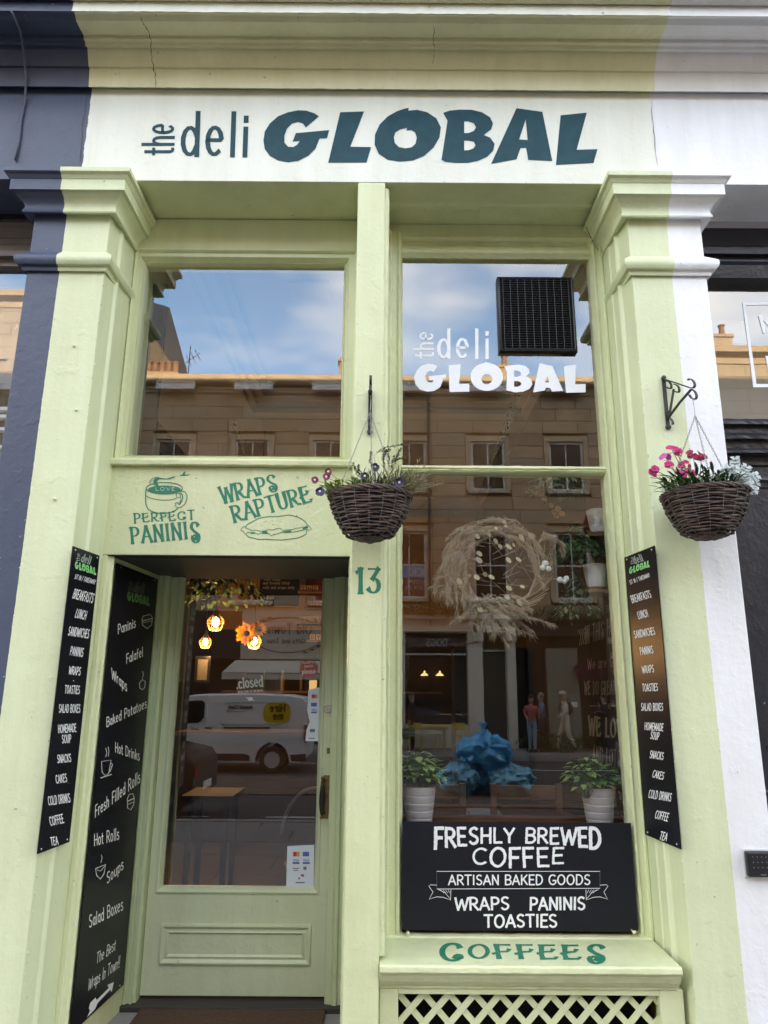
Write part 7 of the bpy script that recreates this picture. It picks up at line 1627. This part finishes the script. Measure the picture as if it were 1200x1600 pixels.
def vtext(s, x, h, sz, pen=(.2, .2)):
    xx = 0
    for c in s:
        if c == ' ': xx += .4 * sz; continue
        w_, st_ = GL[c]
        def mf(u, v, hh, xx=xx): return Vector((x - xx - u * sz, ypl(h + v * sz, .0125) + hh, zr + h + v * sz))
        ribbons(t, st_, mf, pen); xx += (w_ + .16) * sz
vtext('Hire', vx(.56), 1.40, .17); vtext('me', vx(.60), 1.22, .17); t.build('badge_lettering', BOARD, bd_)
t = MB(); vtext('Arnold Clark', vx(1.35), 1.46, .085); vtext('Car and van rental', vx(1.50), 1.38, .045, (.14, .14)); t.build('side_lettering', BOARD, van)
def wheel(par, x, y, z, r_, w=.2, seg=28, facing=1):
    wv = empty('wheel', (x, y, z)); wv.parent = par; wv.location = Vector((x, y, z)) - _org(par); ORG[wv.name] = Vector((x, y, z))
    MB().lathe((x, y, z), [(r_ * .62, 0), (r_ * .93, .01), (r_, -.03), (r_, -w + .03), (r_ * .93, -w), (r_ * .6, -w)], seg, axis='y', caps=False).build('tyre', TYRE, wv, smooth=True)
    q = MB(); q.lathe((x, y, z), [(r_ * .63, -.005), (r_ * .58, -.01), (r_ * .52, -.05), (r_ * .45, -.055), (r_ * .2, -.03), (.0001, -.02)], seg, axis='y')
    for k in range(10): a = 2 * math.pi * k / 10; q.box(x + r_ * .42 * math.cos(a) - .018, x + r_ * .42 * math.cos(a) + .018, y - .06, y - .02, z + r_ * .42 * math.sin(a) - .018, z + r_ * .42 * math.sin(a) + .018)
    q.build('rim', mat('grey_rim', (.5, .5, .52), .4), wv, smooth=True)
for t_, h_ in wheels: wheel(van, vx(t_), yv - .02, zr + h_, .30); wheel(van, vx(t_), yv - 1.60, zr + h_, .30)
m = MB(); m.ball((vx(3.28), yv + .14, zr + 1.15), .1, 10, 6, (.7, 1, 1.2)); m.build('wing_mirror', BPL, van, smooth='all')

# dark car by the near kerb, tail just inside the door's mirror image
cx1 = M(299, 1230, -5.6, YD).x; yc = -5.6
car = empty('dark_car', (cx1 - 2.1, yc - .9, zr), 'dark parked car near the kerb, reflected at the left edge of the door glass', 'car'); ORG[car.name] = Vector((cx1 - 2.1, yc - .9, zr))
co = [(.0, .40), (-.0, .85), (.10, 1.0), (.55, 1.10), (.95, 1.42), (1.3, 1.50), (2.4, 1.48), (3.0, 1.10), (3.9, .95), (4.15, .75), (4.18, .35), (4.0, .22), (.2, .22)]
m = MB(); n = len(co)
for dy, s_ in ((0, .95), (-.08, 1.0), (-1.62, 1.0), (-1.70, .95)): m.v += [(cx1 - (2.1 + (t - 2.1) * s_), yc + dy - max(0, h - .95) * .35 * (1 if dy > -.8 else -1), zr + .2 + (h - .2) * (s_ * .4 + .6)) for t, h in co]
for i in range(3):
    for k in range(n): m.f.append((i * n + k, i * n + (k + 1) % n, (i + 1) * n + (k + 1) % n, (i + 1) * n + k)); m.m.append(0)
m.f += [tuple(range(n)), tuple(range(3 * n, 4 * n))]; m.m += [0, 0]
m.build('body', mat('dark_car_paint', (.02, .022, .028), .2), car, smooth=True)
q = MB(); q.slab([(cx1 - t, yc - .01 - max(0, h - .95) * .35 + .012, zr + h) for t, h in ((.65, 1.10), (1.0, 1.38), (2.3, 1.38), (2.8, 1.10))], (0, -.01, 0)); q.build('side_window', DGL, car)
MB().box(cx1 - .02, cx1 + .012, yc - 1.2, yc - .7, zr + .45, zr + .56).build('number_plate', LWHITE, car)
MB().box(cx1 - .02, cx1 + .008, yc - .35, yc - .12, zr + .68, zr + .82).build('tail_lamp', MATS['tail_lamp_red'], car)
for t_ in (.75, 3.35): wheel(car, cx1 - t_, yc + .012, zr + .31, .31); wheel(car, cx1 - t_, yc - 1.5, zr + .31, .31)

# blue recycling sacks by the roadside
BAG = mat('blue_sack', (.04, .55, .95), .15, c2=(.02, .30, .70), vscale=4, spec=.8, bump=1.0, bscale=10); BAG2 = mat('pale_blue_sack', (.25, .65, .85), .2, c2=(.05, .30, .50), vscale=6, spec=.7, bump=.9, bscale=8)
from mathutils import noise as mnoise
def sack(c, r_, h, m_, label, tie=True, name='recycling_sack'):
    bm = bmesh.new(); bmesh.ops.create_icosphere(bm, subdivisions=5, radius=1)
    for v in bm.verts:
        d = v.co.normalized(); z = d.z; rr = 1.0 - .18 * max(0, z) ** 2 - .05 * max(0, -z)
        f = mnoise.noise(d * 2.2 + Vector(c)) * .26 + abs(mnoise.noise(d * 2.6 + Vector(c) * 2)) * -.26 - .10 * max(0, z + .3) * abs(math.sin(6.5 * math.atan2(d.y, d.x) + 3 * mnoise.noise(d * 2))) + abs(mnoise.noise(Vector((d.x * 9, d.y * 9, d.z * 3)) + Vector(c))) * -.08
        top = max(0, z - .80) / .20
        rad_ = rr + f; pt = Vector((d.x * r_ * rad_ * (1 - .45 * top), d.y * r_ * .85 * rad_ * (1 - .45 * top), (max(-.92, d.z) * rad_) * h / 2 + top * h * .05))
        v.co = pt + Vector((c[0], c[1], c[2] + h / 2 * .92))
    me = bpy.data.meshes.new(name); bm.to_mesh(me); bm.free(); me.materials.append(m_); me.polygons.foreach_set('use_smooth', [True] * len(me.polygons))
    o = bpy.data.objects.new(name, me); col.objects.link(o); tag(o, label, 'rubbish sack', 'blue recycling sacks by the roadside'); ORG[o.name] = Vector((0, 0, 0))
    k = MB(); ct = Vector((c[0], c[1], c[2] + h * .93))
    for i in range(9):
        a = i * .7; k.slab([ct + Vector((0, 0, -.02)), ct + Vector((.09 * math.cos(a), .09 * math.sin(a), .10)), ct + Vector((.12 * math.cos(a + .5), .12 * math.sin(a + .5), .15)), ct + Vector((.03 * math.cos(a + .8), .03 * math.sin(a + .8), .05))], (.002, .002, 0))
    k.build('tied_neck', m_, o); return o
ys = -10.6
q = M(756, 1180, ys); sack((q.x, ys, .12), .56, .84, BAG, 'bright blue tied recycling sack on top of the roadside pile, seen reflected')
q = M(722, 1190, ys); sack((q.x - .1, ys + .2, zr), .42, .72, BAG2, 'pale blue sack at the left of the roadside pile, seen reflected')
q = M(790, 1200, ys); sack((q.x + .05, ys + .15, zr), .50, .70, BAG2, 'pale blue crumpled sack low at the right of the roadside pile, seen reflected')
q = M(756, 1200, ys); sack((q.x - .05, ys - .1, zr), .42, .62, BAG, 'dark blue sack at the bottom middle of the roadside pile, seen reflected')

# yellow folding chairs and cafe tables
YEL = mat('yellow_paint', (.55, .40, .03), .45)
def folding(x, y, label):
    o = empty('folding_chair', (x, y, -.17), label, 'chair', 'yellow folding chairs outside the cream shopfront'); ORG[o.name] = Vector((x, y, -.17)); z = -.17
    for sx in (-.19, .19):
        MB().tube([(x + sx, y + .20, z), (x + sx, y - .17, z + .82)], .012, 6).build('back_leg', YEL, o); MB().tube([(x + sx * .85, y - .22, z), (x + sx * .85, y + .18, z + .45)], .012, 6).build('front_leg', YEL, o)
    for k in range(5): MB().box(x - .19, x + .19, y - .18 + k * .08, y - .12 + k * .08, z + .445, z + .46).build('seat_slat', YEL, o)
    for k in range(3): MB().box(x - .18, x + .18, y - .165 - .0 + (2 - k) * .02, y - .15 + (2 - k) * .02, z + .62 + k * .075, z + .675 + k * .075).build('back_slat', YEL, o)
folding(M(717, 1150, YB + 1.2).x, YB + 1.2, 'yellow folding chair right of the shopfront bench, seen reflected')
folding(M(649, 1150, YB + 1.2).x, YB + 1.2, 'yellow folding chair at the left by the standing figure, seen reflected')
xt = M(683, 1150, YB + 1.2).x; o = empty('cafe_table', (xt, YB + 1.2, -.17), 'small round cafe table between the yellow folding chairs, seen reflected', 'table'); ORG[o.name] = Vector((xt, YB + 1.2, -.17))
MB().lathe((xt, YB + 1.2, .55), [(.32, 0), (.33, .01), (.32, .025), (.0001, .025)], 24).build('tabletop', YEL, o, smooth=True)
for a in range(3): MB().tube([(xt + .25 * math.cos(a * 2.1), YB + 1.2 + .25 * math.sin(a * 2.1), -.17), (xt - .05 * math.cos(a * 2.1), YB + 1.2 - .05 * math.sin(a * 2.1), .55)], .012, 6).build('leg', YEL, o)
tag(MB().box(M(640, 1150, YB + .4).x, M(700, 1150, YB + .4).x, YB + .25, YB + .6, .42, .50).box(M(645, 1150, YB + .4).x, M(647, 1150, YB + .4).x, YB + .3, YB + .55, -.17, .42).box(M(693, 1150, YB + .4).x, M(695, 1150, YB + .4).x, YB + .3, YB + .55, -.17, .42).build('wooden_bench', mat('pale_bench', (.42, .32, .22), .6)), 'pale wooden bench along the cream shopfront, seen reflected', 'bench')

# ------------------------------------------------------------------ people: one skinned body each, clothes coloured on it
def person(x, y, z0, H, face, pose, cols_, label, cap=None, back=None, hair=None, bag=None):
    """face = direction angle (deg, 0 = +x); pose = joints in fractions of height: forward, side, up"""
    fw = Vector((math.cos(R(face)), math.sin(R(face)), 0)); sd2 = Vector((-fw.y, fw.x, 0))
    root = empty('person', (x, y, z0), label, 'person'); ORG[root.name] = Vector((x, y, z0))
    W = lambda f, s, u: Vector((x, y, z0)) + fw * f * H + sd2 * s * H + Vector((0, 0, u * H))
    J = dict(pel=(0, 0, .53, .075), wai=(.0, 0, .62, .068), che=(.008, 0, .72, .085), nb=(0, 0, .815, .045), nk=(.005, 0, .85, .032), hd=(.012, 0, .90, .052), hd2=(.016, 0, .945, .058), top=(.006, 0, .985, .035))
    J.update(pose); names = list(J)
    E = [('pel', 'wai'), ('wai', 'che'), ('che', 'nb'), ('nb', 'nk'), ('nk', 'hd'), ('hd', 'hd2'), ('hd2', 'top')]
    for s in 'LR': E += [('pel', 'hip' + s), ('hip' + s, 'kn' + s), ('kn' + s, 'an' + s), ('an' + s, 'toe' + s), ('che', 'sh' + s), ('sh' + s, 'el' + s), ('el' + s, 'wr' + s), ('wr' + s, 'hn' + s)]
    me = bpy.data.meshes.new('body'); me.from_pydata([W(*J[n_][:3]) - ORG[root.name] for n_ in names], [(names.index(a), names.index(b)) for a, b in E], [])
    o = bpy.data.objects.new('body', me); col.objects.link(o); o.parent = root
    sk = o.modifiers.new('skin', 'SKIN'); sk.use_smooth_shade = True; sv = me.skin_vertices[0].data
    for i, n_ in enumerate(names): r_ = J[n_][3] * H; sv[i].radius = (r_, r_); sv[i].use_root = (n_ == 'pel')
    ss = o.modifiers.new('sub', 'SUBSURF'); ss.levels = 2; ss.render_levels = 2
    dg_ = bpy.context.evaluated_depsgraph_get(); me2 = bpy.data.meshes.new_from_object(o.evaluated_get(dg_)); o.modifiers.clear(); o.data = me2
    me2.materials.clear()
    for m_ in cols_: me2.materials.append(m_)       # shirt, trousers, skin, shoes
    seg_of = {'wr': 2, 'hn': 2, 'nk': 2, 'hd': 2, 'hd2': 2, 'top': 2, 'toe': 3, 'an': 1, 'kn': 1, 'hip': 1, 'pel': 1}
    P3 = [(n_, W(*J[n_][:3]) - ORG[root.name]) for n_ in names]
    def kindof(c):
        best = None
        for a, b in E:
            A, B = Vector(P3[names.index(a)][1]), Vector(P3[names.index(b)][1]); t = max(0, min(1, (c - A).dot(B - A) / max(1e-9, (B - A).length_squared))); dd = (c - A.lerp(B, t)).length
            if best is None or dd < best[0]: best = (dd, a, b, t)
        _, a, b, t = best
        if b.startswith('toe'): return 3
        if b.startswith(('an', 'kn', 'hip')): return 1
        if b.startswith('hn') or b in ('hd', 'hd2', 'top'): return 2
        if b == 'nk': return 2 if t > .5 else 0
        if b.startswith('wr'): return 2 if t > pose.get('sleeve', (2,))[0] else 0
        if b == 'wai': return 1 if t < .25 else 0
        return 0
    for p_ in me2.polygons: p_.material_index = kindof(p_.center); p_.use_smooth = True
    hdc = W(*J['hd2'][:3]); SK = cols_[2]
    fc = MB()       # nose, ears, brow
    fc.ball(tuple(hdc + fw * .056 * H - Vector((0, 0, .012 * H))), .010 * H, 8, 5); 
    for s in (1, -1): fc.ball(tuple(hdc + sd2 * s * .055 * H), .012 * H, 8, 5, (.6, .6, 1))
    fc.build('nose_and_ears', SK, root, smooth='all')
    if hair:
        q_ = MB(); q_.ball(tuple(hdc + Vector((0, 0, .012 * H)) - fw * .012 * H), .062 * H, 14, 9); q_.build('hair', hair, root, smooth='all')
    if cap:
        q_ = MB(); c_ = hdc + Vector((0, 0, .018 * H)); q_.lathe(tuple(c_), [(.064 * H, -.005 * H), (.064 * H, .015 * H), (.05 * H, .042 * H), (.02 * H, .052 * H), (.0001, .053 * H)], 16)
        pk = [c_ + fw * .05 * H + sd2 * .045 * H, c_ + fw * .105 * H + sd2 * .035 * H - Vector((0, 0, .008 * H)), c_ + fw * .118 * H - Vector((0, 0, .01 * H)), c_ + fw * .105 * H - sd2 * .035 * H - Vector((0, 0, .008 * H)), c_ + fw * .05 * H - sd2 * .045 * H]
        q_.slab(pk, (0, 0, .006)); q_.build('cap', cap, root, smooth=True)
    if back:
        q_ = MB(); c_ = W(-.085, 0, .72); bm_ = [(-.05, .09), (.05, .09)]
        q_.ball(tuple(c_), .085 * H, 12, 8, (.75, .75, 1.25)); q_.build('backpack', back, root, smooth='all')
        for s in (1, -1): MB().tube([W(-.05, s * .055, .79), W(.01, s * .06, .82), W(.085, s * .06, .76), W(.07, s * .07, .66), W(-.03, s * .075, .64)], .010 * H, 6).build('strap', back, root, smooth='all')
    # fingers
    for s in 'LR':
        h0 = W(*J['hn' + s][:3]); w0 = W(*J['wr' + s][:3]); d = (h0 - w0).normalized(); sd3 = d.cross(Vector((0, 0, 1))); sd3 = sd3.normalized() if sd3.length > .1 else fw.copy(); f_ = MB(); pn3 = d.cross(sd3)
        for k, (off, L_) in enumerate(((-1.5, .040), (-.5, .046), (.5, .043), (1.5, .034))):
            b0 = h0 + sd3 * off * .009 * H; f_.tube([b0, b0 + d * L_ * .5 * H, b0 + (d * .8 + pn3 * .3) * L_ * H], [.0055 * H, .0048 * H, .0036 * H], 6)
        f_.tube([h0 - d * .015 * H - sd3 * .014 * H, h0 + d * .01 * H - sd3 * .026 * H, h0 + d * .025 * H - sd3 * .024 * H], [.006 * H, .0055 * H, .004 * H], 6); f_.build('fingers', SK, root, smooth='all')
    return root, W
def legs(fl, fr, kl=0, kr=0, wL=.042):   # foot forward offsets, knee forward offsets
    d = {}
    for s, f, k, sg in (('L', fl, kl, 1), ('R', fr, kr, -1)):
        lift = .03 if f < -.1 else 0
        d['hip' + s] = (0, sg * .048, .50, .060); d['kn' + s] = (f * .45 + k, sg * wL, .285, .042); d['an' + s] = (f, sg * wL, .045 + lift, .026); d['toe' + s] = (f + .075, sg * wL * 1.1, .020 + lift * .3, .022)
    return d
def arms(l, r_):
    d = {}
    for s, a, sg in (('L', l, 1), ('R', r_, -1)):
        d['sh' + s] = (0, sg * .105, .79, .040); d['el' + s] = (a[0], sg * (.125 + a[4]), a[1], .027); d['wr' + s] = (a[2], sg * (.125 + a[5]), a[3], .019); dx = (a[2] - a[0]); dz = a[3] - a[1]; m_ = math.hypot(dx, dz) or 1; d['hn' + s] = (a[2] + dx / m_ * .04, sg * (.125 + a[5]), a[3] + dz / m_ * .04, .020)
    return d
C_ = lambda n_, c: mat(n_, c, .85)
SKN = C_('skin', (.42, .24, .17)); BEIG = C_('beige_cloth', (.66, .58, .46)); TRB = C_('khaki_cloth', (.60, .52, .40)); SHOE = C_('dark_shoes', (.03, .03, .03)); DEN = C_('blue_shirt', (.12, .17, .26)); DTR = C_('dark_trousers', (.04, .04, .05)); PNK = C_('coral_top', (.42, .10, .08)); JEA = C_('pale_jeans', (.20, .27, .34)); BLK_ = C_('black_coat', (.02, .02, .024)); HBR = C_('brown_hair', (.05, .03, .02))
zp = -.17
def at_px(px, y): return M(px, 1150, y).x
yy = -18.9
p_ = legs(.14, -.15, .03, .03); p_.update(arms((-.05, .66, -.01, .54, .0, .0), (.03, .65, .12, .58, .0, .0))); p_['sleeve'] = (.5,)
sl0 = p_.pop('sleeve'); 
def mk(pose, sleeve, *a, **k):
    pose = dict(pose); 
    class D(dict): pass
    d = D(pose); return person(*a[:4], a[4], d, *a[5:], **k)
mk(p_, .5, at_px(884, yy), yy, zp, 1.78, 180, [BEIG, TRB, SKN, SHOE], 'man in beige clothes and cap walking with a backpack, reflected', cap=C_('cream_cap', (.62, .58, .50)), back=C_('brown_pack', (.07, .05, .04)))
p_ = legs(.08, -.08, .02, .02); p_.update(arms((-.02, .66, .09, .60, .0, .0), (.02, .66, .12, .64, .0, -.03)))
mk(p_, .5, at_px(853, yy), yy - .4, zp, 1.72, 180, [DEN, DTR, SKN, SHOE], 'man in a blue shirt walking ahead of the man in beige, reflected', hair=C_('grey_hair', (.18, .16, .15)))
p_ = legs(.0, .02); p_.update(arms((.02, .66, .08, .62, .0, -.04), (.02, .66, .10, .70, .0, -.03)))
mk(p_, .5, at_px(830, yy), yy + .2, zp, 1.66, 100, [PNK, JEA, SKN, SHOE], 'woman in a coral top and pale jeans standing on the far pavement, seen reflected', hair=HBR)
p_ = legs(.03, -.03); p_.update(arms((-.01, .65, .03, .52, .0, .0), (.01, .65, .02, .52, .0, .0)))
rt, Wf = mk(p_, .5, at_px(644, yy - .2), yy - .2, zp, 1.72, 200, [BLK_, BLK_, SKN, SHOE], 'dark clothed figure in a cap standing by the yellow chairs, seen reflected', cap=C_('dark_cap', (.05, .04, .04)))
hb = Wf(.04, -.14, .47); bg_ = empty('shopping_bag', (hb.x, hb.y, hb.z - .42), 'green grey shopping bag held by the dark clothed figure, seen reflected', 'bag'); ORG[bg_.name] = Vector((hb.x, hb.y, hb.z - .42))
MB().box(hb.x - .22, hb.x + .22, hb.y - .07, hb.y + .07, hb.z - .48, hb.z - .14).build('bag_body', C_('bag_green', (.08, .14, .12)), bg_, bevel=.02)
MB().tube([(hb.x - .1, hb.y, hb.z - .14), (hb.x - .06, hb.y, hb.z - .02), (hb.x + .06, hb.y, hb.z - .02), (hb.x + .1, hb.y, hb.z - .14)], .008, 5).build('handle', C_('bag_green', (.08, .14, .12)), bg_)
p_ = legs(.03, -.03); p_.update(arms((.03, .66, .13, .68, .0, -.05), (.03, .66, .13, .70, .0, -.05)))
mk(p_, .5, M(948, 1150, -17.9).x, -17.9, zp, 1.74, 170, [BLK_, DTR, SKN, SHOE], 'dark clothed person holding up both forearms at the right, seen reflected', hair=HBR)
print('blocks', len(todo), 'objects', len(bpy.data.objects))
